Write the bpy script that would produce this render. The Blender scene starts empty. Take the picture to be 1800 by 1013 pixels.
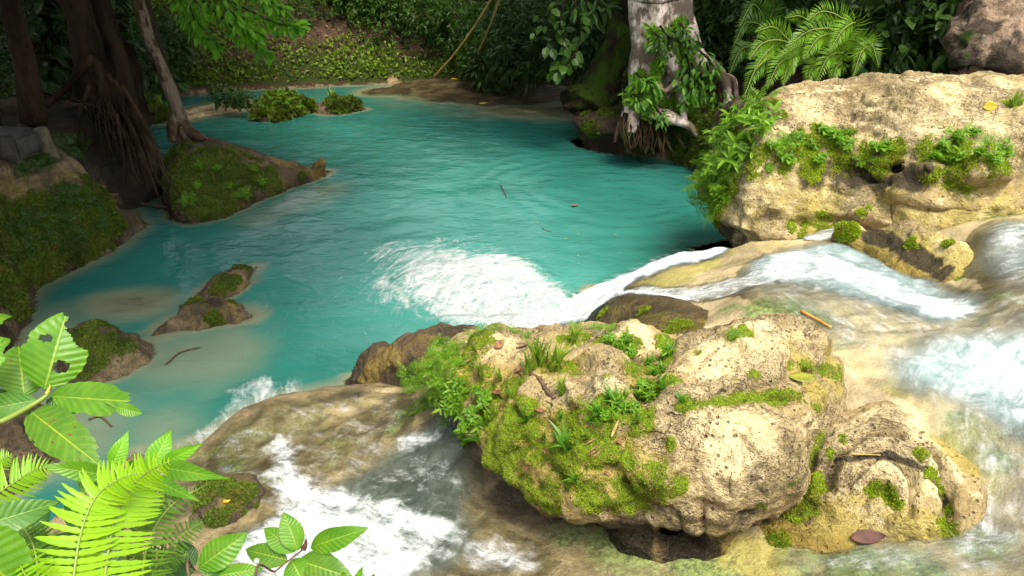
import bpy, math, random
import numpy as np
from mathutils import Vector, Matrix
from mathutils.bvhtree import BVHTree

random.seed(7)
RNG = np.random.default_rng(11)
scene = bpy.context.scene
COL = scene.collection
PITCH = math.radians(26.0)
CAM = np.array([0.0, 0.0, 4.0])
FOC = 1300.0                     # focal length in units of the 1800-wide photograph
FWD = np.array([0, math.cos(PITCH), -math.sin(PITCH)])
UPV = np.array([0, math.sin(PITCH), math.cos(PITCH)])
RGT = np.array([1.0, 0, 0])

def ray(px, py):
    d = RGT * ((px - 900) / FOC) + UPV * (-(py - 506.5) / FOC) + FWD
    return d
def at(px, py, z):
    """point of the place seen at a photo position, on the level z"""
    d = ray(px, py)
    return CAM + d * ((z - CAM[2]) / d[2])
def atd(px, py, depth):
    """point of the place seen at a photo position, `depth` metres into the scene"""
    return CAM + ray(px, py) * depth
def ats(pts):
    return np.array([atY(*p[:3]) if len(p) == 4 else at(*p) for p in pts])
def atY(px, py, Y):
    d = ray(px, py)
    return CAM + d * (Y / d[1])

# ---------------------------------------------------------------- noise
def _h(ix, iy, iz, s):
    h = (ix.astype(np.uint32) * np.uint32(374761393) + iy.astype(np.uint32) * np.uint32(668265263)
         + iz.astype(np.uint32) * np.uint32(2246822519) + np.uint32((s * 3266489917) & 0xffffffff))
    h = (h ^ (h >> np.uint32(13))) * np.uint32(1274126177)
    h = h ^ (h >> np.uint32(16))
    h = h * np.uint32(2654435761)
    h = h ^ (h >> np.uint32(15))
    return h
def _hf(ix, iy, iz, s):
    return _h(ix, iy, iz, s).astype(np.float64) / 4294967295.0
def vnoise(p, s=0):
    """value noise, -1..1"""
    p = np.asarray(p, float)
    i = np.floor(p).astype(np.int64); f = p - i
    u = f * f * f * (f * (f * 6 - 15) + 10)
    x, y, z = i[..., 0], i[..., 1], i[..., 2]
    r = 0
    for dx in (0, 1):
        wx = u[..., 0] if dx else 1 - u[..., 0]
        for dy in (0, 1):
            wy = u[..., 1] if dy else 1 - u[..., 1]
            for dz in (0, 1):
                wz = u[..., 2] if dz else 1 - u[..., 2]
                r = r + wx * wy * wz * _hf(x + dx, y + dy, z + dz, s)
    return r * 2 - 1
def fbm(p, freq=1.0, octv=4, gain=0.5, s=0, ridged=False):
    p = np.asarray(p, float) * freq
    a, r, n = 1.0, 0, 0
    R = np.array([[.8, .6, 0], [-.48, .64, .6], [.36, -.48, .8]])
    for k in range(octv):
        v = vnoise(p, s + k * 17)
        if ridged: v = 1 - 2 * np.abs(v)
        r = r + a * v; n += a; a *= gain
        p = p @ R.T * 2.03 + 3.7
    return r / n
def worley(p, freq, s=0):
    """distance to the nearest feature point (about 0..1)"""
    p = np.asarray(p, float) * freq
    i = np.floor(p).astype(np.int64); f = p - i
    best = np.full(p.shape[:-1], 9.0)
    for dx in (-1, 0, 1):
        for dy in (-1, 0, 1):
            for dz in (-1, 0, 1):
                a, b, c = i[..., 0] + dx, i[..., 1] + dy, i[..., 2] + dz
                d = ((dx + _hf(a, b, c, s) - f[..., 0]) ** 2 + (dy + _hf(a, b, c, s + 1) - f[..., 1]) ** 2
                     + (dz + _hf(a, b, c, s + 2) - f[..., 2]) ** 2)
                best = np.minimum(best, d)
    return np.sqrt(best)
def sstep(a, b, x):
    t = np.clip((x - a) / (b - a), 0, 1)
    return t * t * (3 - 2 * t)
def smax(a, b, k):
    h = np.clip(0.5 + 0.5 * (a - b) / k, 0, 1)
    return b * (1 - h) + a * h + k * h * (1 - h)
def smin(a, b, k):
    return -smax(-a, -b, k)

# ---------------------------------------------------------------- 2-D tools
def chaikin(P, n=2, closed=True):
    P = np.asarray(P, float)
    for _ in range(n):
        Q = np.roll(P, -1, 0) if closed else P[1:]
        A = P if closed else P[:-1]
        P = np.stack([A * .75 + Q * .25, A * .25 + Q * .75], 1).reshape(-1, P.shape[1])
    return P
def poly_sdf(X, Y, P):
    """signed distance to a closed polygon (negative inside)"""
    P = np.asarray(P)[:, :2]
    d = np.full(X.shape, 1e9); ins = np.zeros(X.shape, bool)
    for i in range(len(P)):
        a, b = P[i - 1], P[i]
        e = b - a
        wx, wy = X - a[0], Y - a[1]
        t = np.clip((wx * e[0] + wy * e[1]) / (e @ e + 1e-12), 0, 1)
        d = np.minimum(d, (wx - t * e[0]) ** 2 + (wy - t * e[1]) ** 2)
        c = (a[1] > Y) != (b[1] > Y)
        with np.errstate(divide='ignore', invalid='ignore'):
            xi = a[0] + (Y - a[1]) * e[0] / (e[1] if abs(e[1]) > 1e-12 else 1e-12)
        ins ^= c & (X < xi)
    return np.where(ins, -1, 1) * np.sqrt(d)
class RBF:
    """thin-plate surface through points (x, y, z)"""
    def __init__(self, pts, lam=1e-3):
        p = np.asarray(pts, float); n = len(p)
        self.c = p[:, :2].mean(0); self.s = p[:, :2].std() + 1e-9
        q = (p[:, :2] - self.c) / self.s; self.q = q
        K = self.phi(((q[:, None] - q[None]) ** 2).sum(-1)) + lam * np.eye(n)
        Pm = np.c_[np.ones(n), q]
        A = np.block([[K, Pm], [Pm.T, np.zeros((3, 3))]])
        self.w = np.linalg.solve(A, np.r_[p[:, 2], 0, 0, 0])
    @staticmethod
    def phi(r2):
        return 0.5 * r2 * np.log(r2 + 1e-12)
    def __call__(self, X, Y):
        sh = X.shape
        q = (np.c_[X.ravel(), Y.ravel()] - self.c) / self.s
        out = np.empty(len(q))
        for i in range(0, len(q), 40000):
            b = q[i:i + 40000]
            K = self.phi(((b[:, None] - self.q[None]) ** 2).sum(-1))
            out[i:i + 40000] = K @ self.w[:-3] + self.w[-3] + b @ self.w[-2:]
        return out.reshape(sh)
def polyline_uv(X, Y, L):
    """(length along, signed side distance) of points relative to a polyline"""
    L = np.asarray(L)[:, :2]
    seg = np.linalg.norm(np.diff(L, axis=0), axis=1); cum = np.r_[0, np.cumsum(seg)]
    best = np.full(X.shape, 1e9); u = np.zeros(X.shape); v = np.zeros(X.shape)
    for i in range(len(L) - 1):
        a, e = L[i], (L[i + 1] - L[i]) / seg[i]
        wx, wy = X - a[0], Y - a[1]
        t = wx * e[0] + wy * e[1]
        tc = np.clip(t, 0 if i else -9, seg[i] if i < len(L) - 2 else 99)
        d = np.hypot(wx - tc * e[0], wy - tc * e[1])
        m = d < best
        best = np.where(m, d, best); u = np.where(m, cum[i] + tc, u)
        v = np.where(m, np.sign(e[0] * wy - e[1] * wx) * d, v)
    return u, v

# ---------------------------------------------------------------- mesh tools
def mesh_from(name, V, faces, attrs=None, smooth=True, uv=None, mats_idx=None):
    """faces: list of (n, k) index arrays"""
    V = np.asarray(V, np.float32)
    faces = [np.asarray(f, np.int32) for f in faces if len(f)]
    me = bpy.data.meshes.new(name)
    me.vertices.add(len(V)); me.vertices.foreach_set('co', V.ravel())
    loops = np.concatenate([f.ravel() for f in faces])
    tot = np.concatenate([np.full(len(f), f.shape[1], np.int32) for f in faces])
    st = np.r_[0, np.cumsum(tot)[:-1]].astype(np.int32)
    me.loops.add(len(loops)); me.loops.foreach_set('vertex_index', loops)
    me.polygons.add(len(tot)); me.polygons.foreach_set('loop_start', st); me.polygons.foreach_set('loop_total', tot)
    me.polygons.foreach_set('use_smooth', np.full(len(tot), smooth))
    for k, a in (attrs or {}).items():
        a = np.asarray(a, np.float32)
        if a.ndim == 1:
            at_ = me.attributes.new(k, 'FLOAT', 'POINT'); at_.data.foreach_set('value', a)
        else:
            at_ = me.attributes.new(k, 'FLOAT_VECTOR', 'POINT'); at_.data.foreach_set('vector', a.ravel())
    me.update(calc_edges=True)
    return me
def link(name, me, mat=None, parent=None, loc=None, label=None, cat=None, group=None, kind=None):
    o = bpy.data.objects.new(name, me); COL.objects.link(o)
    if mat is not None and me is not None and len(me.materials) == 0: me.materials.append(mat)
    if parent is not None: o.parent = parent
    if loc is not None: o.location = Vector([float(c) for c in loc])
    if label: o['label'] = label
    if cat: o['category'] = cat
    if group: o['group'] = group
    if kind: o['kind'] = kind
    return o
def empty(name, loc, label, cat, group=None):
    o = link(name, None, loc=loc, label=label, cat=cat, group=group)
    o.empty_display_size = 0.1
    return o
def copy_tree(o, parent=None):
    c = o.copy(); COL.objects.link(c)
    if parent is not None: c.parent = parent
    for ch in list(o.children): copy_tree(ch, c)
    return c
def vnormals(V, quads):
    n = np.zeros_like(V)
    for f in quads:
        fn = np.cross(V[f[:, 1]] - V[f[:, 0]], V[f[:, 2]] - V[f[:, 0]])
        if f.shape[1] == 4: fn = fn + np.cross(V[f[:, 2]] - V[f[:, 0]], V[f[:, 3]] - V[f[:, 0]])
        for k in range(f.shape[1]): np.add.at(n, f[:, k], fn)
    return n / (np.linalg.norm(n, axis=1, keepdims=True) + 1e-12)
def surface_nets(F, org, h):
    S = F < 0
    sh = np.array(F.shape) - 1
    acc = np.zeros((*sh, 3)); cnt = np.zeros(sh)
    edges = []
    for a in range(3):
        sl0 = [slice(None)] * 3; sl1 = [slice(None)] * 3
        sl0[a] = slice(0, -1); sl1[a] = slice(1, None)
        f0, f1 = F[tuple(sl0)], F[tuple(sl1)]
        I = np.argwhere(S[tuple(sl0)] != S[tuple(sl1)])
        v0 = f0[tuple(I.T)]; v1 = f1[tuple(I.T)]
        t = v0 / (v0 - v1)
        P = I.astype(float); P[:, a] += t
        b, c = [(1, 2), (2, 0), (0, 1)][a]
        for ob in (0, -1):
            for oc in (0, -1):
                J = I.copy(); J[:, b] += ob; J[:, c] += oc
                ok = ((J >= 0) & (J < sh)).all(1)
                Jt = tuple(J[ok].T)
                np.add.at(acc, Jt, P[ok]); np.add.at(cnt, Jt, 1)
        edges.append((a, b, c, I, v0 < 0))
    act = cnt > 0
    idx = np.full(sh, -1); idx[act] = np.arange(act.sum())
    V = acc[act] / cnt[act][:, None] * h + org
    Q = []
    for a, b, c, I, neg in edges:
        ok = (I[:, b] >= 1) & (I[:, c] >= 1) & (I[:, b] < sh[b]) & (I[:, c] < sh[c])
        I = I[ok]; neg = neg[ok]
        def g(ob, oc):
            J = I.copy(); J[:, b] += ob; J[:, c] += oc
            return idx[tuple(J.T)]
        q = np.stack([g(-1, -1), g(0, -1), g(0, 0), g(-1, 0)], 1)
        q[~neg] = q[~neg][:, ::-1]
        Q.append(q)
    return V, np.concatenate(Q)
def grid_faces(nu, nv, mask=None):
    i = np.arange(nu * nv).reshape(nu, nv)
    q = np.stack([i[:-1, :-1], i[1:, :-1], i[1:, 1:], i[:-1, 1:]], -1).reshape(-1, 4)
    return q
def compact(V, faces, attrs):
    used = np.zeros(len(V), bool)
    for f in faces: used[f.ravel()] = True
    m = np.cumsum(used) - 1
    return V[used], [m[f] for f in faces], {k: a[used] for k, a in attrs.items()}
def bvh_of(V, faces):
    return BVHTree.FromPolygons([tuple(v) for v in V.tolist()], [tuple(f) for q in faces for f in q.tolist()])
SOLIDS = []                        # (V, quads) of everything that stands in or beside the water
def hit(bvh, px, py):
    d = ray(px, py); d = d / np.linalg.norm(d)
    r = bvh.ray_cast(Vector(CAM), Vector(d))
    return (np.array(r[0]), np.array(r[1])) if r[0] is not None else (None, None)
def catmull(P, n):
    P = np.asarray(P, float)
    if len(P) == 2: P = np.stack([P[0], (P[0] + P[1]) / 2, P[1]])
    Q = np.concatenate([[2 * P[0] - P[1]], P, [2 * P[-1] - P[-2]]])
    t = np.linspace(0, len(P) - 1 - 1e-9, n); i = t.astype(int); f = (t - i)[:, None]
    a, b, c, d = Q[i], Q[i + 1], Q[i + 2], Q[i + 3]
    return 0.5 * (2 * b + (c - a) * f + (2 * a - 5 * b + 4 * c - d) * f ** 2 + (3 * b - a - 3 * c + d) * f ** 3)
def tube(path, rad, n=None, sides=8, rough=0.0, freq=3.0, seed=0, flute=0.0):
    """swept tube; path (k,3), rad (k,)"""
    path = np.asarray(path, float); rad = np.asarray(rad, float)
    n = n or max(6, 5 * len(path))
    A = np.c_[path, rad]
    A = catmull(A, n); C, R = A[:, :3], np.maximum(A[:, 3], 1e-4)
    T = np.gradient(C, axis=0); T /= np.linalg.norm(T, axis=1, keepdims=True) + 1e-9
    ref = np.array([0.3, 1, 0.2]) if abs(T[0][2]) > .7 else np.array([0, 0, 1.0])
    N = np.empty_like(C)
    v = np.cross(T[0], ref)
    for i in range(n):
        v = v - T[i] * (v @ T[i]); v /= np.linalg.norm(v) + 1e-9; N[i] = v
    B = np.cross(T, N)
    ang = np.linspace(0, 2 * np.pi, sides, endpoint=False)
    D = N[:, None] * np.cos(ang)[None, :, None] + B[:, None] * np.sin(ang)[None, :, None]
    rr = R[:, None] * np.ones(sides)
    if flute: rr = rr * (1 + flute * np.sin(ang * 5 + seed)[None] + flute * .6 * np.sin(ang * 3 + 2 * seed)[None])
    if rough:
        P = C[:, None] + D * R[:, None, None]
        rr = rr * (1 + rough * fbm(P, freq, 3, s=seed))
    V = (C[:, None] + D * rr[..., None]).reshape(-1, 3)
    i = np.arange(n * sides).reshape(n, sides)
    j = np.roll(i, -1, 1)
    q = np.stack([i[:-1], j[:-1], j[1:], i[1:]], -1).reshape(-1, 4)
    V = np.r_[V, C[:1], C[-1:]]
    c0, c1 = n * sides, n * sides + 1
    t0 = np.stack([np.full(sides, c0), j[0], i[0]], 1); t1 = np.stack([np.full(sides, c1), i[-1], j[-1]], 1)
    return V, [q, np.r_[t0, t1]]
def join(parts):
    """parts: list of (V, [faces])"""
    Vs, Fs, o = [], {}, 0
    for V, F in parts:
        Vs.append(V)
        for f in F:
            if len(f): Fs.setdefault(f.shape[1], []).append(np.asarray(f) + o)
        o += len(V)
    return np.concatenate(Vs), [np.concatenate(f) for f in Fs.values()]
# ---------------------------------------------------------------- materials
class NT:
    def __init__(self, name):
        self.m = bpy.data.materials.new(name); self.m.use_nodes = True
        self.t = self.m.node_tree; self.t.nodes.clear()
        self.out = self.t.nodes.new('ShaderNodeOutputMaterial')
    def n(self, typ, ins=None, **kw):
        d = self.t.nodes.new(typ)
        for k, v in kw.items(): setattr(d, k, v)
        for k, v in (ins or {}).items():
            s = d.inputs[k]
            if isinstance(v, bpy.types.NodeSocket): self.t.links.new(v, s)
            elif isinstance(v, bpy.types.Node): self.t.links.new(v.outputs[0], s)
            else:
                s.default_value = v
        return d
    def attr(self, name, vec=False):
        return self.n('ShaderNodeAttribute', attribute_name=name).outputs['Vector' if vec else 'Fac']
    def math(self, op, a, b=None, c=None, clamp=False):
        ins = {0: a}
        if b is not None: ins[1] = b
        if c is not None: ins[2] = c
        return self.n('ShaderNodeMath', ins, operation=op, use_clamp=clamp).outputs[0]
    def ramp(self, f, a, b, lo=0.0, hi=1.0):
        return self.n('ShaderNodeMapRange', {'Value': f, 'From Min': a, 'From Max': b, 'To Min': lo, 'To Max': hi},
                      interpolation_type='SMOOTHSTEP').outputs[0]
    def mix(self, f, a, b):
        d = self.t.nodes.new('ShaderNodeMix'); d.data_type = 'RGBA'
        for s, v in ((d.inputs[0], f), (d.inputs[6], a), (d.inputs[7], b)):
            if isinstance(v, bpy.types.NodeSocket): self.t.links.new(v, s)
            elif isinstance(v, (int, float)): s.default_value = v
            else: s.default_value = (*v, 1) if len(v) == 3 else v
        return d.outputs[2]
    def noise(self, vec, scale, detail=4, rough=0.55, dist=0.0):
        return self.n('ShaderNodeTexNoise', {'Vector': vec, 'Scale': scale, 'Detail': detail, 'Roughness': rough, 'Distortion': dist}).outputs[0]
    def voro(self, vec, scale, feature='F1'):
        return self.n('ShaderNodeTexVoronoi', {'Vector': vec, 'Scale': scale}, feature=feature).outputs['Distance']
    def bump(self, h, strength, dist, normal=None):
        ins = {'Height': h, 'Strength': strength, 'Distance': dist}
        if normal is not None: ins['Normal'] = normal
        return self.n('ShaderNodeBump', ins).outputs[0]
    def geo(self, k): return self.n('ShaderNodeNewGeometry').outputs[k]
    def done(self, shader):
        self.t.links.new(shader if isinstance(shader, bpy.types.NodeSocket) else shader.outputs[0], self.out.inputs['Surface'])
        return self.m
    def bsdf(self, col, rough=0.8, normal=None, **kw):
        ins = {'Base Color': col if isinstance(col, bpy.types.NodeSocket) else (*col, 1), 'Roughness': rough}
        if normal is not None: ins['Normal'] = normal
        ins.update(kw)
        return self.n('ShaderNodeBsdfPrincipled', ins).outputs[0]

def make_limestone(name, pale=(.76, .625, .35), tan=(.42, .32, .145), grey=(.29, .235, .13), moss1=(.10, .165, .006), moss2=(.28, .39, .012),
                   ochre=(.31, .235, .045), stain=(.035, .026, .016), bump=1.0, streak=0.0):  # stain also colours the painted shade of hollows and undersides
    m = NT(name)
    pos = m.geo('Position')
    n1 = m.noise(pos, 2.2, 6, .62); n2 = m.noise(pos, 9, 6, .65); n3 = m.noise(pos, 34, 5, .6); n4 = m.noise(pos, 120, 3, .6)
    pit = m.voro(pos, 24); pit2 = m.voro(pos, 62)
    a_m, a_a, a_p, a_s = m.attr('moss'), m.attr('algae'), m.attr('pale'), m.attr('stain')
    pf = m.math('ADD', a_p, m.math('ADD', m.math('MULTIPLY', m.math('SUBTRACT', n2, .5), 1.9), m.math('MULTIPLY', m.math('SUBTRACT', n3, .5), 1.0)))
    c = m.mix(m.ramp(pf, .10, .80), tan, pale)
    c = m.mix(m.ramp(m.math('ADD', n1, m.math('MULTIPLY', n3, .45)), .60, .86, 0, .85), c, grey)
    c = m.mix(m.ramp(n3, .50, .30, 0, .75), c, (tan[0] * .55, tan[1] * .52, tan[2] * .48))
    c = m.mix(m.ramp(n4, .50, .34, 0, .5), c, (tan[0] * .5, tan[1] * .45, tan[2] * .4))
    if streak:
        sk = m.noise(m.n('ShaderNodeMapping', {'Vector': pos, 'Rotation': (0, .06, -.12), 'Scale': (.55, 2.2, 3.4)}).outputs[0], 2.6, 7, .68, .5)
        c = m.mix(m.ramp(sk, .52, .66, 0, streak), c, (tan[0] * .6, tan[1] * .58, tan[2] * .62))
        c = m.mix(m.ramp(sk, .44, .36, 0, streak), c, pale)
    nL = m.noise(pos, 3.4, 6, .72, .6)
    c = m.mix(m.ramp(m.math('ADD', nL, m.math('MULTIPLY', n3, .2)), .60, .74, 0, .6), c, (tan[0] * .62, tan[1] * .56, tan[2] * .52))
    c = m.mix(m.ramp(nL, .44, .34, 0, .5), c, (min(1, pale[0] * 1.05), pale[1] * 1.02, pale[2] * 1.1))
    # thin crust lines and dark pin-holes of the tufa
    cr = m.math('ABSOLUTE', m.math('SUBTRACT', m.noise(pos, 7, 5, .6, .8), .5))
    crk = m.math('MULTIPLY', m.ramp(cr, .022, .004), m.ramp(n1, .44, .58))
    c = m.mix(m.math('MULTIPLY', crk, .6), c, (.085, .06, .03))
    pm = m.math('MULTIPLY', m.ramp(pit, .30, .14), m.ramp(n2, .44, .58))
    pm2 = m.math('MULTIPLY', m.ramp(pit2, .34, .16), m.ramp(n1, .40, .56))
    c = m.mix(m.math('MULTIPLY', pm, .8), c, (.07, .05, .03))
    c = m.mix(m.math('MULTIPLY', pm2, .6), c, (.10, .07, .04))
    af = m.ramp(m.math('ADD', a_a, m.math('MULTIPLY', m.math('SUBTRACT', n2, .5), 1.3)), .30, .75)
    c = m.mix(m.math('MULTIPLY', af, .72), c, m.mix(n3, ochre, (ochre[0] * 1.35, ochre[1] * 1.45, ochre[2] * 1.6)))
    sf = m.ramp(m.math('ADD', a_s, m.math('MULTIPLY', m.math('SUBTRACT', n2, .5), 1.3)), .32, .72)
    c = m.mix(m.math('MULTIPLY', sf, .92), c, stain)  # stains, and shade of hollows and undersides painted in with them
    mraw = m.math('ADD', m.math('ADD', a_m, m.math('MULTIPLY', m.math('SUBTRACT', n2, .5), .55)), m.math('MULTIPLY', m.math('SUBTRACT', n3, .5), .7))
    fl_ = m.ramp(m.math('ABSOLUTE', m.math('SUBTRACT', m.noise(pos, 5.5, 5, .65, .7), .5)), .035, .012)
    mraw = m.math('SUBTRACT', mraw, m.math('MULTIPLY', fl_, .42))
    mf = m.ramp(mraw, .42, .56)
    halo = m.ramp(mraw, .08, .44)
    c = m.mix(m.math('MULTIPLY', halo, .7), c, m.mix(n2, (moss1[0] * 1.6, moss1[1] * .85, .012), (moss2[0] * 1.1, moss2[1] * .75, .025)))
    mv = m.math('ADD', m.math('MULTIPLY', n3, .6), m.math('MULTIPLY', n4, .6))
    mc = m.mix(m.ramp(mv, .42, .78), moss1, moss2)
    mc = m.mix(m.ramp(n2, .58, .75, 0, .55), mc, (.13, .105, .02))
    c = m.mix(mf, c, mc)
    wet = m.attr('wet')
    c = m.mix(m.math('MULTIPLY', wet, .7), c, m.n('ShaderNodeGamma', {0: c, 1: 1.7}).outputs[0])
    h = m.math('ADD', m.math('MULTIPLY', n2, .9), m.math('MULTIPLY', n3, .55))
    h = m.math('SUBTRACT', h, m.math('MULTIPLY', pm, .5))
    h = m.math('SUBTRACT', h, m.math('MULTIPLY', pm2, .25))
    h = m.math('ADD', h, m.math('MULTIPLY', mf, .35))
    h = m.math('ADD', h, m.math('MULTIPLY', m.math('MULTIPLY', n4, mf), .6))
    if streak: h = m.math('ADD', h, m.math('MULTIPLY', sk, 1.1))
    h = m.math('SUBTRACT', h, m.math('MULTIPLY', crk, .3))
    h = m.math('ADD', h, m.math('MULTIPLY', n4, .22))
    nb = m.bump(h, .9 * bump, .06)
    wet = m.attr('wet')
    ro = m.math('SUBTRACT', .85, m.math('MULTIPLY', wet, .5))
    return m.done(m.bsdf(c, ro, nb, **{'Specular IOR Level': .3}))
MAT = {}
MAT['limestone'] = make_limestone('limestone')
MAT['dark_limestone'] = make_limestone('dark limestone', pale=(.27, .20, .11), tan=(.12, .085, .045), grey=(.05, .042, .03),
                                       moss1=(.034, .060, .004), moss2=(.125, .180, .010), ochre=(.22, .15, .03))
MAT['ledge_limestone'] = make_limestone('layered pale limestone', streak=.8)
MAT['wet_limestone'] = make_limestone('wet olive limestone', pale=(.40, .31, .16), tan=(.19, .14, .065), grey=(.09, .08, .045), moss1=(.07, .12, .008), moss2=(.18, .27, .014), ochre=(.24, .20, .04))
MAT['pink_limestone'] = make_limestone('weathered limestone', pale=(.42, .30, .20), tan=(.19, .125, .08), grey=(.10, .08, .06),
                                       moss1=(.02, .045, .004), moss2=(.07, .125, .01))

def make_bed():
    """algae-coated rock under running water"""
    m = NT('stream bed rock')
    pos = m.geo('Position')
    n1 = m.noise(pos, 1.6, 6, .6); n2 = m.noise(pos, 7, 6, .65, .4); n3 = m.noise(pos, 30, 5, .6)
    fl = m.attr('flow', True)
    st = m.noise(m.n('ShaderNodeMapping', {'Vector': fl, 'Scale': (1.4, 9, 1)}).outputs[0], 1.0, 6, .62)
    a_m, a_a, a_p, a_s = m.attr('moss'), m.attr('algae'), m.attr('pale'), m.attr('stain')
    c = m.mix(m.ramp(m.math('ADD', m.math('MULTIPLY', n2, .6), m.math('MULTIPLY', st, .4)), .34, .66), (.105, .082, .038), (.30, .235, .125))
    c = m.mix(m.ramp(m.math('ADD', a_p, m.math('MULTIPLY', m.math('SUBTRACT', n1, .5), 1.)), .3, .8), c, (.56, .45, .255))
    gf = m.ramp(m.math('ADD', a_m, m.math('MULTIPLY', m.math('SUBTRACT', m.math('ADD', m.math('MULTIPLY', n2, .6), m.math('MULTIPLY', st, .4)), .5), 1.6)), .30, .80)
    c = m.mix(m.math('MULTIPLY', gf, .9), c, m.mix(m.ramp(n3, .35, .65), (.075, .12, .03), (.21, .27, .075)))
    af = m.ramp(m.math('ADD', a_a, m.math('MULTIPLY', m.math('SUBTRACT', n2, .5), 1.2)), .3, .75)
    c = m.mix(m.math('MULTIPLY', af, .85), c, m.mix(n3, (.25, .20, .045), (.38, .35, .09)))
    sf = m.ramp(m.math('ADD', a_s, m.math('MULTIPLY', m.math('SUBTRACT', n2, .5), 1.3)), .3, .75)
    c = m.mix(m.math('MULTIPLY', sf, .9), c, (.055, .042, .025))
    n4 = m.noise(pos, 90, 3, .6); n5 = m.noise(pos, 4, 6, .7, .6)
    dk = m.math('SUBTRACT', 1.0, m.math('MULTIPLY', m.ramp(a_p, .1, .6), .75))
    c = m.mix(m.math('MULTIPLY', m.ramp(n3, .48, .30, 0, .6), dk), c, (.085, .062, .032))
    c = m.mix(m.ramp(n4, .48, .34, 0, .4), c, (.07, .055, .03))
    c = m.mix(m.math('MULTIPLY', m.ramp(n5, .56, .72, 0, .6), dk), c, (.09, .068, .035))
    h = m.math('ADD', m.math('MULTIPLY', n2, .8), m.math('ADD', m.math('MULTIPLY', n3, .5), m.math('ADD', m.math('MULTIPLY', n4, .2), m.math('MULTIPLY', st, .25))))
    return m.done(m.bsdf(c, m.math('SUBTRACT', .5, m.math('MULTIPLY', m.attr('wet'), .3)), m.bump(h, .6, .05), **{'Specular IOR Level': .4}))
MAT['bed'] = make_bed()

def make_pool():
    m = NT('milky turquoise water')
    pos = m.geo('Position')
    op, fo = m.attr('depth'), m.attr('foam')
    mp = m.n('ShaderNodeMapping', {'Vector': pos, 'Scale': (1, 1.6, 1), 'Rotation': (0, 0, .15)}).outputs[0]
    w1 = m.noise(mp, .75, 3, .5, .6); w2 = m.noise(mp, 2.6, 4, .55, .7); w3 = m.noise(mp, 9, 3, .6, .3)
    fl = m.attr('flow', True)
    h = m.math('ADD', m.math('MULTIPLY', w1, 1.0), m.math('ADD', m.math('MULTIPLY', w2, .45), m.math('MULTIPLY', w3, .12)))
    h = m.math('ADD', h, m.math('MULTIPLY', m.attr('ripple'), 1.0))
    nb = m.bump(h, .42, .10)
    big = m.noise(pos, .35, 3, .5)
    # clouding: mineral-white water near inflow, sandy where it is shallow
    c = m.mix(m.ramp(big, .35, .65), (.017, .122, .099), (.028, .168, .137))
    c = m.mix(m.attr('milk'), c, (.075, .31, .26))
    c = m.mix(m.attr('sand'), c, (.20, .21, .125))
    # fine threads of bubbles drifting on the surface
    th = m.noise(m.n('ShaderNodeMapping', {'Vector': fl, 'Scale': (1.5, 9, 1)}).outputs[0], 2.2, 6, .68, .5)
    thr = m.math('MULTIPLY', m.ramp(th, .60, .74), m.attr('thread'))
    body = m.bsdf(c, .12, nb, **{'IOR': 1.33, 'Specular IOR Level': .5})
    fre = m.n('ShaderNodeFresnel', {'IOR': 1.33, 'Normal': nb}).outputs[0]
    clear = m.n('ShaderNodeMixShader', {0: fre, 1: m.n('ShaderNodeBsdfTransparent', {'Color': (.86, .95, .92, 1)}).outputs[0],
                                        2: m.n('ShaderNodeBsdfGlossy', {'Roughness': .08, 'Normal': nb}).outputs[0]}).outputs[0]
    sh = m.n('ShaderNodeMixShader', {0: op, 1: clear, 2: body}).outputs[0]
    fn = m.noise(m.n('ShaderNodeMapping', {'Vector': fl, 'Scale': (2.0, 3.6, 1)}).outputs[0], 1.7, 8, .68, .9)
    fn2 = m.noise(pos, 6.5, 6, .7, 1.2)
    raw = m.math('ADD', fo, m.math('ADD', m.math('MULTIPLY', m.math('SUBTRACT', fn, .5), 2.0), m.math('MULTIPLY', m.math('SUBTRACT', fn2, .5), .9)))
    ff = m.math('MAXIMUM', m.math('MULTIPLY', m.ramp(raw, .26, 1.10), m.ramp(fo, .0, .12)), m.math('MULTIPLY', thr, .55))
    fh = m.bump(m.math('ADD', fn2, fn), .9, .14)
    fn3 = m.noise(pos, 16, 5, .7, .6)
    foam = m.bsdf(m.mix(m.ramp(m.math('ADD', m.math('ADD', m.math('MULTIPLY', fn, .6), m.math('MULTIPLY', fn3, .4)), m.math('MULTIPLY', fo, .14)), .38, .60), (.36, .55, .52), (.80, .83, .83)), .55, fh, **{'Specular IOR Level': .3})
    sh = m.n('ShaderNodeMixShader', {0: ff, 1: sh, 2: foam}).outputs[0]
    return m.done(sh)
MAT['pool'] = make_pool()

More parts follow.
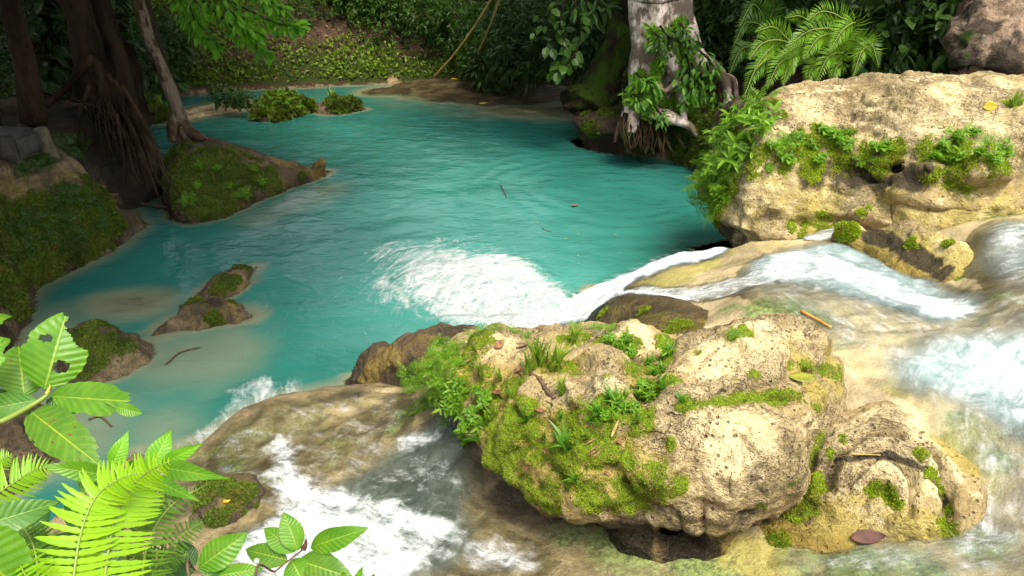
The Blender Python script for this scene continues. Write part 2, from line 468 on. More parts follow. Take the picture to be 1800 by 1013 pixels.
def make_stream():
    """thin running water: clear film, blue-grey where deep, white where it breaks"""
    m = NT('running stream water')
    pos = m.geo('Position')
    op, fo = m.attr('depth'), m.attr('foam')
    fl = m.attr('flow', True)
    s1 = m.noise(m.n('ShaderNodeMapping', {'Vector': fl, 'Scale': (.9, 4.2, 1)}).outputs[0], 2.0, 8, .66, .3)
    s2 = m.noise(m.n('ShaderNodeMapping', {'Vector': fl, 'Scale': (2.6, 6.5, 1)}).outputs[0], 4.0, 7, .70, .3)
    n2 = m.noise(pos, 7, 8, .74, .45)
    h = m.math('ADD', m.math('MULTIPLY', s1, .8), m.math('MULTIPLY', n2, .55))
    nb = m.bump(h, .6, .05)
    c = m.mix(m.ramp(n2, .35, .7), (.185, .26, .262), (.40, .48, .49))
    c = m.mix(m.attr('tone'), c, m.mix(m.ramp(n2, .35, .7), (.045, .068, .055), (.14, .175, .155)))
    body = m.bsdf(c, .12, nb, **{'IOR': 1.33})
    fre = m.n('ShaderNodeFresnel', {'IOR': 1.33, 'Normal': nb}).outputs[0]
    clear = m.n('ShaderNodeMixShader', {0: fre, 1: m.n('ShaderNodeBsdfTransparent', {'Color': (.95, .97, .94, 1)}).outputs[0],
                                        2: m.n('ShaderNodeBsdfGlossy', {'Roughness': .12, 'Normal': nb}).outputs[0]}).outputs[0]
    sh = m.n('ShaderNodeMixShader', {0: op, 1: clear, 2: body}).outputs[0]
    raw = m.math('ADD', fo, m.math('ADD', m.math('MULTIPLY', m.math('SUBTRACT', s1, .5), 1.15),
                 m.math('ADD', m.math('MULTIPLY', m.math('SUBTRACT', s2, .5), .55), m.math('MULTIPLY', m.math('SUBTRACT', n2, .5), 1.1))))
    ff = m.math('MULTIPLY', m.ramp(raw, .18, 1.12), m.ramp(fo, .0, .15))
    foam = m.bsdf(m.mix(m.ramp(m.math('ADD', m.math('MULTIPLY', s2, .5), m.math('MULTIPLY', n2, .5)), .36, .58), (.42, .49, .50), (.78, .80, .81)), .5, nb, **{'Specular IOR Level': .3})
    return m.done(m.n('ShaderNodeMixShader', {0: ff, 1: sh, 2: foam}).outputs[0])
MAT['stream'] = make_stream()

def make_earth():
    m = NT('forest soil')
    pos = m.geo('Position')
    n1 = m.noise(pos, .8, 6, .6); n2 = m.noise(pos, 5, 6, .65); n3 = m.noise(pos, 26, 5, .6)
    c = m.mix(m.ramp(n2, .35, .65), (.035, .022, .013), (.10, .062, .038))
    c = m.mix(m.ramp(n3, .55, .72), c, (.17, .10, .06))
    gf = m.ramp(m.math('ADD', m.attr('moss'), m.math('MULTIPLY', m.math('SUBTRACT', m.math('ADD', m.math('MULTIPLY', n1, .5), m.math('MULTIPLY', n2, .5)), .5), 1.8)), .35, .65)
    c = m.mix(gf, c, m.mix(n3, (.014, .024, .004), (.055, .075, .010)))
    pf = m.ramp(m.math('ADD', m.attr('pale'), m.math('MULTIPLY', m.math('SUBTRACT', n2, .5), 1.)), .35, .7)
    c = m.mix(pf, c, m.mix(n3, (.26, .18, .10), (.42, .31, .18)))
    h = m.math('ADD', n2, m.math('MULTIPLY', n3, .6))
    return m.done(m.bsdf(c, .9, m.bump(h, .8, .12), **{'Specular IOR Level': .2}))
MAT['earth'] = make_earth()

def make_leaf(name, c1, c2, trans=.35, rough=.42, ctrans=None, brown=0.0):
    """two-sided leaf; colour varies from leaf to leaf by the 'vary' attribute"""
    m = NT(name)
    v = m.attr('vary')
    c = m.mix(v, c1, c2)
    if brown:
        nb_ = m.noise(m.geo('Position'), 5.5, 5, .65)
        c = m.mix(m.ramp(nb_, .50, .66, 0, brown), c, (.19, .135, .03))
    p = m.bsdf(c, rough, None, **{'Specular IOR Level': .35})
    ct = ctrans or tuple(min(1, x * 1.5) for x in c2)
    t = m.n('ShaderNodeBsdfTranslucent', {'Color': m.mix(v, tuple(.6 * x for x in ct), ct)}).outputs[0]
    return m.done(m.n('ShaderNodeMixShader', {0: trans, 1: p, 2: t}).outputs[0])
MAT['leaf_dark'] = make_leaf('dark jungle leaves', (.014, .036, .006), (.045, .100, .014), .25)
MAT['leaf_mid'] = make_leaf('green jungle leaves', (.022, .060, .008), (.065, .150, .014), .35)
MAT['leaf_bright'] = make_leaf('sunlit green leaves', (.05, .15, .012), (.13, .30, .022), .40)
MAT['leaf_canopy'] = make_leaf('fresh canopy leaves', (.06, .20, .012), (.20, .44, .025), .5)
MAT['cover'] = make_leaf('creeper leaves', (.032, .075, .008), (.19, .30, .022), .3)
MAT['leaf_lime'] = make_leaf('lime green leaves', (.10, .22, .012), (.24, .38, .02), .45)
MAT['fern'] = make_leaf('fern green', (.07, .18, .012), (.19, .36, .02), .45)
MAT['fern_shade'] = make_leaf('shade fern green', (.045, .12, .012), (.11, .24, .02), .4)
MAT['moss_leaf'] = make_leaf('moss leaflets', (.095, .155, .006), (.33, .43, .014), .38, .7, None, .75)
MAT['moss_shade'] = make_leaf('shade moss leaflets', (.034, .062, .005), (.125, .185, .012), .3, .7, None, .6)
MAT['grass'] = make_leaf('grass blades', (.09, .20, .015), (.26, .36, .04), .4)
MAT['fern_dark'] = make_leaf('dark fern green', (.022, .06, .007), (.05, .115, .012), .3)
MAT['litter'] = make_leaf('fallen leaf litter', (.07, .035, .02), (.27, .15, .09), .1, .7)

def make_bark(name, a, b, patch=None, moss=(.035, .06, .008), scale=3.0):
    m = NT(name)
    pos = m.geo('Position')
    st = m.n('ShaderNodeMapping', {'Vector': pos, 'Scale': (1, 1, .3)}).outputs[0]
    n1 = m.noise(st, scale, 6, .65, .3); n2 = m.noise(st, scale * 6, 5, .6); n3 = m.noise(pos, scale * .8, 5, .6)
    c = m.mix(m.ramp(n1, .35, .65), a, b)
    if patch is not None:
        c = m.mix(m.ramp(m.math('ADD', n3, m.math('MULTIPLY', n2, .3)), .58, .70), c, patch)
    c = m.mix(m.ramp(n2, .45, .30, 0, .7), c, tuple(x * .35 for x in a))
    mf = m.ramp(m.math('ADD', m.attr('moss'), m.math('MULTIPLY', m.math('SUBTRACT', n3, .5), 1.5)), .45, .7)
    c = m.mix(mf, c, m.mix(n2, tuple(x * .5 for x in moss), tuple(x * 1.6 for x in moss)))
    return m.done(m.bsdf(c, .85, m.bump(m.math('ADD', n1, m.math('MULTIPLY', n2, .6)), .9, .06), **{'Specular IOR Level': .06}))
MAT['bark_dark'] = make_bark('dark bark', (.012, .008, .005), (.036, .024, .015))
MAT['bark_brown'] = make_bark('brown bark', (.04, .026, .015), (.10, .068, .04), (.17, .13, .095))
MAT['bark_white'] = make_bark('white lichen bark', (.60, .46, .39), (.84, .69, .60), (.16, .12, .085), scale=2.2)
MAT['root'] = make_bark('root bark', (.018, .011, .006), (.055, .036, .021))
MAT['stem'] = make_leaf('green stems', (.10, .14, .02), (.20, .26, .04), 0.0, .5)
def make_plain(name, c1, c2, scale=8, rough=.7, bump=.4):
    m = NT(name)
    pos = m.geo('Position')
    n = m.noise(pos, scale, 6, .65)
    return m.done(m.bsdf(m.mix(m.ramp(n, .35, .65), c1, c2), rough, m.bump(n, bump, .02)))
MAT['rope'] = make_plain('straw rope', (.22, .15, .035), (.42, .31, .09), 30)
MAT['twig'] = make_plain('brown twig', (.05, .03, .018), (.14, .085, .045), 20)
MAT['bamboo'] = make_plain('orange bamboo', (.42, .17, .03), (.60, .28, .06), 14)
MAT['yellow_leaf'] = make_plain('yellow leaf', (.58, .40, .03), (.70, .54, .06), 14, .5)
MAT['olive_leaf'] = make_plain('olive leaf', (.13, .15, .012), (.26, .25, .03), 14, .35)
MAT['brown_leaf'] = make_plain('brown leaf', (.045, .014, .010), (.11, .035, .024), 14, .7)
MAT['dead_leaf'] = make_plain('dead leaf', (.13, .06, .025), (.27, .14, .06), 22, .6)
MAT['flower'] = make_plain('orange petals', (.75, .36, .02), (.85, .50, .04), 30, .5)
MAT['concrete'] = make_plain('old concrete', (.05, .042, .024), (.13, .105, .06), 6, .85)
MAT['block'] = make_plain('dark stone block', (.022, .018, .014), (.06, .05, .038), 6, .85)
MAT['plastic'] = make_plain('faded litter', (.35, .16, .17), (.55, .45, .45), 18, .5)
MAT['plastic_blue'] = make_plain('blue litter', (.04, .06, .22), (.10, .14, .30), 18, .5)
# ---------------------------------------------------------------- rocks
def spots_line(x0, y0, x1, y1, r, s=1.0, n=None):
    L = math.hypot(x1 - x0, y1 - y0); n = n or max(2, int(L / (r * .8)) + 1)
    return [(x0 + (x1 - x0) * i / (n - 1), y0 + (y1 - y0) * i / (n - 1), r, s) for i in range(n)]
def spot_field(V, bvh, spots, noise_amp=.25, seed=0):
    """patches that grow on a surface: each spot is found on the rock and spreads over it"""
    out = np.zeros(len(V))
    if not spots: return out
    wob = 1 + noise_amp * fbm(V, 5.0, 3, s=seed)
    for (px, py, r, s) in spots:
        h, _ = hit(bvh, px, py)
        if h is None: continue
        rw = r / FOC * np.linalg.norm(h - CAM)
        d = np.linalg.norm(V - h, axis=1) * wob
        out = np.maximum(out, s * (1 - sstep(.30, 1.45, d / rw)))
    return out
ROCKS = {}
def rock(name, outline, tops, zbot, h, k=.2, slope=.3, zref=None, under=None, blobs=(), carve=(), extra=None, amp=(.05, .03, .015),
         freq=(1.3, 4, 11), strata=0, base=None, cups=None, moss=(), algae=(), pale=(), stain=(), pits=.0, mat='limestone', label=None, cat='rock', group=None,
         kind=None, seed=0, solid=True, zmax=None, smooth_poly=2, wetz=None, lam=2e-3, edge=0.0, steps=None):
    O = ats(outline); zo = O[:, 2].mean() if zref is None else zref
    P = chaikin(O, smooth_poly)
    T = ats(tops) if len(tops) else np.c_[O]
    f = RBF(np.r_[T, O * [1, 1, 1]] if base is None else np.r_[T, base], lam)
    lo = np.r_[O[:, :2].min(0) - .35 - max(0, slope) * (zo - zbot), zbot - .1]
    top = max(T[:, 2].max(), O[:, 2].max(), *[b[2] + b[3] for b in blobs] or [-9]) + .22 if zmax is None else zmax
    hi = np.r_[O[:, :2].max(0) + .35 + max(0, slope) * (zo - zbot), top]
    n = np.ceil((hi - lo) / h).astype(int) + 1
    xs = lo[0] + h * np.arange(n[0]); ys = lo[1] + h * np.arange(n[1]); zs = lo[2] + h * np.arange(n[2])
    X, Y = np.meshgrid(xs, ys, indexing='ij')
    D = poly_sdf(X, Y, P); Z0 = f(X, Y)
    wob = np.stack([X, Y, X * 0], -1)
    D = D + .06 * fbm(wob, 2.2, 4, s=seed + 5) * min(1, k / .12)
    if steps:                              # bedding: the top breaks into low ledges
        q = (Z0 + steps[2] * fbm(wob, 1.1, 4, .6, s=seed + 7)) / steps[0]
        fr = q - np.floor(q)
        Z0 = Z0 + steps[1] * steps[0] * (sstep(.30, .70, fr) - fr)
    if edge: D = D + edge * fbm(wob, .75, 4, .6, s=seed + 6)
    zz = zs[None, None, :]
    shrink = np.where(zz < zo, -slope * (zo - zz), -.25 * slope * (zo - zz))
    if under: shrink = shrink + under[1] * np.maximum(0, under[0] - zz) ** under[2]
    if strata:
        shrink = shrink + strata * np.sin(zz * (2 * np.pi / .34) + 3 * fbm(wob, .9, 3, s=seed + 9)[..., None])
    F = smax(zz - Z0[..., None], (D[..., None] + shrink) * .8, k)
    F = np.maximum(F, zbot - zz)
    for b in blobs:              # (x, y, z, r [, sx, sy, sz, k])
        s = b[4:7] if len(b) > 4 else (1, 1, 1); kk = b[7] if len(b) > 7 else .12
        d = np.sqrt(((X[..., None] - b[0]) / s[0]) ** 2 + ((Y[..., None] - b[1]) / s[1]) ** 2 + ((zz - b[2]) / s[2]) ** 2) - b[3]
        F = smin(F, d * min(s), kk)
    for b in carve:
        s = b[4:7] if len(b) > 4 else (1, 1, 1); kk = b[7] if len(b) > 7 else .08
        d = np.sqrt(((X[..., None] - b[0]) / s[0]) ** 2 + ((Y[..., None] - b[1]) / s[1]) ** 2 + ((zz - b[2]) / s[2]) ** 2) - b[3]
        F = smax(F, -d * min(s), kk)
    if extra is not None: F = extra(F, X, Y, zz)
    V, Q = surface_nets(F, lo, h)
    del F
    for it in range(2):
        N = vnormals(V, [Q])
        if it == 0:
            d = amp[0] * fbm(V, freq[0], 3, s=seed) + amp[1] * fbm(V, freq[1], 4, .55, s=seed + 1, ridged=True)
        else:
            d = amp[2] * fbm(V, freq[2], 3, .6, s=seed + 2)
            if cups:                       # solution cups: hollows that meet in sharp rims
                Vw = V + .06 * np.stack([fbm(V, 3, 2, s=seed + 50 + q) for q in range(3)], 1)
                cm = sstep(-.25, .30, fbm(V, 1.3, 2, s=seed + 53))
                d = d + cm * (cups[0] * (np.minimum(worley(Vw, cups[1], seed + 51), .8) - .45) + cups[2] * (np.minimum(worley(Vw, cups[3], seed + 52), .8) - .45))
            if pits:
                w = worley(V, 9, seed + 3)
                d = d - pits * (1 - sstep(.12, .42, w)) * sstep(-.05, .35, fbm(V, 2.5, 2, s=seed + 4))
        V = V + N * d[:, None]
    N = vnormals(V, [Q])
    bv = bvh_of(V, [Q])
    mo = spot_field(V, bv, moss, .3, seed)
    sc_ = np.linalg.norm(V.mean(0) - CAM) / 4.5        # farther rocks carry coarser patches
    if len(moss):
        vein = np.clip(1 - np.abs(fbm(V, 2.6 / sc_, 4, .6, s=seed + 40)) * 9, 0, 1)
        mo = mo * 1.05 + (.42 * fbm(V, 5 / sc_, 4, .6, s=seed + 41) + .40 * fbm(V, 15 / sc_, 3, s=seed + 42) - .42 * vein) * sstep(0, .35, mo)
        mo = np.clip(mo, 0, 1)
    if len(moss):
        pass
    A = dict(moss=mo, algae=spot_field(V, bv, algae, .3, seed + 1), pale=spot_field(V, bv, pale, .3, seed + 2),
             stain=spot_field(V, bv, stain, .3, seed + 3), wet=np.zeros(len(V)))  # stain mask also holds painted shade of hollows and undersides
    if wetz is not None:
        A['wet'] = 1 - sstep(wetz, wetz + .15, V[:, 2])
    info = dict(V=V, Q=Q, N=N, bvh=bv, A=A, name=name, mat=mat, label=label, cat=cat, group=group, kind=kind)
    ROCKS.setdefault(name, []).append(info)
    if solid: SOLIDS.append((V, Q))
    return info
def place_rock(R):
    c = R['V'].mean(0); c[2] = R['V'][:, 2].min()
    me = mesh_from(R['name'], R['V'] - c, [R['Q']], R['A'])
    R['c'] = c
    R['obj'] = link(R['name'], me, MAT[R['mat']], loc=c, label=R['label'], cat=R['cat'] if not R['kind'] else None, group=R['group'], kind=R['kind'])
    return R['obj']
def pb(px, py, z, r, *a):
    p = at(px, py, z); return (p[0], p[1], p[2], r, *a)

# the main mossy boulder in front
def _main_extra(F, X, Y, zz):
    # a hollow running back between the knobs, and the little basin that holds a leaf
    return F
main_boulder = rock('mossy_boulder',
    [(712, 660, .92), (760, 606, 1.0), (830, 578, 1.05), (930, 580, 1.2), (1040, 572, 1.3), (1130, 590, 1.42), (1240, 598, 1.45), (1330, 568, 1.55),
     (1420, 588, 1.5), (1492, 640, 1.36), (1490, 690, 1.30), (1470, 745, 1.25), (1425, 800, 1.15), (1405, 855, 1.05), (1335, 902, .98), (1240, 932, .93), (1130, 940, .92),
     (1000, 926, .92), (912, 876, .93), (838, 800, .93), (800, 738, .92)],
    [(800, 650, 1.15), (850, 640, 1.28), (950, 610, 1.36), (950, 700, 1.45), (1050, 655, 1.60), (1115, 670, 1.45), (1030, 760, 1.50), (1250, 650, 1.66), (1345, 600, 1.72),
     (1420, 615, 1.62), (1200, 740, 1.60), (1320, 745, 1.66), (1385, 760, 1.56), (1400, 705, 1.52), (880, 770, 1.28), (1000, 850, 1.25), (1150, 850, 1.36), (1300, 850, 1.34),
     (1465, 640, 1.46), (1440, 700, 1.40)],
    .45, .0150, k=.16, slope=.0, steps=(.13, .85, .16), wetz=.80, under=(1.0, .95, 1.0),
    blobs=[pb(1150, 938, .72, .22, 1.3, 1, 1, .10), pb(1225, 945, .70, .20, 1, 1, 1, .10), pb(1290, 800, 1.33, .30, 1.2, .9, .9, .25), pb(1160, 800, 1.32, .20, 1.2, 1, .8, .12), pb(1370, 610, 1.55, .20, 1.5, 1, .9, .12), pb(1060, 660, 1.42, .22, 1, 1, .9, .1),
           pb(1260, 640, 1.5, .24, 1.4, 1, .7, .12), pb(880, 625, 1.16, .18, 1, 1, .8, .12), pb(985, 700, 1.36, .14, .7, 1.5, .8, .08), pb(1120, 605, 1.40, .14, 1.4, 1, .8, .1)],
    carve=[pb(1130, 655, 1.66, .16, .75, 1.6, 1.2, .10), pb(1150, 615, 1.6, .09, 1, 2.0, 1, .08), pb(1415, 668, 1.52, .12, 1.8, .8, .6, .05), pb(990, 640, 1.56, .13, 1.3, 1.2, .8, .08),
           pb(935, 838, 1.17, .035, 1.2, 1, 1, .02), pb(1175, 915, .86, .09, 1.6, 1.0, .8, .06), pb(1050, 905, .86, .07, 2, 1.2, .8, .05), pb(985, 832, 1.22, .05, 1.6, 1, .8, .03),
           pb(1385, 870, .95, .07, 1.8, 1.2, .8, .04)],
    amp=(.05, .030, .014), freq=(1.5, 4.0, 14), pits=.030, cups=(.10, 4.2, .045, 10), lam=4e-3,
    moss=[(760, 640, 60, 1), (820, 620, 55, 1), (720, 660, 45, 1), (790, 690, 60, 1), (850, 590, 30, .9), (900, 680, 45, .95), (850, 720, 60, 1), (920, 740, 55, 1), (1000, 760, 60, 1),
          (1060, 730, 50, 1), (880, 790, 55, 1), (860, 760, 45, 1), (940, 800, 45, .85), (1050, 790, 45, .9), (980, 820, 50, .85), (930, 860, 45, .8), (1040, 870, 40, .8), (870, 830, 36, .9), (1120, 730, 35, .9), (1100, 860, 50, .9), (1150, 855, 45, .9), (1090, 810, 35, .8),
          (1190, 850, 25, .8), (960, 880, 40, .85), (900, 840, 40, .9), (1020, 850, 30, .6), (960, 640, 30, .9), (1000, 655, 30, .9), (1000, 590, 35, .9), (1060, 595, 25, .8), (1150, 640, 35, 1),
          (1130, 690, 35, 1), (1165, 670, 30, 1), (1110, 650, 22, .9), (1100, 610, 26, .9), (1170, 600, 25, .8), (1310, 580, 22, .9), (1325, 660, 16, .8), (1290, 590, 16, .8), (1435, 800, 24, .8),
          (1445, 770, 14, .7), (1420, 880, 26, .8), (1400, 850, 20, .7), (1340, 890, 18, .7), (860, 650, 26, .8), (1225, 620, 16, .6), (1290, 668, 14, .6), (1180, 780, 14, .7), (1070, 660, 9, .7), (1205, 705, 14, .8)]
         + spots_line(1200, 715, 1290, 700, 14, 1) + spots_line(1290, 698, 1370, 700, 16, 1) + spots_line(1385, 640, 1500, 660, 14, .7) + spots_line(1390, 690, 1440, 720, 10, .75),
    algae=[(780, 660, 90, .8), (860, 700, 90, .8), (940, 780, 90, .8), (880, 800, 70, .8), (1020, 820, 80, .75), (1100, 830, 70, .7), (980, 640, 70, .6), (1130, 660, 60, .6), (1400, 640, 60, .7), (1460, 650, 60, .7), (1440, 690, 40, .8), (1000, 880, 60, .55), (1340, 610, 50, .35), (1250, 870, 60, .3), (1430, 840, 50, .6), (900, 620, 60, .4), (1100, 640, 60, .3), (1080, 930, 80, .6), (1250, 960, 70, .7)],
    pale=[(1270, 750, 60, 1), (1230, 790, 50, 1), (1320, 780, 60, .9), (1280, 850, 70, .75), (1160, 800, 40, .9), (1050, 675, 45, .95), (880, 610, 45, .8), (980, 705, 35, .9), (1350, 590, 60, 1), (1430, 620, 50, .9),
          (1320, 620, 60, .9), (1260, 640, 70, .7), (1120, 590, 45, .9), (1240, 610, 40, .9), (1370, 740, 40, .7), (1200, 690, 60, .6), (1050, 580, 40, .7), (1160, 765, 35, .8), (1240, 880, 60, .6)],
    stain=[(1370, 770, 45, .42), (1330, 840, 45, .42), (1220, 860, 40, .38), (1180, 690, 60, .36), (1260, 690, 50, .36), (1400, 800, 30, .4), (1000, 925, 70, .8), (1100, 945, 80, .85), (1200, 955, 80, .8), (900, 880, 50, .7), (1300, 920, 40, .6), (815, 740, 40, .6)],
    label='large cream limestone boulder overgrown with bright moss beside the rapids in the foreground', cat='boulder', seed=3)

# concentric terraced rock at its right foot
tc = at(1520, 885, 1.10)
def _arc_d(X, Y, pts, z=1.10):
    L = catmull(np.array([at(x, y, z) for x, y in pts]), 40)[:, :2]
    u, v = polyline_uv(X, Y, L)
    n = len(L); tot = np.linalg.norm(np.diff(L, axis=0), axis=1).sum()
    end = np.maximum(np.maximum(-u, u - tot), 0)
    return np.hypot(v, end)
def _terrace(F, X, Y, zz):
    wob = .02 * fbm(np.stack([X, Y, X * 0], -1), 5.0, 3, s=70)
    g = np.zeros(X.shape)
    for pts, dep, w in (([(1455, 855), (1468, 815), (1505, 799), (1560, 796), (1610, 808), (1645, 832), (1662, 870), (1668, 908)], .095, .030), ([(1480, 872), (1498, 843), (1540, 828), (1578, 838), (1598, 862), (1600, 895)], .075, .030),
                        ([(1500, 890), (1522, 862), (1556, 862), (1578, 886)], .07, .035), ([(1470, 930), (1500, 945), (1550, 940), (1600, 915)], .04, .03), ([(1440, 780), (1462, 740), (1480, 715)], .05, .03)):
        d = _arc_d(X, Y, pts) + wob
        g = g - dep * np.exp(-(d / w) ** 2) + dep * .55 * np.exp(-((d - w * 2.2) / (w * 1.1)) ** 2)
    r = np.hypot((X - tc[0]) * .9, (Y - tc[1]) * 1.1)
    g = g[..., None] * sstep(.93, 1.05, zz)
    return F - g + (.05 * np.exp(-(r / .14) ** 2))[..., None]
terraced_rock = rock('terraced_rock',
    [(1420, 800, 1.05), (1450, 760, 1.12), (1480, 715, 1.18), (1560, 690, 1.24), (1625, 742, 1.20), (1700, 790, 1.14), (1748, 845, 1.10), (1742, 905, 1.03), (1680, 958, .96), (1560, 972, .90), (1480, 968, .88), (1400, 965, .82), (1300, 985, .72), (1240, 1000, .66), (1290, 940, .74), (1380, 880, .86)],
    [(1480, 800, 1.14), (1520, 760, 1.22), (1570, 720, 1.25), (1600, 780, 1.19), (1520, 885, 1.06), (1600, 880, 1.08), (1580, 940, .97), (1450, 900, 1.0), (1640, 870, 1.09), (1700, 850, 1.13), (1690, 900, 1.06), (1400, 930, .90), (1330, 960, .80)],
    .40, .0140, k=.09, slope=.55, extra=_terrace, amp=(.02, .020, .010), freq=(2, 5, 14), pits=.016, cups=(.05, 5, .03, 12), mat='ledge_limestone', wetz=.86,
    moss=[(1535, 860, 18, 1), (1560, 870, 20, 1), (1575, 885, 14, .9), (1640, 830, 18, .9), (1655, 865, 14, .9), (1665, 895, 14, .8), (1620, 800, 14, .8), (1690, 750, 34, .85), (1650, 745, 22, .8), (1440, 850, 24, .8), (1460, 800, 14, .7), (1460, 745, 14, .8), (1480, 770, 10, .6),
          (1420, 860, 30, .9), (1400, 900, 24, .8), (1430, 890, 22, .7), (1520, 690, 16, .7), (1600, 710, 20, .8), (1320, 965, 30, .85), (1300, 990, 30, .95), (1260, 990, 30, .95), (1370, 965, 30, .75), (1290, 960, 30, .8), (1660, 930, 26, .7)],
    algae=[(1690, 800, 60, .9), (1650, 760, 50, .8), (1600, 930, 60, .75), (1540, 950, 50, .7), (1470, 930, 60, .8), (1400, 930, 60, .9), (1330, 960, 60, .9), (1270, 980, 50, .8), (1630, 870, 40, .3), (1520, 900, 50, .5), (1580, 700, 50, .45)],
    pale=[(1500, 830, 60, .9), (1560, 820, 50, 1), (1620, 840, 40, .9), (1600, 770, 60, .8), (1540, 740, 60, .8), (1500, 870, 40, .9), (1580, 860, 40, .9), (1560, 900, 50, .8), (1480, 900, 40, .7), (1640, 800, 40, .8)],
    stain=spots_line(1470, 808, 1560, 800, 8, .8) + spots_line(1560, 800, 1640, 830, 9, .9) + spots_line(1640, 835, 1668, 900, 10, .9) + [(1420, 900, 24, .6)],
    label='low cream rock with concentric terraces at the right foot of the boulder', cat='rock', seed=21)

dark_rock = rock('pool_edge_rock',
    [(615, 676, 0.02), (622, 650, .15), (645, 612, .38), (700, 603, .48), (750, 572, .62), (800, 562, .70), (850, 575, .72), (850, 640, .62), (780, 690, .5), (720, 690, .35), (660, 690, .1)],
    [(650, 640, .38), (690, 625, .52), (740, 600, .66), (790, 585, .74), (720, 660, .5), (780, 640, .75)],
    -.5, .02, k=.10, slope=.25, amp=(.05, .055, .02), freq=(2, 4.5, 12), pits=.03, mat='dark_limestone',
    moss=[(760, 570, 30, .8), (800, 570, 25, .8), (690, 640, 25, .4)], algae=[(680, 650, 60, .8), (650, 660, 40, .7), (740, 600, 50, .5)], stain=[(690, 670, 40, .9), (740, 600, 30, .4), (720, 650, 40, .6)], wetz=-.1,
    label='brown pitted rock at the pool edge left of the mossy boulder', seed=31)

wet_rock = rock('wet_boulder',
    [(1035, 560, .50), (1050, 532, .56), (1100, 516, .66), (1160, 514, .74), (1230, 530, .86), (1285, 560, .98), (1300, 600, 1.05), (1260, 625, 1.05), (1150, 625, .9), (1060, 600, .6)],
    [(1080, 540, .78), (1150, 535, .92), (1220, 555, 1.02), (1120, 580, .95), (1240, 590, 1.08)],
    -.1, .02, k=.18, slope=.2, amp=(.03, .02, .008), freq=(1.5, 4, 12),
    moss=[(1200, 570, 22, .8), (1180, 585, 20, .6), (1120, 550, 26, .5), (1060, 550, 20, .5)], algae=[(1150, 560, 60, .6), (1230, 570, 50, .6), (1090, 545, 40, .5)], stain=[(1045, 555, 35, .8), (1120, 530, 40, .45), (1200, 545, 40, .4), (1280, 590, 30, .5)], pale=[(1240, 600, 40, .6), (1150, 600, 40, .6)], wetz=1.2, mat='wet_limestone',
    label='smooth wet olive rock parting the water just behind the mossy boulder', seed=41)

ledge_under = rock('stream_boulder',
    [(1462, 412, 1.16), (1500, 386, 1.40), (1560, 374, 1.52), (1620, 376, 1.58), (1690, 398, 1.58), (1722, 440, 1.48), (1715, 480, 1.38), (1672, 498, 1.28), (1600, 472, 1.2), (1520, 440, 1.14)],
    [(1515, 405, 1.56), (1570, 388, 1.78), (1640, 398, 1.84), (1690, 435, 1.72), (1600, 430, 1.68), (1650, 470, 1.50)],
    .8, .02, k=.14, slope=.18, amp=(.05, .03, .016), freq=(1.6, 4, 12), pits=.03, cups=(.09, 4, .04, 9),
    carve=[pb(1565, 428, 1.56, .09, 2.0, .8, .7, .05), pb(1615, 452, 1.46, .08, 1.5, .9, 1.0, .05)],
    moss=[(1485, 405, 22, 1), (1530, 395, 16, .7), (1600, 428, 13, .8), (1628, 424, 10, .6), (1570, 390, 10, .5), (1665, 428, 10, .7), (1690, 490, 16, .7)],
    algae=[(1540, 440, 50, .9), (1600, 465, 50, .9), (1680, 465, 50, .9), (1640, 410, 40, .5), (1500, 425, 40, .8)],
    pale=[(1640, 395, 50, .9), (1690, 430, 50, .9), (1570, 385, 40, .7), (1500, 400, 30, .4)], stain=spots_line(1530, 412, 1590, 438, 17, 1) + spots_line(1590, 438, 1655, 480, 20, 1), wetz=1.15,  # damp hollow and its shadow painted as one dark band
    label='rounded ochre boulder with a dark hollow standing in the upper stream', cat='boulder', seed=51)

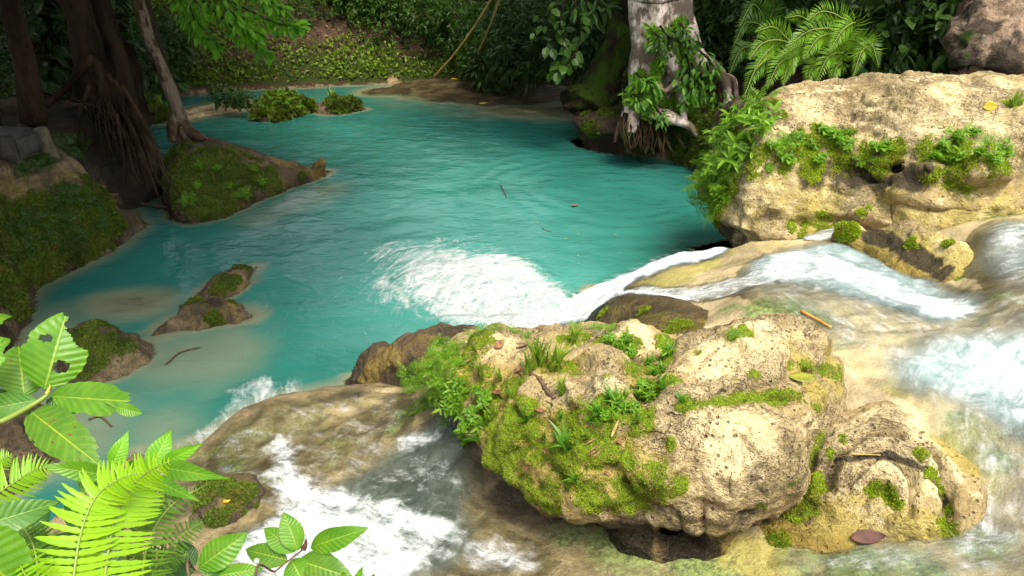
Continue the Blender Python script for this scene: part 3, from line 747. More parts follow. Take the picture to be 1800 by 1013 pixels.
ledge = rock('ledge_boulder',
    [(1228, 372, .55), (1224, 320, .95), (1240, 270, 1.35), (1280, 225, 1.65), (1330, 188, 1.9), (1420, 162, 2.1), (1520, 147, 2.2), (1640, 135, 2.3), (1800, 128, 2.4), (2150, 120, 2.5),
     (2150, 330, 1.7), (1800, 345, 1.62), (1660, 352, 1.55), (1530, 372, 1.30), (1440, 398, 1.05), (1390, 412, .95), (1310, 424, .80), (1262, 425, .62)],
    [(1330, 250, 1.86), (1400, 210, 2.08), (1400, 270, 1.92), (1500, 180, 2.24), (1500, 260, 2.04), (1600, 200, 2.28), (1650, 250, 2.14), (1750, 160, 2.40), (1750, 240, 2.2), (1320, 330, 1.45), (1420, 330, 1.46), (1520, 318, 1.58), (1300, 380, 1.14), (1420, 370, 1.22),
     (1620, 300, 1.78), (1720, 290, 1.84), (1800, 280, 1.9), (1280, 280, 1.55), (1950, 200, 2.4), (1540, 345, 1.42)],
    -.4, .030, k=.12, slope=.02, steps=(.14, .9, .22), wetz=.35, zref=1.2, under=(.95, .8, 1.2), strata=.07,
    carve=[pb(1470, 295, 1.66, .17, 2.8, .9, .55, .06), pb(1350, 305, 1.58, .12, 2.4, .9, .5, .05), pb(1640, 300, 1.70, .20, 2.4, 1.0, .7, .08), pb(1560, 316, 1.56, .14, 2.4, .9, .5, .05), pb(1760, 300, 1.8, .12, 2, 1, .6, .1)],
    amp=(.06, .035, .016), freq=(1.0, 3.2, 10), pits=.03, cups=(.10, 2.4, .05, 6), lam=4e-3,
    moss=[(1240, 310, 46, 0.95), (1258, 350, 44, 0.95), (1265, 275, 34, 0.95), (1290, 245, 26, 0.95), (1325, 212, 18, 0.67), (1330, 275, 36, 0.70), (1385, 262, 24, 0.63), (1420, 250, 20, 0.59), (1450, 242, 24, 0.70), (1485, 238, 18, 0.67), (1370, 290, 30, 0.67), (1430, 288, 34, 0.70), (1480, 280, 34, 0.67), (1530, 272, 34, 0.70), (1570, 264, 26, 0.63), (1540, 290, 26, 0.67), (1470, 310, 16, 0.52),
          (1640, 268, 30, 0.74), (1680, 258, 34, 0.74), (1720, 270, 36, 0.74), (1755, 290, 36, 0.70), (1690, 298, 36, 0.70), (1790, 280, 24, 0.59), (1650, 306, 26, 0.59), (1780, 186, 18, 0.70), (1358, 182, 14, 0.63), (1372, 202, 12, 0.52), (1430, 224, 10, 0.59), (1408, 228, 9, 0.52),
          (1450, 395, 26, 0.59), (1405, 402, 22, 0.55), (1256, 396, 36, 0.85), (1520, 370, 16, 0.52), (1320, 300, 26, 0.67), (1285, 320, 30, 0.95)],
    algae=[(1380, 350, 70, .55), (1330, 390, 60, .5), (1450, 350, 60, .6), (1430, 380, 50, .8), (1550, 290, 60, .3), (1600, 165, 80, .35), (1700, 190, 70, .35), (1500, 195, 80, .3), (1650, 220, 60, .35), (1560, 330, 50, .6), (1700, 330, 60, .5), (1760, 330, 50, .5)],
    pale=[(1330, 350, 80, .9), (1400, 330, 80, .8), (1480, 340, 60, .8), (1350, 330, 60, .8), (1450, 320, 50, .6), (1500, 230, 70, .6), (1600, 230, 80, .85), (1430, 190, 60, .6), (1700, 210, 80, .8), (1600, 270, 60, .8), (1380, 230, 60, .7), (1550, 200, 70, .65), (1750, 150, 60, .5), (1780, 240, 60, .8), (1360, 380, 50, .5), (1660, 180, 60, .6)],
    stain=[(1490, 302, 40, 1), (1550, 305, 40, 1), (1610, 308, 36, 1), (1430, 308, 30, .8), (1470, 298, 30, .8), (1530, 295, 36, .9), (1640, 300, 36, .8), (1590, 312, 26, .8), (1270, 410, 50, 1), (1245, 380, 36, .9), (1300, 425, 26, .6), (1700, 285, 30, .6), (1380, 302, 20, .5)],  # crevice and undercut shadow painted into the rock colour
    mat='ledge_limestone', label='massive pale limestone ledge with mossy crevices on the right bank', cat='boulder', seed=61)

lower_slab = rock('rock_slab',
    [(1525, 372, 1.22), (1560, 352, 1.36), (1650, 345, 1.46), (1760, 338, 1.55), (1900, 334, 1.6), (2100, 340, 1.7), (2100, 385, 1.55), (1800, 378, 1.46), (1700, 384, 1.42), (1600, 388, 1.34)],
    [(1580, 362, 1.44), (1680, 356, 1.52), (1780, 352, 1.6), (1950, 355, 1.64)],
    .8, .022, k=.07, slope=.1, amp=(.03, .03, .012), freq=(2, 4, 12), pits=.02,
    pale=[(1600, 355, 60, 1), (1700, 352, 60, 1), (1780, 350, 60, 1)], algae=[(1600, 375, 50, .8), (1690, 375, 50, .8), (1770, 370, 50, .8)], stain=[(1560, 372, 20, .6)], moss=[(1660, 350, 12, .6)],
    mat='ledge_limestone', label='flat ochre rock slab at the foot of the pale ledge above the stream boulder', seed=71)

top_boulder = rock('overhanging_boulder',
    [(1654, 100, 10.2, 'Y'), (1672, 112, 9.9, 'Y'), (1720, 118, 9.75, 'Y'), (1790, 120, 9.7, 'Y'), (1900, 118, 9.6, 'Y'), (2060, 110, 9.7, 'Y'), (2060, 60, 12, 'Y'), (1850, 60, 12.2, 'Y'), (1720, 60, 11.8, 'Y'), (1660, 80, 11, 'Y')],
    [(1690, 10, 10.4, 'Y'), (1760, -30, 10.6, 'Y'), (1850, -60, 10.8, 'Y'), (1690, 55, 10.1, 'Y'), (1780, 20, 10.2, 'Y'), (1950, 0, 10.5, 'Y'), (1700, -10, 11.2, 'Y'), (1800, -40, 11.6, 'Y')],
    2.36, .04, k=.30, zref=2.6, slope=-.02, under=(2.8, .3, 1.0), amp=(.16, .12, .04), freq=(.9, 2.6, 8), pits=.06, mat='pink_limestone',
    carve=[(*atY(1705, 15, 10.0), .22, 1.2, 1, .8, .1), (*atY(1735, 45, 9.8), .14, 1, 1, 1, .1)],
    pale=[(1720, 60, 60, .8), (1780, 50, 60, .7), (1670, 30, 30, 1), (1760, 15, 40, .8)], stain=[(1705, 15, 24, 1), (1730, 45, 24, .9), (1690, 95, 40, .7), (1770, 100, 40, .8), (1790, 70, 26, .6)], moss=[(1690, 70, 16, .7), (1680, 105, 20, .5)],  # shading of the hollows and underside painted dark
    label='pinkish pitted boulder overhanging the ledge in the top right corner', cat='boulder', seed=81)

tree_rock = rock('undercut_rock',
    [(1005, 208, .50), (1012, 196, .55), (1050, 190, .65), (1090, 186, .7), (1130, 195, .7), (1130, 240, .45), (1090, 236, .40), (1045, 232, .38), (1012, 222, .42)],
    [(1040, 200, .66), (1080, 196, .74), (1050, 215, .60)],
    -.3, .035, k=.08, slope=0, under=(.45, .45, 1.0), amp=(.06, .06, .02), freq=(1.4, 3.5, 10), mat='dark_limestone',
    moss=[(1030, 200, 16, .7), (1070, 195, 22, .9), (1040, 225, 30, .5)], algae=[(1020, 208, 12, .7), (1060, 205, 16, .6)], pale=[(1030, 208, 20, .8)], stain=[(1050, 230, 50, 1), (1015, 225, 24, .9), (1085, 228, 30, 1)],
    label='dark undercut rock in the pool left of the white trunk roots', seed=91)

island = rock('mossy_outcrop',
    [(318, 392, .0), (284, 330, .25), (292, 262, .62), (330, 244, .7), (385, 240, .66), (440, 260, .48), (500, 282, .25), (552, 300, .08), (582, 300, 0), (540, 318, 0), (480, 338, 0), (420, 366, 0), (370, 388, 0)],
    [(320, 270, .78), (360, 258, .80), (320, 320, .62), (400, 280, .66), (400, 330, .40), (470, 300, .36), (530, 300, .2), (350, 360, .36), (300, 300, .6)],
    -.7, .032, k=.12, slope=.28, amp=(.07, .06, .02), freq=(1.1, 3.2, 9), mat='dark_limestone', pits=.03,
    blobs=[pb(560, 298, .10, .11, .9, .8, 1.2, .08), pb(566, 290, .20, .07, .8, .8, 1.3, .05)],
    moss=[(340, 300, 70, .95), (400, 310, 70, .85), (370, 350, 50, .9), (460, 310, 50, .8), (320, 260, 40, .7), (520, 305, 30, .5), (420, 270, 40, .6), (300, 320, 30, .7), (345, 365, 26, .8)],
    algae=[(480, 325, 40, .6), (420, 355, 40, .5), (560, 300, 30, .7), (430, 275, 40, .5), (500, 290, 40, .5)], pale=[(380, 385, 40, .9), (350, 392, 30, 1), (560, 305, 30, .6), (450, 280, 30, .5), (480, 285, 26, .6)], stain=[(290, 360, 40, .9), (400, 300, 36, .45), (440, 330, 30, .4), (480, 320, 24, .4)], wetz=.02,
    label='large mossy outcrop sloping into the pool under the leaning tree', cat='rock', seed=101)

def islet(name, o, t, label, seed, **kw):
    a = dict(k=.08, slope=.5, steps=(.10, .7, .10), amp=(.05, .05, .015), freq=(1.6, 4, 11), mat='dark_limestone', wetz=-.10); a.update(kw)
    return rock(name, o, t, -.6, kw.pop('h', .03) if 'h' in kw else .03, **{k: v for k, v in a.items() if k != 'h'}, label=label, seed=seed)
islet('mossy_islet', [(452, 213, 0), (447, 190, .28), (470, 164, .5), (500, 156, .55), (540, 165, .4), (552, 190, .1), (530, 198, 0), (516, 208, 0), (480, 216, 0)],
      [(475, 180, .52), (510, 170, .62), (490, 195, .40), (530, 180, .4)], 'tall mossy islet of rock furred with fern near the far shore', 111, slope=.05,
      moss=[(480, 185, 40, 1), (520, 175, 40, 1), (490, 205, 30, .7)], stain=[(490, 210, 30, .8), (455, 205, 20, .8)], pale=[(470, 165, 12, .8)], h=.035)
islet('small_islet', [(548, 192, 0), (560, 178, .15), (580, 168, .34), (620, 168, .34), (634, 178, .2), (632, 192, 0), (600, 200, 0), (570, 200, 0)],
      [(580, 178, .3), (610, 174, .38), (600, 188, .2)], 'small flat islet with a grassy top right of the tall mossy islet', 121,
      moss=[(595, 175, 26, 1), (620, 178, 16, .9)], pale=[(570, 195, 20, .8), (600, 200, 30, .9)], algae=[(590, 192, 20, .5)], h=.035)
islet('low_islet', [(240, 205, 0), (232, 185, .15), (262, 176, .3), (300, 184, .3), (308, 198, .1), (300, 210, 0), (260, 218, 0)],
      [(265, 188, .34), (290, 192, .28)], 'low grassy islet behind the leaning tree at the left', 131, moss=[(270, 190, 40, 1), (295, 195, 24, .9)], stain=[(270, 212, 24, .5)], h=.04)
rp_up = islet('pool_rock', [(352, 520, 0), (372, 492, .05), (410, 462, .16), (446, 458, .14), (450, 470, 0), (430, 500, 0), (405, 520, 0), (370, 528, 0)],
      [(385, 495, .2), (425, 470, .26), (400, 508, .14)], 'narrow mossy rock leaning out of the pool, upper one of the pair', 141, slope=.35, h=.024,
      moss=[(400, 490, 30, .6), (430, 468, 20, .7), (380, 510, 20, .6)], algae=[(410, 490, 40, .6)], pale=[(450, 475, 30, 1), (430, 505, 30, 1), (365, 518, 16, .8)], stain=[(425, 465, 14, .5)])
rp_lo = islet('pool_rock', [(282, 588, 0), (290, 560, .12), (318, 524, .25), (360, 515, .25), (410, 520, .2), (434, 545, .08), (430, 560, 0), (380, 570, 0), (330, 575, 0)],
      [(310, 550, .32), (340, 535, .40), (400, 535, .34), (370, 555, .24), (320, 570, .12)], 'broad dark knobbly rock in the left pool, lower one of the pair', 151, slope=.45, h=.022, amp=(.05, .07, .02),
      moss=[(310, 555, 26, .8), (340, 530, 22, .6), (380, 565, 24, .5), (410, 530, 16, .5)], algae=[(400, 550, 40, .5), (340, 560, 30, .4)], stain=[(375, 535, 20, .8), (345, 548, 16, .5)], pale=[(300, 585, 30, .9), (380, 575, 30, .9), (435, 560, 26, 1), (365, 548, 12, .6)])
islet('mossy_rock', [(125, 668, 0), (105, 620, .12), (108, 575, .28), (150, 556, .34), (210, 580, .24), (250, 590, .12), (258, 620, 0), (230, 645, 0), (180, 668, 0)],
      [(140, 590, .42), (190, 600, .38), (235, 605, .22), (160, 640, .22)], 'green mossy rock in the shallows behind the chewed leaves', 161, slope=.35, h=.022, amp=(.04, .06, .02),
      moss=[(150, 590, 40, 1), (200, 600, 36, .9), (150, 630, 36, .8), (190, 570, 26, .9)], stain=[(170, 650, 30, .5), (230, 600, 16, .4)], pale=[(240, 635, 30, 1), (200, 660, 30, 1), (255, 610, 20, .9)], algae=[(235, 605, 20, .5)])
islet('sunken_rock', [(165, 550, -.12), (180, 536, -.08), (240, 528, -.07), (295, 534, -.10), (290, 555, -.12), (240, 570, -.12), (190, 568, -.12)],
      [(230, 548, -.03), (200, 552, -.05), (270, 545, -.05)], 'pale tan rock lying just under the water left of the knobbly rock', 171, slope=.8, h=.03, amp=(.015, .02, .01), mat='limestone', pale=[(230, 550, 80, .7)], stain=[(230, 550, 80, .35)])
islet('shore_rock', [(-60, 800, .1), (-60, 700, .25), (20, 690, .2), (70, 705, .08), (110, 740, 0), (105, 790, 0), (60, 830, .05), (0, 850, .1)],
      [(0, 740, .4), (50, 740, .28), (30, 790, .3)], 'dark low rock on the near shore under the chewed leaves', 181, slope=.4, h=.024, stain=[(40, 750, 60, .6)], pale=[(90, 800, 40, .4)], moss=[(0, 730, 40, .5)])
islet('mossy_rock', [(330, 905, .16), (345, 850, .22), (400, 830, .26), (460, 838, .26), (478, 875, .24), (440, 910, .22), (400, 935, .2), (350, 945, .2)],
      [(380, 880, .42), (430, 865, .40), (400, 910, .34)], 'flat mossy rock with an orange flower beside the white water', 191, slope=.4, h=.016, amp=(.03, .04, .012), freq=(2, 6, 16),
      moss=[(370, 870, 40, .9), (420, 860, 36, .9), (440, 890, 26, .6), (380, 910, 30, .6)], stain=[(400, 930, 36, .7), (430, 910, 26, .6)], algae=[(400, 895, 30, .6)])
travertine = rock('travertine_shelf',
    [(640, 160, .02), (700, 152, .03), (760, 140, .05), (840, 136, .06), (930, 146, .05), (990, 150, .05), (1015, 168, .03), (990, 182, .0), (930, 190, .0), (860, 190, .0), (800, 186, -.02), (740, 176, -.02), (680, 168, -.02)],
    [(760, 156, .03), (820, 150, .06), (880, 160, .0), (820, 172, .03), (900, 178, .04), (960, 165, .02), (700, 160, .02)],
    -.8, .05, k=.05, slope=.9, amp=(.05, .04, .015), freq=(.8, 2.0, 6), pale=[(750, 160, 60, .5), (900, 170, 60, .5), (820, 150, 60, .4)], algae=[(850, 160, 60, .5), (760, 150, 50, .4)], stain=[(880, 165, 50, .5), (820, 158, 40, .5), (940, 160, 60, .5), (720, 162, 40, .3)],
    edge=.75, mat='wet_limestone', wetz=.02, kind='structure', seed=201, zmax=.4, label=None)
sunk = rock('submerged_shoal',
    [(840, 195, -.04), (930, 188, -.03), (1030, 190, -.03), (1060, 200, -.04), (1000, 212, -.06), (900, 208, -.06)], [(930, 198, .0), (1000, 196, -.0), (880, 200, -.01)],
    -.8, .05, k=.08, slope=1.2, amp=(.03, .02, .01), freq=(1, 2, 6), pale=[(950, 198, 100, .6)], stain=[(950, 198, 100, .25)], kind='structure', seed=211, zmax=.3)
gravel_bar = rock('gravel_bar', [(255, 212, .0), (300, 200, .0), (350, 188, .01), (420, 178, .01), (470, 176, .0), (480, 186, .0), (430, 194, .0), (360, 204, .0), (300, 218, 0)], [(330, 200, .05), (400, 186, .06), (440, 184, .05)],
    -.6, .04, k=.05, slope=.9, edge=.25, amp=(.03, .03, .01), freq=(1, 2.5, 8), pale=[(350, 195, 60, .7), (430, 184, 40, .7)], stain=[(380, 190, 40, .35)], kind='structure', seed=215, zmax=.4)
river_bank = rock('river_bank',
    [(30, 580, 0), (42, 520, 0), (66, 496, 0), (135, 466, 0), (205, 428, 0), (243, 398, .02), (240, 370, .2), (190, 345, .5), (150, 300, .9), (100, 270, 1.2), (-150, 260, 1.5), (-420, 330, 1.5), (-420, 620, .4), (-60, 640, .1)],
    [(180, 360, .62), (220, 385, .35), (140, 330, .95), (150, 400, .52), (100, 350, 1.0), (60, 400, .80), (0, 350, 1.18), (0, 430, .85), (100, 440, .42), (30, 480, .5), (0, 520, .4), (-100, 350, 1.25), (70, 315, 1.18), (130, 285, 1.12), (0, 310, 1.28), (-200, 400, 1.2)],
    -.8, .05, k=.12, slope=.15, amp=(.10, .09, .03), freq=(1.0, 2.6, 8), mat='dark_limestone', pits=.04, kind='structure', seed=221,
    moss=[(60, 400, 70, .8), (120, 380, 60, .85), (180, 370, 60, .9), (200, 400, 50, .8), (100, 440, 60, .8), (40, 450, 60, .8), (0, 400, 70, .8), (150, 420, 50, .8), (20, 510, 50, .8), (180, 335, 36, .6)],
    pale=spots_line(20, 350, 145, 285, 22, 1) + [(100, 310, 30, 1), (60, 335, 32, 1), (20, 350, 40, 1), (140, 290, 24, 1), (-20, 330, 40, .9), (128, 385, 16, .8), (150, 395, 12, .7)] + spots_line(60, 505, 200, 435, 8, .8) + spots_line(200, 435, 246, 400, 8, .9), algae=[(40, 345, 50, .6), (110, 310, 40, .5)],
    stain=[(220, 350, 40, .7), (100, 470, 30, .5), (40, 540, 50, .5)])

# ---------------------------------------------------------------- ground, pool bed and banks
pool_line = ats([(28, 600, 0), (40, 525, 0), (66, 500, 0), (135, 470, 0), (205, 432, 0), (246, 398, 0), (205, 350, 0), (250, 330, 0), (262, 270, 0), (222, 222, 0), (215, 178, 0), (330, 166, 0), (450, 157, 0), (600, 151, 0),
                 (700, 148, 0), (770, 143, 0), (850, 138, 0), (930, 146, 0), (1000, 152, 0), (1020, 180, 0), (1060, 215, 0), (1120, 268, 0), (1200, 280, 0), (1250, 290, 0)])
extra_pts = np.array([[5.2, 9.2, 0], [5.0, 6.0, 0], [3.0, 4.4, 0], [0, 3.6, 0], [-1.5, 3.2, 0], [-3.2, 3.4, 0], [-4.6, 4.2, 0]])
pool_poly = np.r_[pool_line, extra_pts]
def ground_h(X, Y):
    D = poly_sdf(X, Y, pool_poly)
    d = np.maximum(D, 0)
    P = np.stack([X, Y, X * 0], -1)
    wl = sstep(-3.0, -5.0, X) * (1 - sstep(15, 19, Y)) * sstep(3.0, 6.0, Y)
    wr = sstep(1.5, 3.0, X) * (1 - sstep(16, 19, Y))
    far = .74 * d - .012 * np.maximum(d - 2, 0) ** 2
    far = np.minimum(far, 7 + .1 * d)
    left = .75 * (1 - np.exp(-d / .5)) + .30 * d
    right = .35 * (1 - np.exp(-d / .3)) + .42 * d
    H = far * (1 - wl) * (1 - wr) + left * wl + right * wr * (1 - wl)
    near = 1 - sstep(2.2, 5.5, Y)
    bank = 2.3 - 1.9 * sstep(.7, 2.2, Y) - .2 * np.clip(np.abs(X) - 1, 0, 3) * 0
    H = H * (1 - near) + (bank) * near
    H = np.minimum(H, 9)
    H = H + (.10 * fbm(P, .8, 4, s=301) + .035 * fbm(P, 3.0, 3, s=302)) * sstep(.05, .8, D)
    H = np.where(D < 0, -1.5 * (1 - np.exp(np.minimum(D, 0) * 1.3)), H)
    # keep the ground under the stream bed low
    m = sstep(.6, 1.6, X) * (1 - sstep(3.4, 5.5, Y)) if False else 0
    inn = poly_sdf(X, Y, np.array([[-3.0, 1.9], [1.0, 1.5], [8, 1.5], [9, 4], [9, 8.8], [4, 9.5], [2.2, 9], [1, 6], [-3.2, 5]]))
    H = np.where(inn < 0, np.minimum(H, -.2 + (-inn < .5) * 0), H)
    return H
def warp_axis(a0, a1, b0, b1, h, far):
    mid = np.arange(a0, a1 + h, h)
    def arm(s):
        r, st, x = [], h, 0
        while x < far:
            st *= 1.22; x += st; r.append(x)
        return np.array(r)
    return np.r_[a0 - arm(0)[::-1], mid, mid[-1] + arm(0)]
gx = warp_axis(-11, 11, 0, 0, .11, 120); gy = warp_axis(-1, 30, 0, 0, .11, 160)
GX, GY = np.meshgrid(gx, gy, indexing='ij')
GZ = ground_h(GX, GY)
GV = np.stack([GX, GY, GZ], -1).reshape(-1, 3)
GQ = grid_faces(*GX.shape)
ground_bvh = bvh_of(GV, [GQ])
def ground_z(x, y):
    r = ground_bvh.ray_cast(Vector((x, y, 60)), Vector((0, 0, -1)))
    return r[0][2] if r[0] is not None else 0
g_moss = spot_field(GV, ground_bvh, spots_line(230, 130, 720, 125, 40, .75) + spots_line(720, 125, 900, 110, 40, .7) + [(640, 90, 40, .5), (1250, 260, 60, .7), (1180, 255, 40, .7), (560, 110, 60, .6), (760, 50, 60, .6)], .4, 5)
g_pale = spot_field(GV, ground_bvh, spots_line(230, 166, 760, 146, 9, .5) + [(690, 140, 14, .7), (860, 132, 20, .6)], .3, 6)
SOLIDS.append((GV, GQ))
ground = link('ground', mesh_from('ground', GV, [GQ], dict(moss=g_moss, pale=g_pale)), MAT['earth'], kind='structure')

# ---------------------------------------------------------------- stream bed (one sheet of rock under the running water)
SB = [(140, 850, -.15), (190, 835, -.02), (230, 806, -.02), (350, 786, -.02), (400, 752, -.02), (460, 726, -.02), (530, 706, -.02), (600, 690, 0),
      (420, 790, .20), (480, 770, .28), (560, 740, .32), (640, 720, .36), (690, 700, .40), (700, 740, .46), (420, 840, .22), (350, 840, .14), (300, 880, .14), (500, 830, .30), (600, 800, .38), (680, 775, .44),
      (740, 752, .56), (790, 745, .66), (720, 800, .40), (700, 850, .36), (620, 850, .33), (560, 900, .30), (480, 950, .28), (400, 990, .28), (650, 960, .36), (760, 830, .48), (800, 880, .50), (860, 960, .52), (960, 1000, .60),
      (900, 870, .55), (1000, 940, .62), (1120, 1000, .68), (1260, 1010, .74), (1400, 985, .82), (1500, 990, .88), (1600, 985, .94), (1720, 960, .98), (1790, 880, 1.06), (1760, 800, 1.14), (1800, 780, 1.2), (1690, 720, 1.20), (1640, 700, 1.22), (1600, 640, 1.26), (1750, 640, 1.30), (1800, 700, 1.26), (1900, 640, 1.36),
      (1500, 580, 1.30), (1540, 620, 1.28), (1460, 560, 1.30), (1400, 545, 1.28), (1330, 545, 1.22), (1270, 540, 1.02), (1300, 520, 1.16), (1430, 514, 1.26), (1560, 548, 1.32), (1650, 570, 1.36),
      (1200, 520, .78), (1150, 490, .66), (1090, 508, .44), (1040, 530, .22), (1000, 555, .04), (960, 575, -.1), (1200, 470, .74), (1250, 455, .80), (1300, 435, .86), (1230, 450, .72), (1180, 458, .58), (1120, 478, .42), (1060, 500, .20), (1400, 425, 1.0), (1450, 410, 1.02), (1330, 430, .9),
      (1350, 470, 1.0), (1420, 470, 1.08), (1500, 480, 1.13), (1590, 525, 1.18), (1660, 548, 1.20), (1560, 485, 1.12), (1640, 518, 1.19), (1600, 450, 1.1), (1680, 460, 1.25), (1480, 440, 1.1), (1700, 525, 1.34), (1720, 560, 1.40), (1760, 520, 1.48), (1800, 525, 1.5), (1790, 590, 1.44), (1720, 600, 1.38),
      (1760, 470, 1.48), (1800, 440, 1.54), (1740, 420, 1.52), (1800, 405, 1.58), (1730, 400, 1.46), (1900, 450, 1.62), (1850, 560, 1.54), (2000, 550, 1.62), (2100, 700, 1.55), (2100, 450, 1.75), (1900, 390, 1.62), (1900, 850, 1.25), (2050, 900, 1.35)]
SBP = ats(SB)
# behind the crest of the slide the bed drops straight to the pool
crest = ats([(1060, 498, .18), (1120, 476, .40), (1180, 456, .56), (1230, 448, .70), (1290, 432, .84), (1330, 424, .90)])
drop = crest.copy(); drop[:, 1] += .55; drop[:, 0] -= .12; drop[:, 2] = -.35
rim = ats([(150, 815, 0), (240, 790, 0), (350, 765, 0), (430, 722, 0), (500, 695, 0), (570, 680, 0)]); rim2 = rim.copy(); rim2[:, 1] += .22; rim2[:, 2] = -.6
S_f = RBF(np.r_[SBP, drop, rim2, [[-2.6, 2.0, .2], [0, 1.6, .6], [2, 1.6, .9], [5, 1.6, 1.2], [7.5, 2, 1.4], [7.5, 7, 1.8]]], 6e-4)
sx = np.arange(-3.3, 7.6, .027); sy = np.arange(1.75, 8.3, .027)
SX, SY = np.meshgrid(sx, sy, indexing='ij')
SZ = S_f(SX, SY)
SZ = np.minimum(SZ, 2.0)
sp = np.stack([SX, SY, SX * 0], -1)
# keep only where the bed is above the pool floor and short of the ledge
bed_poly = np.r_[ats([(120, 870, 0), (120, 830, -.1), (230, 790, -.1), (350, 765, -.1), (440, 715, -.1), (530, 690, -.1), (610, 672, -.1), (760, 640, .0), (900, 600, 0), (985, 545, 0)]), drop[:, :3],
                 ats([(1420, 392, 1.0), (1560, 360, 1.2), (1800, 360, 1.5), (2150, 360, 1.7)]), [[7.4, 2.0, 0], [4.0, 1.85, 0], [0, 1.85, 0], [-2.9, 1.9, 0]]]
bd = poly_sdf(SX, SY, chaikin(bed_poly[:, :2], 1))
SZ = SZ + (.030 * fbm(sp, 1.5, 4, s=401) + .022 * fbm(sp, 4.5, 4, s=402, ridged=True) + .006 * fbm(sp, 16, 3, s=403))
BEDV0 = np.stack([SX, SY, SZ], -1).reshape(-1, 3)
bed_bvh0 = bvh_of(BEDV0, [grid_faces(*SX.shape)])
def on_bed(P):
    r = []
    for px, py in P:
        h, _ = hit(bed_bvh0, px, py)
        r.append(h if h is not None else at(px, py, .8))
    return np.array(r)
def region(P, soft, wob=.08, seed=0, smooth=2):
    """1 inside an area of the stream, fading over `soft` metres"""
    d = poly_sdf(SX, SY, chaikin(on_bed(P)[:, :2], smooth)) + wob * fbm(sp, 2.4, 4, s=seed)
    return 1 - sstep(-soft, soft, d)
# --- where water runs
lineA = on_bed([(1900, 470), (1780, 500), (1700, 540), (1640, 545), (1540, 500), (1440, 465), (1330, 465), (1220, 480), (1120, 500), (1020, 545)])
lineB = on_bed([(1950, 560), (1800, 640), (1740, 720), (1760, 830), (1740, 940), (1500, 985), (1300, 1000), (1100, 985), (950, 960), (800, 900), (680, 860), (560, 830), (430, 800), (300, 810)])
uA, vA = polyline_uv(SX, SY, lineA); uB, vB = polyline_uv(SX, SY, lineB)
lineC = on_bed([(1800, 600), (1640, 600), (1480, 550), (1350, 520), (1200, 500)])
deepA = region([(1300, 470), (1400, 440), (1500, 440), (1600, 490), (1690, 530), (1720, 545), (1660, 575), (1560, 545), (1430, 508), (1340, 500)], .13, seed=411)
deepB = region([(1560, 640), (1640, 600), (1760, 590), (2250, 580), (2250, 760), (1790, 770), (1700, 710), (1600, 690)], .16, seed=412)
deepC = region([(690, 770), (740, 755), (800, 752), (820, 830), (800, 900), (840, 1000), (380, 1000), (400, 950), (470, 920), (520, 880), (600, 860), (650, 830)], .10, .14, seed=413)
deepD = region([(1730, 400), (1830, 395), (2200, 400), (2200, 480), (1830, 470), (1760, 490), (1720, 450)], .12, seed=414)
foamA = region([(1320, 470), (1400, 440), (1480, 465), (1570, 500), (1660, 545), (1715, 540), (1660, 570), (1570, 545), (1480, 505), (1400, 500), (1330, 505)], .16, seed=421) * .62
foamA = np.maximum(foamA, region([(1600, 525), (1690, 530), (1720, 548), (1670, 572), (1600, 555)], .08, seed=422) * .85)
slide = region([(960, 575), (1000, 530), (1080, 495), (1150, 468), (1260, 440), (1285, 446), (1180, 474), (1110, 500), (1090, 520), (1060, 535), (1035, 575)], .06, seed=423) * 1.0
slide2 = region([(1090, 508), (1200, 512), (1330, 480), (1370, 495), (1300, 515), (1230, 532), (1150, 520)], .05, seed=424) * .62
edge2 = region([(1080, 514), (1150, 513), (1235, 528), (1235, 535), (1150, 521), (1080, 524)], .03, .02, seed=425) * .9
foamB = region([(1640, 620), (1760, 600), (2250, 600), (2250, 760), (1800, 760), (1720, 700)], .25, seed=426) * .60
foamC = region([(470, 775), (520, 770), (545, 830), (600, 880), (700, 900), (780, 930), (860, 1010), (380, 1010), (420, 950), (490, 920), (475, 850)], .12, .16, seed=427) * .76
foamC = np.maximum(foamC, region([(690, 768), (790, 752), (780, 785), (715, 805)], .06, seed=428) * .74)
filmC = region([(360, 790), (480, 720), (620, 690), (700, 700), (720, 760), (640, 840), (560, 860), (480, 900), (400, 860)], .1, seed=451) * .30
foamC = np.maximum(foamC, region([(600, 840), (720, 790), (820, 850), (820, 960), (700, 920)], .14, seed=429) * .24)
foamC = np.maximum(foamC, region([(560, 700), (640, 690), (520, 760), (480, 770)], .1, seed=430) * .12)
foamD = np.maximum(region([(1420, 412), (1480, 408), (1470, 425), (1400, 425)], .04, seed=431) * .6, region([(1720, 400), (1830, 395), (1830, 470), (1740, 490)], .2, seed=432) * .42)
film = region([(1270, 520), (1430, 505), (1560, 545), (1700, 560), (2250, 560), (2250, 1010), (1300, 1010), (1500, 960), (1680, 930), (1720, 820), (1640, 700), (1540, 660), (1440, 580)], .12, seed=433) * .58
foamE = region([(1690, 850), (1790, 840), (1790, 1000), (1620, 1000)], .2, seed=434) * .40
foamE = np.maximum(foamE, region([(800, 960), (900, 940), (980, 1010), (800, 1010)], .08, seed=435) * .5)
film2 = region([(1720, 420), (1760, 520), (1690, 560), (2250, 560), (2250, 400)], .1, seed=436) * .42
foam = np.maximum.reduce([foamA, slide, slide2, edge2, foamB, foamC, foamD, foamE, film * .46, film2 * .62, filmC * .75])
deep = np.maximum.reduce([deepA * .85, deepB * .75, deepC * .62, deepD * .40, slide * .9])
water_m = np.maximum.reduce([deep, foam, film, film2, filmC])
wd = .012 + .05 * deep
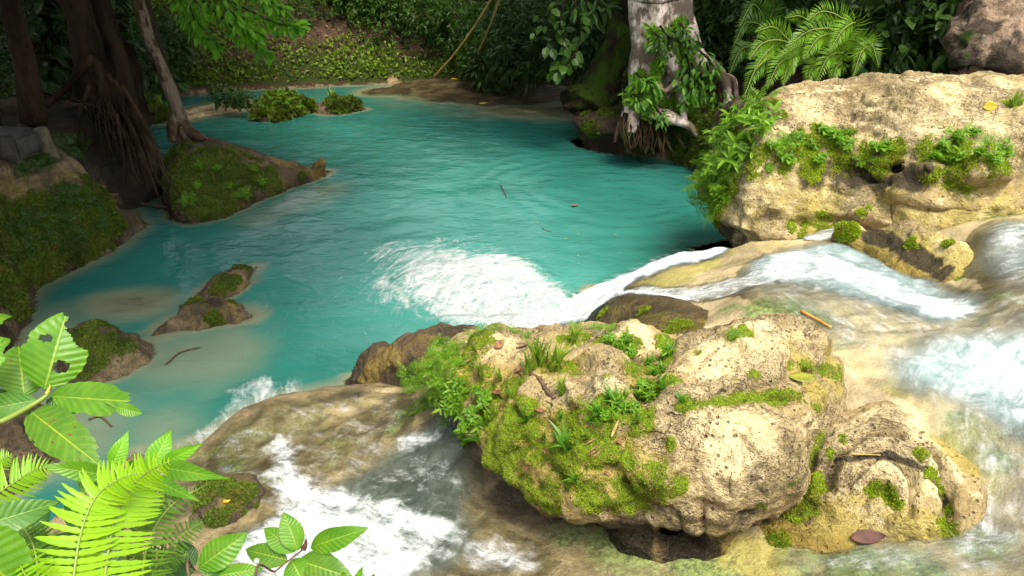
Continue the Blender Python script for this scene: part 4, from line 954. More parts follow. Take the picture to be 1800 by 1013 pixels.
wavy = .035 * fbm(np.stack([uA * 1.2, vA * 3, uA * 0], -1), 1.5, 4, s=441) * deepA + .035 * fbm(np.stack([uB * 1.2, vB * 3, uA * 0], -1), 1.4, 4, s=442) * np.maximum(deepB, deepC * .8) + .03 * fbm(sp, 5, 4, s=443) * foamC
flowA = (np.abs(vA) < np.abs(vB))
flow = np.stack([np.where(flowA, uA, uB), np.where(flowA, vA, vB), flowA * 3.0], -1).reshape(-1, 3)
bed_bvh = bed_bvh0
bed_keep = (bd < 0.0)
Q = grid_faces(*SX.shape)
qk = bed_keep.ravel()[Q].all(1)
bed_moss = spot_field(BEDV0, bed_bvh0, [(420, 790, 90, .5), (520, 740, 80, .42), (350, 830, 90, .55), (480, 830, 70, .5), (600, 790, 60, .45), (300, 880, 80, .5), (640, 720, 50, .35), (1340, 545, 50, .8), (1400, 540, 40, .7), (1430, 560, 40, .95), (1280, 545, 30, .6), (1400, 575, 30, .7), (1100, 950, 110, .75), (1000, 930, 70, .6), (950, 880, 40, .5), (1250, 1000, 90, .8), (1400, 985, 60, .7), (1500, 1000, 70, .8), (1600, 1000, 70, .7), (1720, 960, 60, .7), (1700, 780, 40, .9),
    (1740, 810, 40, .9), (1690, 740, 30, .9), (720, 720, 36, .8), (690, 750, 26, .7), (430, 770, 60, .4), (400, 820, 50, .7), (560, 810, 50, .35), (1760, 520, 26, .8), (1740, 380, 50, .8), (1730, 560, 20, .6), (1780, 400, 50, .6), (1620, 1000, 60, .6), (1790, 760, 60, .5), (1180, 500, 40, .4), (1480, 600, 30, .5)], .35, 7)
bed_alg = spot_field(BEDV0, bed_bvh0, [(1180, 490, 60, .75), (1240, 465, 40, .75), (1130, 500, 40, .6), (1280, 440, 40, .6), (1430, 565, 30, .8), (1540, 640, 60, .4), (1580, 680, 40, .6), (1350, 430, 50, .5), (1720, 850, 50, .7), (1690, 790, 50, .8), (1700, 560, 40, .5), (1780, 530, 50, .5), (1330, 985, 80, .7), (1720, 760, 50, .7)], .35, 8)
bed_pale = spot_field(BEDV0, bed_bvh0, [(1400, 560, 60, .5), (1720, 560, 60, .5), (1790, 520, 60, .5), (1760, 400, 60, .5), (1350, 510, 40, .4), (1750, 850, 60, .5), (1740, 940, 60, .4), (1520, 640, 60, .8), (1600, 720, 50, .8), (1550, 590, 60, .7), (1660, 620, 50, .6), (1500, 560, 60, .5), (1700, 700, 40, .5), (600, 730, 60, .5), (660, 700, 50, .6), (520, 760, 60, .4), (1500, 560, 60, .5), (1560, 600, 60, .6), (1600, 680, 50, .6), (1760, 480, 40, .4), (1300, 520, 40, .3), (1240, 590, 60, .6)], .35, 9)
bed_pale = np.maximum(bed_pale, .58 * sstep(.9, 1.8, BEDV0[:, 0]) * sstep(2.6, 3.6, BEDV0[:, 1] + .25 * BEDV0[:, 0]))
bed_st = spot_field(BEDV0, bed_bvh0, [(420, 800, 70, .5), (500, 850, 50, .55), (350, 830, 60, .6), (640, 800, 40, .4), (560, 770, 50, .3), (780, 830, 50, .6), (720, 880, 60, .6), (620, 690, 40, .5), (680, 700, 30, .5), (900, 880, 60, .7), (860, 830, 40, .5), (960, 900, 60, .6), (1050, 980, 60, .4), (1300, 500, 20, .0), (640, 690, 30, .4), (470, 740, 40, .35), (1620, 500, 40, .6), (1560, 465, 30, .6), (300, 900, 60, .6)], .35, 10)
bV, bF, bA = compact(BEDV0, [Q[qk]], dict(moss=bed_moss, algae=bed_alg, pale=bed_pale, stain=bed_st, wet=water_m.ravel(), flow=flow))
link('stream_bed', mesh_from('stream_bed', bV, bF, bA), MAT['bed'], kind='structure')
SOLIDS.append((bV, bF[0]))
wz = SZ + wd + wavy
wk = (water_m > .02)
for _ in range(1):
    wk = wk | np.roll(wk, 1, 0) | np.roll(wk, -1, 0) | np.roll(wk, 1, 1) | np.roll(wk, -1, 1)
wk &= bed_keep
qk = wk.ravel()[Q].all(1)
SV = np.stack([SX, SY, wz], -1).reshape(-1, 3)
opac = np.clip(deep * 1.0 + .22 * film + .20 * film2, 0, .92).ravel()
tone = np.maximum(deepC, region([(600, 740), (900, 740), (1000, 1000), (380, 1000), (450, 800)], .2, seed=450)).ravel()
sV, sF, sA = compact(SV, [Q[qk]], dict(tone=tone, depth=opac, foam=foam.ravel(), flow=flow))
link('stream_water', mesh_from('stream_water', sV, sF, sA), MAT['stream'], kind='structure')

for L in ROCKS.values():
    for R in L: place_rock(R)

# ---------------------------------------------------------------- pool water
wx = np.arange(-13.5, 8.5, .05); wy = np.r_[np.arange(2.2, 9, .04), np.arange(9, 27, .08)]
WX, WY = np.meshgrid(wx, wy, indexing='ij')
P0 = np.stack([WX, WY, WX * 0], -1)
pd = poly_sdf(WX, WY, pool_poly)
SVs, SFs = join([(v, [q]) for v, q in SOLIDS])
solid_bvh = bvh_of(SVs, SFs)
dep = np.full(WX.shape, 2.0)
near_edge = (pd < .35)
for i, j in np.argwhere(near_edge):
    r = solid_bvh.ray_cast(Vector((WX[i, j], WY[i, j], 3.2)), Vector((0, 0, -1)))
    if r[0] is not None: dep[i, j] = -r[0][2]
dep = np.where(near_edge, dep, -.2)
wkeep = dep > -.12
depth_op = 1 - np.exp(-np.maximum(dep + .01, 0) * 24.0)
def wregion(P, soft, wob=.12, seed=0, fr=1.5):
    d = poly_sdf(WX, WY, chaikin(ats([(a, b, 0) for a, b in P])[:, :2], 2)) + wob * fbm(P0, fr, 4, s=seed)
    return 1 - sstep(-soft, soft, d)
pf = wregion([(700, 490), (740, 455), (850, 440), (935, 462), (990, 500), (1040, 545), (1000, 600), (900, 600), (790, 570), (730, 540)], .30, .2, 501) * .95
pf = np.maximum(pf, wregion([(790, 500), (880, 475), (960, 495), (1010, 540), (990, 600), (860, 580), (800, 550)], .40, .25, 510) * .88)
pf = np.maximum(pf, wregion([(630, 480), (680, 440), (760, 430), (860, 440), (940, 470), (900, 520), (760, 560), (680, 530)], .50, .45, 502) * .72)
pf = np.maximum(pf, wregion([(1000, 530), (1060, 500), (1120, 470), (1200, 445), (1270, 436), (1260, 446), (1120, 490), (1040, 540)], .20, .12, 503) * .85)
pf = np.maximum(pf, wregion([(940, 540), (1000, 515), (1070, 500), (1060, 530), (1010, 580), (940, 600)], .15, .12, 508) * .95)
pf = np.maximum(pf, wregion([(420, 690), (470, 668), (540, 680), (560, 700), (500, 730), (420, 750), (330, 795), (330, 770), (400, 730)], .13, .15, 504) * .62)
pf = np.maximum(pf, wregion([(170, 815), (250, 790), (360, 775), (340, 800), (200, 830)], .10, .1, 505) * .5)
pf = np.maximum(pf, wregion([(395, 690), (455, 672), (530, 676), (520, 700), (440, 725)], .1, .15, 506) * .55)
milk = wregion([(600, 420), (800, 400), (1000, 450), (1100, 480), (1000, 600), (700, 620), (560, 560)], .9, .3, 511) * .45
milk = np.maximum(milk, wregion([(500, 380), (700, 300), (1000, 330), (1150, 430), (1000, 560), (600, 640)], 1.2, .3, 512) * .22)
sand = (1 - sstep(.02, .60, dep)) * .95
sand = np.maximum(sand, wregion([(400, 380), (480, 350), (600, 315), (620, 330), (520, 380), (440, 410)], .35, .3, 513) * .42)
sand = np.maximum(sand, wregion([(180, 640), (270, 600), (380, 580), (450, 560), (455, 610), (390, 670), (270, 700)], .4, .3, 514) * .62)
sand = np.maximum(sand, wregion([(230, 740), (330, 720), (380, 740), (330, 780), (220, 800)], .3, .3, 515) * .5)
sand = np.maximum(sand, wregion([(20, 560), (120, 540), (200, 560), (120, 640), (260, 680), (250, 780), (100, 840), (0, 700)], .4, .3, 520) * .62)
sand = np.maximum(sand, wregion([(700, 182), (830, 186), (1000, 188), (1060, 202), (1000, 216), (860, 212), (760, 196)], .5, .4, 518) * .42)
sand = np.maximum(sand, wregion([(640, 170), (720, 172), (760, 190), (680, 195)], .5, .4, 519) * .25)
thread = np.maximum(wregion([(560, 420), (700, 400), (900, 420), (1100, 440), (1080, 500), (900, 620), (640, 640), (520, 560)], .8, .4, 516), .30 * wregion([(450, 250), (700, 200), (1000, 250), (1100, 420), (700, 640), (400, 640), (350, 450)], 1.2, .4, 517))
# swirl: distance and angle round the plunge foam carry the flow lines
cc = at(900, 560, 0)
ang = np.arctan2(WY - cc[1], WX - cc[0]); rad = np.hypot(WX - cc[0], (WY - cc[1]) * 1.1)
fl = np.stack([ang * (1.0 + .5 * rad), rad + .25 * fbm(P0, .7, 3, s=521), rad * 0], -1)
# keep the pattern continuous: blend to plain plan coordinates behind the seam
rc = at(1210, 330, 0)
rr = np.hypot(WX - rc[0] + 1.2, WY - rc[1] + .5)
ripple = .12 * np.sin(rr * 2 * np.pi / .40 + 7 * fbm(P0, .55, 3, s=522)) * sstep(-.5, .5, fbm(P0, .6, 2, s=527)) * (1 - sstep(1.5, 4.0, rr)) * sstep(.3, 1, rr)
pz = .012 * fbm(P0, .9, 3, s=523) + .010 * fbm(P0, 3.0, 3, s=524) + .05 * pf * (.6 + .9 * fbm(P0, 4.0, 4, s=525)) + .006 * ripple
PV = np.stack([WX, WY, pz], -1).reshape(-1, 3)
Q = grid_faces(*WX.shape)
qk = wkeep.ravel()[Q].any(1)
flat = lambda a: a.reshape(-1)
pV, pF, pA = compact(PV, [Q[qk]], dict(depth=flat(depth_op), foam=flat(pf), milk=flat(milk), sand=flat(sand), thread=flat(thread), ripple=flat(ripple), flow=fl.reshape(-1, 3)))
link('pool_water', mesh_from('pool_water', pV, pF, pA), MAT['pool'], kind='structure')
# ---------------------------------------------------------------- leaves, ferns, shrubs, trees
LT_V = np.array([[0, 0, 0], [.28, -.40, .05], [.28, .40, .05], [.34, 0, 0], [.66, -.38, .02], [.66, .38, .02], [.70, 0, -.03], [1, 0, -.14]])
LT_T = np.array([[0, 1, 3], [0, 3, 2], [4, 7, 6], [6, 7, 5]]); LT_Q = np.array([[1, 4, 6, 3], [3, 6, 5, 2]])
LS_V = np.array([[0, 0, 0], [.45, -.5, .06], [1, 0, -.08], [.45, .5, .06]]); LS_Q = np.array([[0, 1, 2, 3]])
def unit(v): return v / (np.linalg.norm(v, axis=-1, keepdims=True) + 1e-9)
def leaves(pos, axis, nor, L, W, vary=None, simple=False, rng=RNG):
    n = len(pos)
    axis = unit(axis); side = unit(np.cross(nor, axis)); nor = np.cross(axis, side)
    T = LS_V if simple else LT_V
    L = np.broadcast_to(L, n); W = np.broadcast_to(W, n)
    V = (pos[:, None] + axis[:, None] * (T[None, :, 0:1] * L[:, None, None]) + side[:, None] * (T[None, :, 1:2] * W[:, None, None]) + nor[:, None] * (T[None, :, 2:3] * L[:, None, None])).reshape(-1, 3)
    o = (np.arange(n) * len(T))[:, None, None]
    F = [(LS_Q[None] + o).reshape(-1, 4)] if simple else [(LT_Q[None] + o).reshape(-1, 4), (LT_T[None] + o).reshape(-1, 3)]
    vary = rng.random(n) if vary is None else vary
    return V, F, np.repeat(vary, len(T))
def joinv(parts):
    V, F = join([(p[0], p[1]) for p in parts])
    return V, F, np.concatenate([p[2] for p in parts])
def rand_dirs(n, rng=RNG):
    return unit(rng.normal(size=(n, 3)))
def leaf_crown(n_cl, per, rad, leafL, ratio=.45, rng=RNG, simple=False, droop=.35, shell=.55, spread=.6, lump=0.35, seed=0):
    """clusters of leaves on twigs through an uneven crown; rad = (rx, ry, rz)"""
    d = rand_dirs(n_cl, rng)
    rr = (shell + (1 - shell) * rng.random(n_cl) ** .6) * (1 + lump * vnoise(d * 2.2 + seed, seed))
    c = d * rr[:, None] * np.array(rad)
    out = unit(d + np.array([0, 0, .25]) + .5 * rand_dirs(n_cl, rng))
    cv = np.clip(.5 + .38 * vnoise(c * (1.6 / max(rad)) * 2 + 9, seed + 3) + .25 * rng.normal(size=n_cl), 0, 1)
    pos = np.repeat(c, per, 0); ax = np.repeat(out, per, 0)
    m = len(pos)
    k = np.tile(np.arange(per), n_cl) / per
    pos = pos + ax * (k * leafL * 1.6)[:, None] + rng.normal(size=(m, 3)) * leafL * .12
    a = unit(ax * .6 + spread * rand_dirs(m, rng) + np.array([0, 0, -droop]))
    nor = unit(np.array([0, 0, 1.0]) + .55 * rng.normal(size=(m, 3)))
    L = leafL * (.65 + .6 * rng.random(m))
    return leaves(pos, a, nor, L, L * ratio * (.8 + .4 * rng.random(m)), np.clip(np.repeat(cv, per) + .12 * rng.normal(size=m), 0, 1), simple)
def frond(L, W, pairs, e0=60, e1=-30, pw=.30, seed=0, fwd=62, droop=.25, curl=0.0, detail=False, gap=.10):
    """a fern frond growing along +Y; returns (leaflets, rachis)"""
    rng = np.random.default_rng(seed)
    n = 24
    t = np.linspace(0, 1, n)
    el = np.radians(e0 + (e1 - e0) * t ** 1.1)
    st = L / (n - 1)
    y = np.r_[0, np.cumsum(np.cos(el[:-1]) * st)]; z = np.r_[0, np.cumsum(np.sin(el[:-1]) * st)]
    x = curl * L * t ** 2
    C = np.stack([x, y, z], 1)
    tp = np.linspace(gap, .985, pairs)
    prof = np.clip(np.minimum((tp - gap + .10) / .28, 1), 0, 1) ** .8 * np.clip((1.02 - tp) / .62, 0, 1) ** .75
    parts = []
    P = np.stack([np.interp(tp, t, C[:, k]) for k in range(3)], 1)
    Tn = np.stack([np.interp(tp, t, np.gradient(C[:, k])) for k in range(3)], 1); Tn = unit(Tn)
    up = unit(np.cross(np.array([1.0, 0, 0]), Tn))
    for s in (-1, 1):
        sd = unit(np.cross(Tn, up)) * s
        f = np.radians(fwd + 6 * rng.normal(size=pairs))
        ax = unit(sd * np.sin(f)[:, None] + Tn * np.cos(f)[:, None] - up * (droop * (.6 + .4 * tp))[:, None] + .05 * rng.normal(size=(pairs, 3)))
        ln = W * prof * (.92 + .16 * rng.random(pairs)); ln = np.maximum(ln, W * .04)
        parts.append(leaves(P, ax, up, ln, np.maximum(ln * 0 + W * pw * .5, 0) * np.clip(prof + .25, 0, 1), np.clip(.55 + .2 * rng.normal(size=pairs), 0, 1), not detail, rng))
    rV, rF = tube(C[::3], np.linspace(.012, .003, len(C[::3])) * L, n=12, sides=5)
    return joinv(parts), (rV, rF, np.full(len(rV), .7))
def rotz(V, a):
    c, s = math.cos(a), math.sin(a)
    return np.stack([V[:, 0] * c - V[:, 1] * s, V[:, 0] * s + V[:, 1] * c, V[:, 2]], 1)
def fern_mesh(name, n, L, W, pairs, seed, e0=(50, 80), e1=(-50, -10), pw=.3, detail=False):
    rng = np.random.default_rng(seed); parts = []
    for k in range(n):
        a = 2 * math.pi * (k + .6 * rng.random()) / n; l = L * (.65 + .45 * rng.random())
        lf, rc = frond(l, W * (.8 + .4 * rng.random()), pairs, rng.uniform(*e0), rng.uniform(*e1), pw, seed * 31 + k, detail=detail, curl=.15 * rng.normal())
        for p in (lf, rc): parts.append((rotz(p[0], a), p[1], np.clip(p[2] + .15 * rng.normal(), 0, 1)))
    V, F, v = joinv(parts)
    return mesh_from(name, V, F, dict(vary=v), smooth=False)
def tuft_mesh(name, n, L, seed, w=.012, lean=.6):
    rng = np.random.default_rng(seed); parts = []
    for k in range(n):
        a = rng.uniform(0, 6.28); l = L * (.5 + .6 * rng.random()); le = lean * rng.random()
        t = np.linspace(0, 1, 5)
        C = np.stack([math.cos(a) * l * le * t ** 1.6, math.sin(a) * l * le * t ** 1.6, l * t * (1 - .35 * le * t)], 1) + np.r_[rng.normal(size=2) * L * .06, 0]
        sd = np.array([-math.sin(a), math.cos(a), 0]); ww = w * (1 - t ** 2) * L / .2 + .0004
        V = np.r_[C - sd * ww[:, None], C + sd * ww[:, None]]
        F = np.array([[i, i + 1, i + 6, i + 5] for i in range(4)])
        parts.append((V, [F], np.full(10, rng.random())))
    V, F, v = joinv(parts)
    return mesh_from(name, V, F, dict(vary=v), smooth=True)
def herb_mesh(name, n_st, L, leafL, seed, ratio=.45, simple=False):
    """leafy sprigs rising from one spot"""
    rng = np.random.default_rng(seed); parts = []
    for k in range(n_st):
        a = rng.uniform(0, 6.28); l = L * (.6 + .5 * rng.random()); le = .7 * rng.random()
        t = np.linspace(.25, 1, 6)
        C = np.stack([math.cos(a) * l * le * t, math.sin(a) * l * le * t, l * t * (1 - .4 * le * t)], 1)
        m = 12
        pos = np.repeat(C, 2, 0); az = a + np.arange(m) * 2.4 + rng.normal(size=m) * .3
        ax = np.stack([np.cos(az), np.sin(az), .35 + .3 * rng.normal(size=m)], 1)
        ll = leafL * (.7 + .5 * rng.random(m))
        parts.append(leaves(pos, ax, np.array([0, 0, 1.]) + .25 * rng.normal(size=(m, 3)), ll, ll * ratio, np.clip(.5 + .25 * rng.normal(size=m), 0, 1), simple, rng))
        tv, tf = tube(np.r_[[[0, 0, 0]], C[1::2]], np.full(4, .008 * L), n=8, sides=4)
        parts.append((tv, tf, np.full(len(tv), .3)))
    V, F, v = joinv(parts)
    return mesh_from(name, V, F, dict(vary=v), smooth=False)
def put(name, me, mat, loc, rz, sc, label, cat, group=None, tilt=(0, 0)):
    o = link(name, me, None, loc=loc, label=label, cat=cat, group=group)
    if len(me.materials) == 0: me.materials.append(MAT[mat])
    o.rotation_euler = (tilt[0], tilt[1], rz); o.scale = (sc,) * 3
    return o

# ---- moss leaflets on the rocks
def moss_on(R, n, size, mat, thr=.45, seed=0, parent_part='moss', front=True):
    rng = np.random.default_rng(seed)
    V, Q, A = R['V'], R['Q'], R['A']['moss']
    ctr = V[Q].mean(1)
    v = CAM - ctr
    fn = R['N'][Q[:, 0]]
    m = A[Q].mean(1)
    area = np.linalg.norm(np.cross(V[Q[:, 1]] - V[Q[:, 0]], V[Q[:, 3]] - V[Q[:, 0]]), axis=1)
    w = area * (m > thr) * ((fn * v).sum(1) > -.2 * np.linalg.norm(v, axis=1))
    if w.sum() <= 0: return
    f = rng.choice(len(Q), n, p=w / w.sum())
    a, b = rng.random((2, n, 1))
    q = V[Q[f]]
    a, b = a, b
    pos = (q[:, 0] * (1 - a) + q[:, 1] * a) * (1 - b) + (q[:, 3] * (1 - a) + q[:, 2] * a) * b
    nn = R['N'][Q[f][:, 0]]
    ax = unit(nn * .8 + .8 * rand_dirs(n, rng) + np.array([0, 0, .2]))
    L = size * (.5 + rng.random(n))
    vv = np.clip(.5 + .45 * vnoise(pos * 6, 3) + .22 * rng.normal(size=n), 0, 1)
    lv, lf, va = leaves(pos - nn * size * .1 - R['c'], ax, nn + .4 * rand_dirs(n, rng), L, L * .6, vv, True, rng)
    link(parent_part, mesh_from(parent_part, lv, lf, dict(vary=va), smooth=False), MAT[mat], parent=R['obj'])
def bank_patch(R, n, size, mat, seed): moss_on(R, n, size, mat, seed=seed)
moss_on(main_boulder, 26000, .0085, 'moss_leaf', seed=1)
moss_on(terraced_rock, 8000, .012, 'moss_leaf', seed=2)
moss_on(ledge, 26000, .020, 'moss_leaf', seed=3)
moss_on(wet_rock, 3000, .022, 'moss_leaf', seed=4)
moss_on(ledge_under, 2500, .03, 'moss_leaf', seed=5)
moss_on(dark_rock, 3000, .025, 'moss_leaf', seed=6)
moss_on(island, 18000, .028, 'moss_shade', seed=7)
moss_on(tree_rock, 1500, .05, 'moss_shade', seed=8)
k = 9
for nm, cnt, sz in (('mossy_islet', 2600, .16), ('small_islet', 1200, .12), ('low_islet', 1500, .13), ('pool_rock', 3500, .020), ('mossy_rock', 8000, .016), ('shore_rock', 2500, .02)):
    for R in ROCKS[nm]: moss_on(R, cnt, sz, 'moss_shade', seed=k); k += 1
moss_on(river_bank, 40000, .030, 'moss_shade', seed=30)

# ---- far bank ground cover and fallen leaves (nobody could count these)
def on_ground(xy):
    return np.array([[x, y, ground_z(x, y)] for x, y in xy])
def scatter_ground(n, x0, x1, y0, y1, fn, seed):
    rng = np.random.default_rng(seed)
    xy = np.c_[rng.uniform(x0, x1, n), rng.uniform(y0, y1, n)]
    d = poly_sdf(xy[:, 0], xy[:, 1], pool_poly)
    keep = rng.random(n) < fn(xy, d)
    return on_ground(xy[keep]), rng
def cover_fn(xy, d):
    p = np.c_[xy, xy[:, 0] * 0]
    nz = fbm(p, .7, 3, s=601)
    bare = np.exp(-(((xy[:, 0] + 3.0) / 1.8) ** 2 + ((d - 2.1) / .75) ** 2)) * 1.2      # brown slope in the middle of the far bank
    return np.where((d > .15) & (d < 6), np.clip(.80 + 1.3 * nz - bare - .10 * np.maximum(d - 1.5, 0), 0, 1), 0)
gp, rng_ = scatter_ground(150000, -13, 6.5, 15.5, 30, cover_fn, 5)
n = len(gp)
cv = np.clip(.5 + .5 * fbm(gp, 1.1, 3, s=611) + .2 * rng_.normal(size=n), 0, 1)
gp = gp + np.c_[np.zeros((n, 2)), .30 * rng_.random(n) ** 2 * np.clip(cv * 1.5, 0, 1)]
lv, lf, va = leaves(gp, rand_dirs(n, rng_) + np.array([0, -.3, .7]), np.array([0, -.5, 1.]) + .5 * rng_.normal(size=(n, 3)), .11 * (.5 + rng_.random(n)), .065 * (.5 + rng_.random(n)), cv, True)
link('ground_cover', mesh_from('ground_cover', lv, lf, dict(vary=va), smooth=False), MAT['cover'], label='low green creepers covering the foot of the far bank', cat='ground cover', kind='stuff')
gp, rng_ = scatter_ground(12000, -13, 7, 5, 28, lambda xy, d: np.where(d > .2, .8, 0), 6)
n = len(gp)
lv, lf, va = leaves(gp + [0, 0, .02], np.c_[rng_.normal(size=(n, 2)), .25 * rng_.normal(size=n)], np.array([0, -.3, 1.]) + .4 * rng_.normal(size=(n, 3)), .14 * (.5 + rng_.random(n)), .08 * (.5 + rng_.random(n)), None, True)
link('leaf_litter', mesh_from('leaf_litter', lv, lf, dict(vary=va), smooth=False), MAT['litter'], label='dry brown fallen leaves strewn over the forest soil', cat='leaf litter', kind='stuff')

# ---- shrubs of the undergrowth
def shrub_mesh(seed, rad, ncl, per, leafL, ratio, simple=False):
    V, F, v = leaf_crown(ncl, per, rad, leafL, ratio, np.random.default_rng(seed), simple, seed=seed, shell=.35)
    return mesh_from('shrub', V, F, dict(vary=v), smooth=False)
SH = [shrub_mesh(1, (1.0, .9, .9), 170, 7, .20, .42), shrub_mesh(2, (1.1, .9, .8), 110, 6, .30, .5), shrub_mesh(3, (.9, .9, 1.1), 240, 7, .15, .40), shrub_mesh(4, (1.1, 1, .7), 120, 8, .24, .30)]
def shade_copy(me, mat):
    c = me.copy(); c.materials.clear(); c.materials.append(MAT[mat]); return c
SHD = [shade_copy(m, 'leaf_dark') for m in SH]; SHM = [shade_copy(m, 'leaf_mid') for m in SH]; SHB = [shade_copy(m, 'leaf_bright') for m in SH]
rs = np.random.default_rng(77)
def shrub_row(pts, meshes, label, group, s=(.7, 1.2), dz=.3):
    for (px, py, Y) in pts:
        p = atY(px, py, Y)
        g = ground_z(p[0], p[1])
        sc = rs.uniform(*s)
        put('shrub', meshes[rs.integers(len(meshes))], None, (p[0], p[1], max(g - .1, p[2]) + dz * sc), rs.uniform(0, 6.28), sc, label, 'shrub', group)
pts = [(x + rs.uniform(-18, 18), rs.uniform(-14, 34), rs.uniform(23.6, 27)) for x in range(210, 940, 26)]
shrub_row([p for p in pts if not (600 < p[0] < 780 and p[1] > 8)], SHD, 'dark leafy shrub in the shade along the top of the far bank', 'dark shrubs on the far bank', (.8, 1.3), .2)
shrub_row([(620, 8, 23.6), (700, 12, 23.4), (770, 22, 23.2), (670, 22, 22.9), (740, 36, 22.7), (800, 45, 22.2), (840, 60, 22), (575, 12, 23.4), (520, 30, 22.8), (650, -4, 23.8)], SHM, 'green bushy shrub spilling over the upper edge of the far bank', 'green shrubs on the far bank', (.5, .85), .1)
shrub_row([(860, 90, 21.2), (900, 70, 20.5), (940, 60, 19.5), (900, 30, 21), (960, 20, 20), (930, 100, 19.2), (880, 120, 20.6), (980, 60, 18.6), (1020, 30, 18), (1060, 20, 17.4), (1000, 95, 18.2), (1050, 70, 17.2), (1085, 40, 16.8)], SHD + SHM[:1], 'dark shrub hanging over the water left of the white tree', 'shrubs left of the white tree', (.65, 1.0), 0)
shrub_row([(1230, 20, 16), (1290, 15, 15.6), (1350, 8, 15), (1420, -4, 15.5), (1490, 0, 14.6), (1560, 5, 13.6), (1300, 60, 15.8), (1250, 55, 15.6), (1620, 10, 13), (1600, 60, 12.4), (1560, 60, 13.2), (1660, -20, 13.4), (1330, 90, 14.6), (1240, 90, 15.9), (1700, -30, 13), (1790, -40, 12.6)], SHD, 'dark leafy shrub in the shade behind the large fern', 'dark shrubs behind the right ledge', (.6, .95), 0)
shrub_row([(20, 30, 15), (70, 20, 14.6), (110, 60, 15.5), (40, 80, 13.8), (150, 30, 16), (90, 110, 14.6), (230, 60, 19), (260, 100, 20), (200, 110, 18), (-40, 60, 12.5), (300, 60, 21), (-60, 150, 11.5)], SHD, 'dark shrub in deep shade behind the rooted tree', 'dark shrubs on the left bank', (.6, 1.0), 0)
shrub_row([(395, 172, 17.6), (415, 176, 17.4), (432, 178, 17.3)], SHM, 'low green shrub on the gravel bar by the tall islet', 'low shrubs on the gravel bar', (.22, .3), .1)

# ---- forest trees: trunks, some added out of view, under crowns that shade the water
CR = []
for s in range(3):
    V, F, v = leaf_crown(1000, 7, (4.2, 4.0, 2.2), .42, .45, np.random.default_rng(40 + s), True, seed=40 + s, shell=.2)
    CR.append(mesh_from('crown', V, F, dict(vary=v), smooth=False))
def tree(name, base, top, r, cz, crown, label, group=None, bark='bark_dark', mat='leaf_dark', lean_pts=None, cs=1.0):
    base = np.array(base, float); top = np.array(top, float)
    root = empty(name, base, label, 'tree', group)
    mid = (base + top) / 2 + rs.normal(size=3) * [.15, .15, 0]
    V, F = tube(np.array([base - [0, 0, .5], base + (top - base) * .06, mid, top]) - base, [r * 1.7, r * 1.15, r * .85, r * .4], n=26, sides=14, rough=.25, freq=2, seed=int(r * 99))
    link('trunk', mesh_from('trunk', V, F, dict(moss=np.clip(.5 - V[:, 2] * .25, 0, .6))), MAT[bark], parent=root)
    parts = []
    for k in range(4):
        a = k * 1.6 + rs.uniform(0, 1); e = top - base + np.array([math.cos(a) * 2.2, math.sin(a) * 2.2, .6 + rs.random()])
        s_ = (top - base) * (.72 + .05 * k)
        parts.append(tube(np.array([s_, (s_ + e) / 2 + [0, 0, .3], e]), [r * .35, r * .22, r * .08], n=10, sides=6))
    V, F = join(parts)
    link('limb', mesh_from('limb', V, F, dict(moss=np.zeros(len(V)))), MAT[bark], parent=root)
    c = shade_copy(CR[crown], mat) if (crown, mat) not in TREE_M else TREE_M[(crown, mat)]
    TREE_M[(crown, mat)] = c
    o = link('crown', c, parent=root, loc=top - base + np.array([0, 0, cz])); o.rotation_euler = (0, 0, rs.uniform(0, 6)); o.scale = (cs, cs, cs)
    return root
TREE_M = {}
def trunk_at(px, py, Y, lean, h, r, **kw):
    p = atY(px, py, Y); g = ground_z(p[0], p[1]); b = np.array([p[0], p[1], g - .1])
    return tree('forest_tree', b, b + [lean[0], lean[1], h], r, kw.pop('cz', .4), kw.pop('crown', rs.integers(3)), **kw)
far_l = 'dark slender trunk rising from the top of the far bank into the canopy'
for (px, py, Y, ln, h, r) in [(300, 20, 26, (.3, -1), 9, .22), (430, 10, 27, (0, -1.5), 10, .3), (560, 0, 25.5, (-.5, -1), 9, .2), (640, 0, 27, (0, -1), 10, .25), (820, 10, 26, (.5, -1), 9.5, .28), (905, 15, 24.5, (.3, -1.5), 9, .2), (1000, 10, 23, (0, -1), 10, .26)]:
    trunk_at(px, py, Y, ln, h, r, label=far_l, group='trees on the far bank', cs=.75)
rgt_l = 'dark trunk in the undergrowth behind the pale ledge'
for (px, py, Y, ln, h, r) in [(1505, 60, 13.5, (0, .3), 8, .13), (1640, 30, 15.5, (.3, 0), 9, .2), (1400, 20, 18, (.2, -.3), 9, .22), (1290, 20, 19, (0, -.4), 9, .24), (1780, 20, 15, (.5, .2), 9, .3)]:
    trunk_at(px, py, Y, ln, h, r, label=rgt_l, group='trees behind the right ledge', bark='bark_brown' if px == 1505 else 'bark_dark')
lft_l = 'dark trunk in deep shade on the left bank, or one added unseen to shade the pool'
for (px, py, Y, ln, h, r) in [(80, 90, 14.5, (.6, .2), 8.0, .28), (205, 80, 16.5, (.2, 0), 9, .30), (235, 80, 20, (.1, -.5), 9, .22), (-60, 240, 9.6, (1.6, -.6), 6.4, .3), (-200, 330, 8.0, (2.2, -.6), 6.4, .3), (-330, 480, 6.6, (2.6, -.4), 6.4, .28)]:  # last three are unseen, added leaning in so their crowns shade the pool
    trunk_at(px, py, Y, ln, h, r, label=lft_l, group='trees on the left bank, some added unseen', cz=.2)

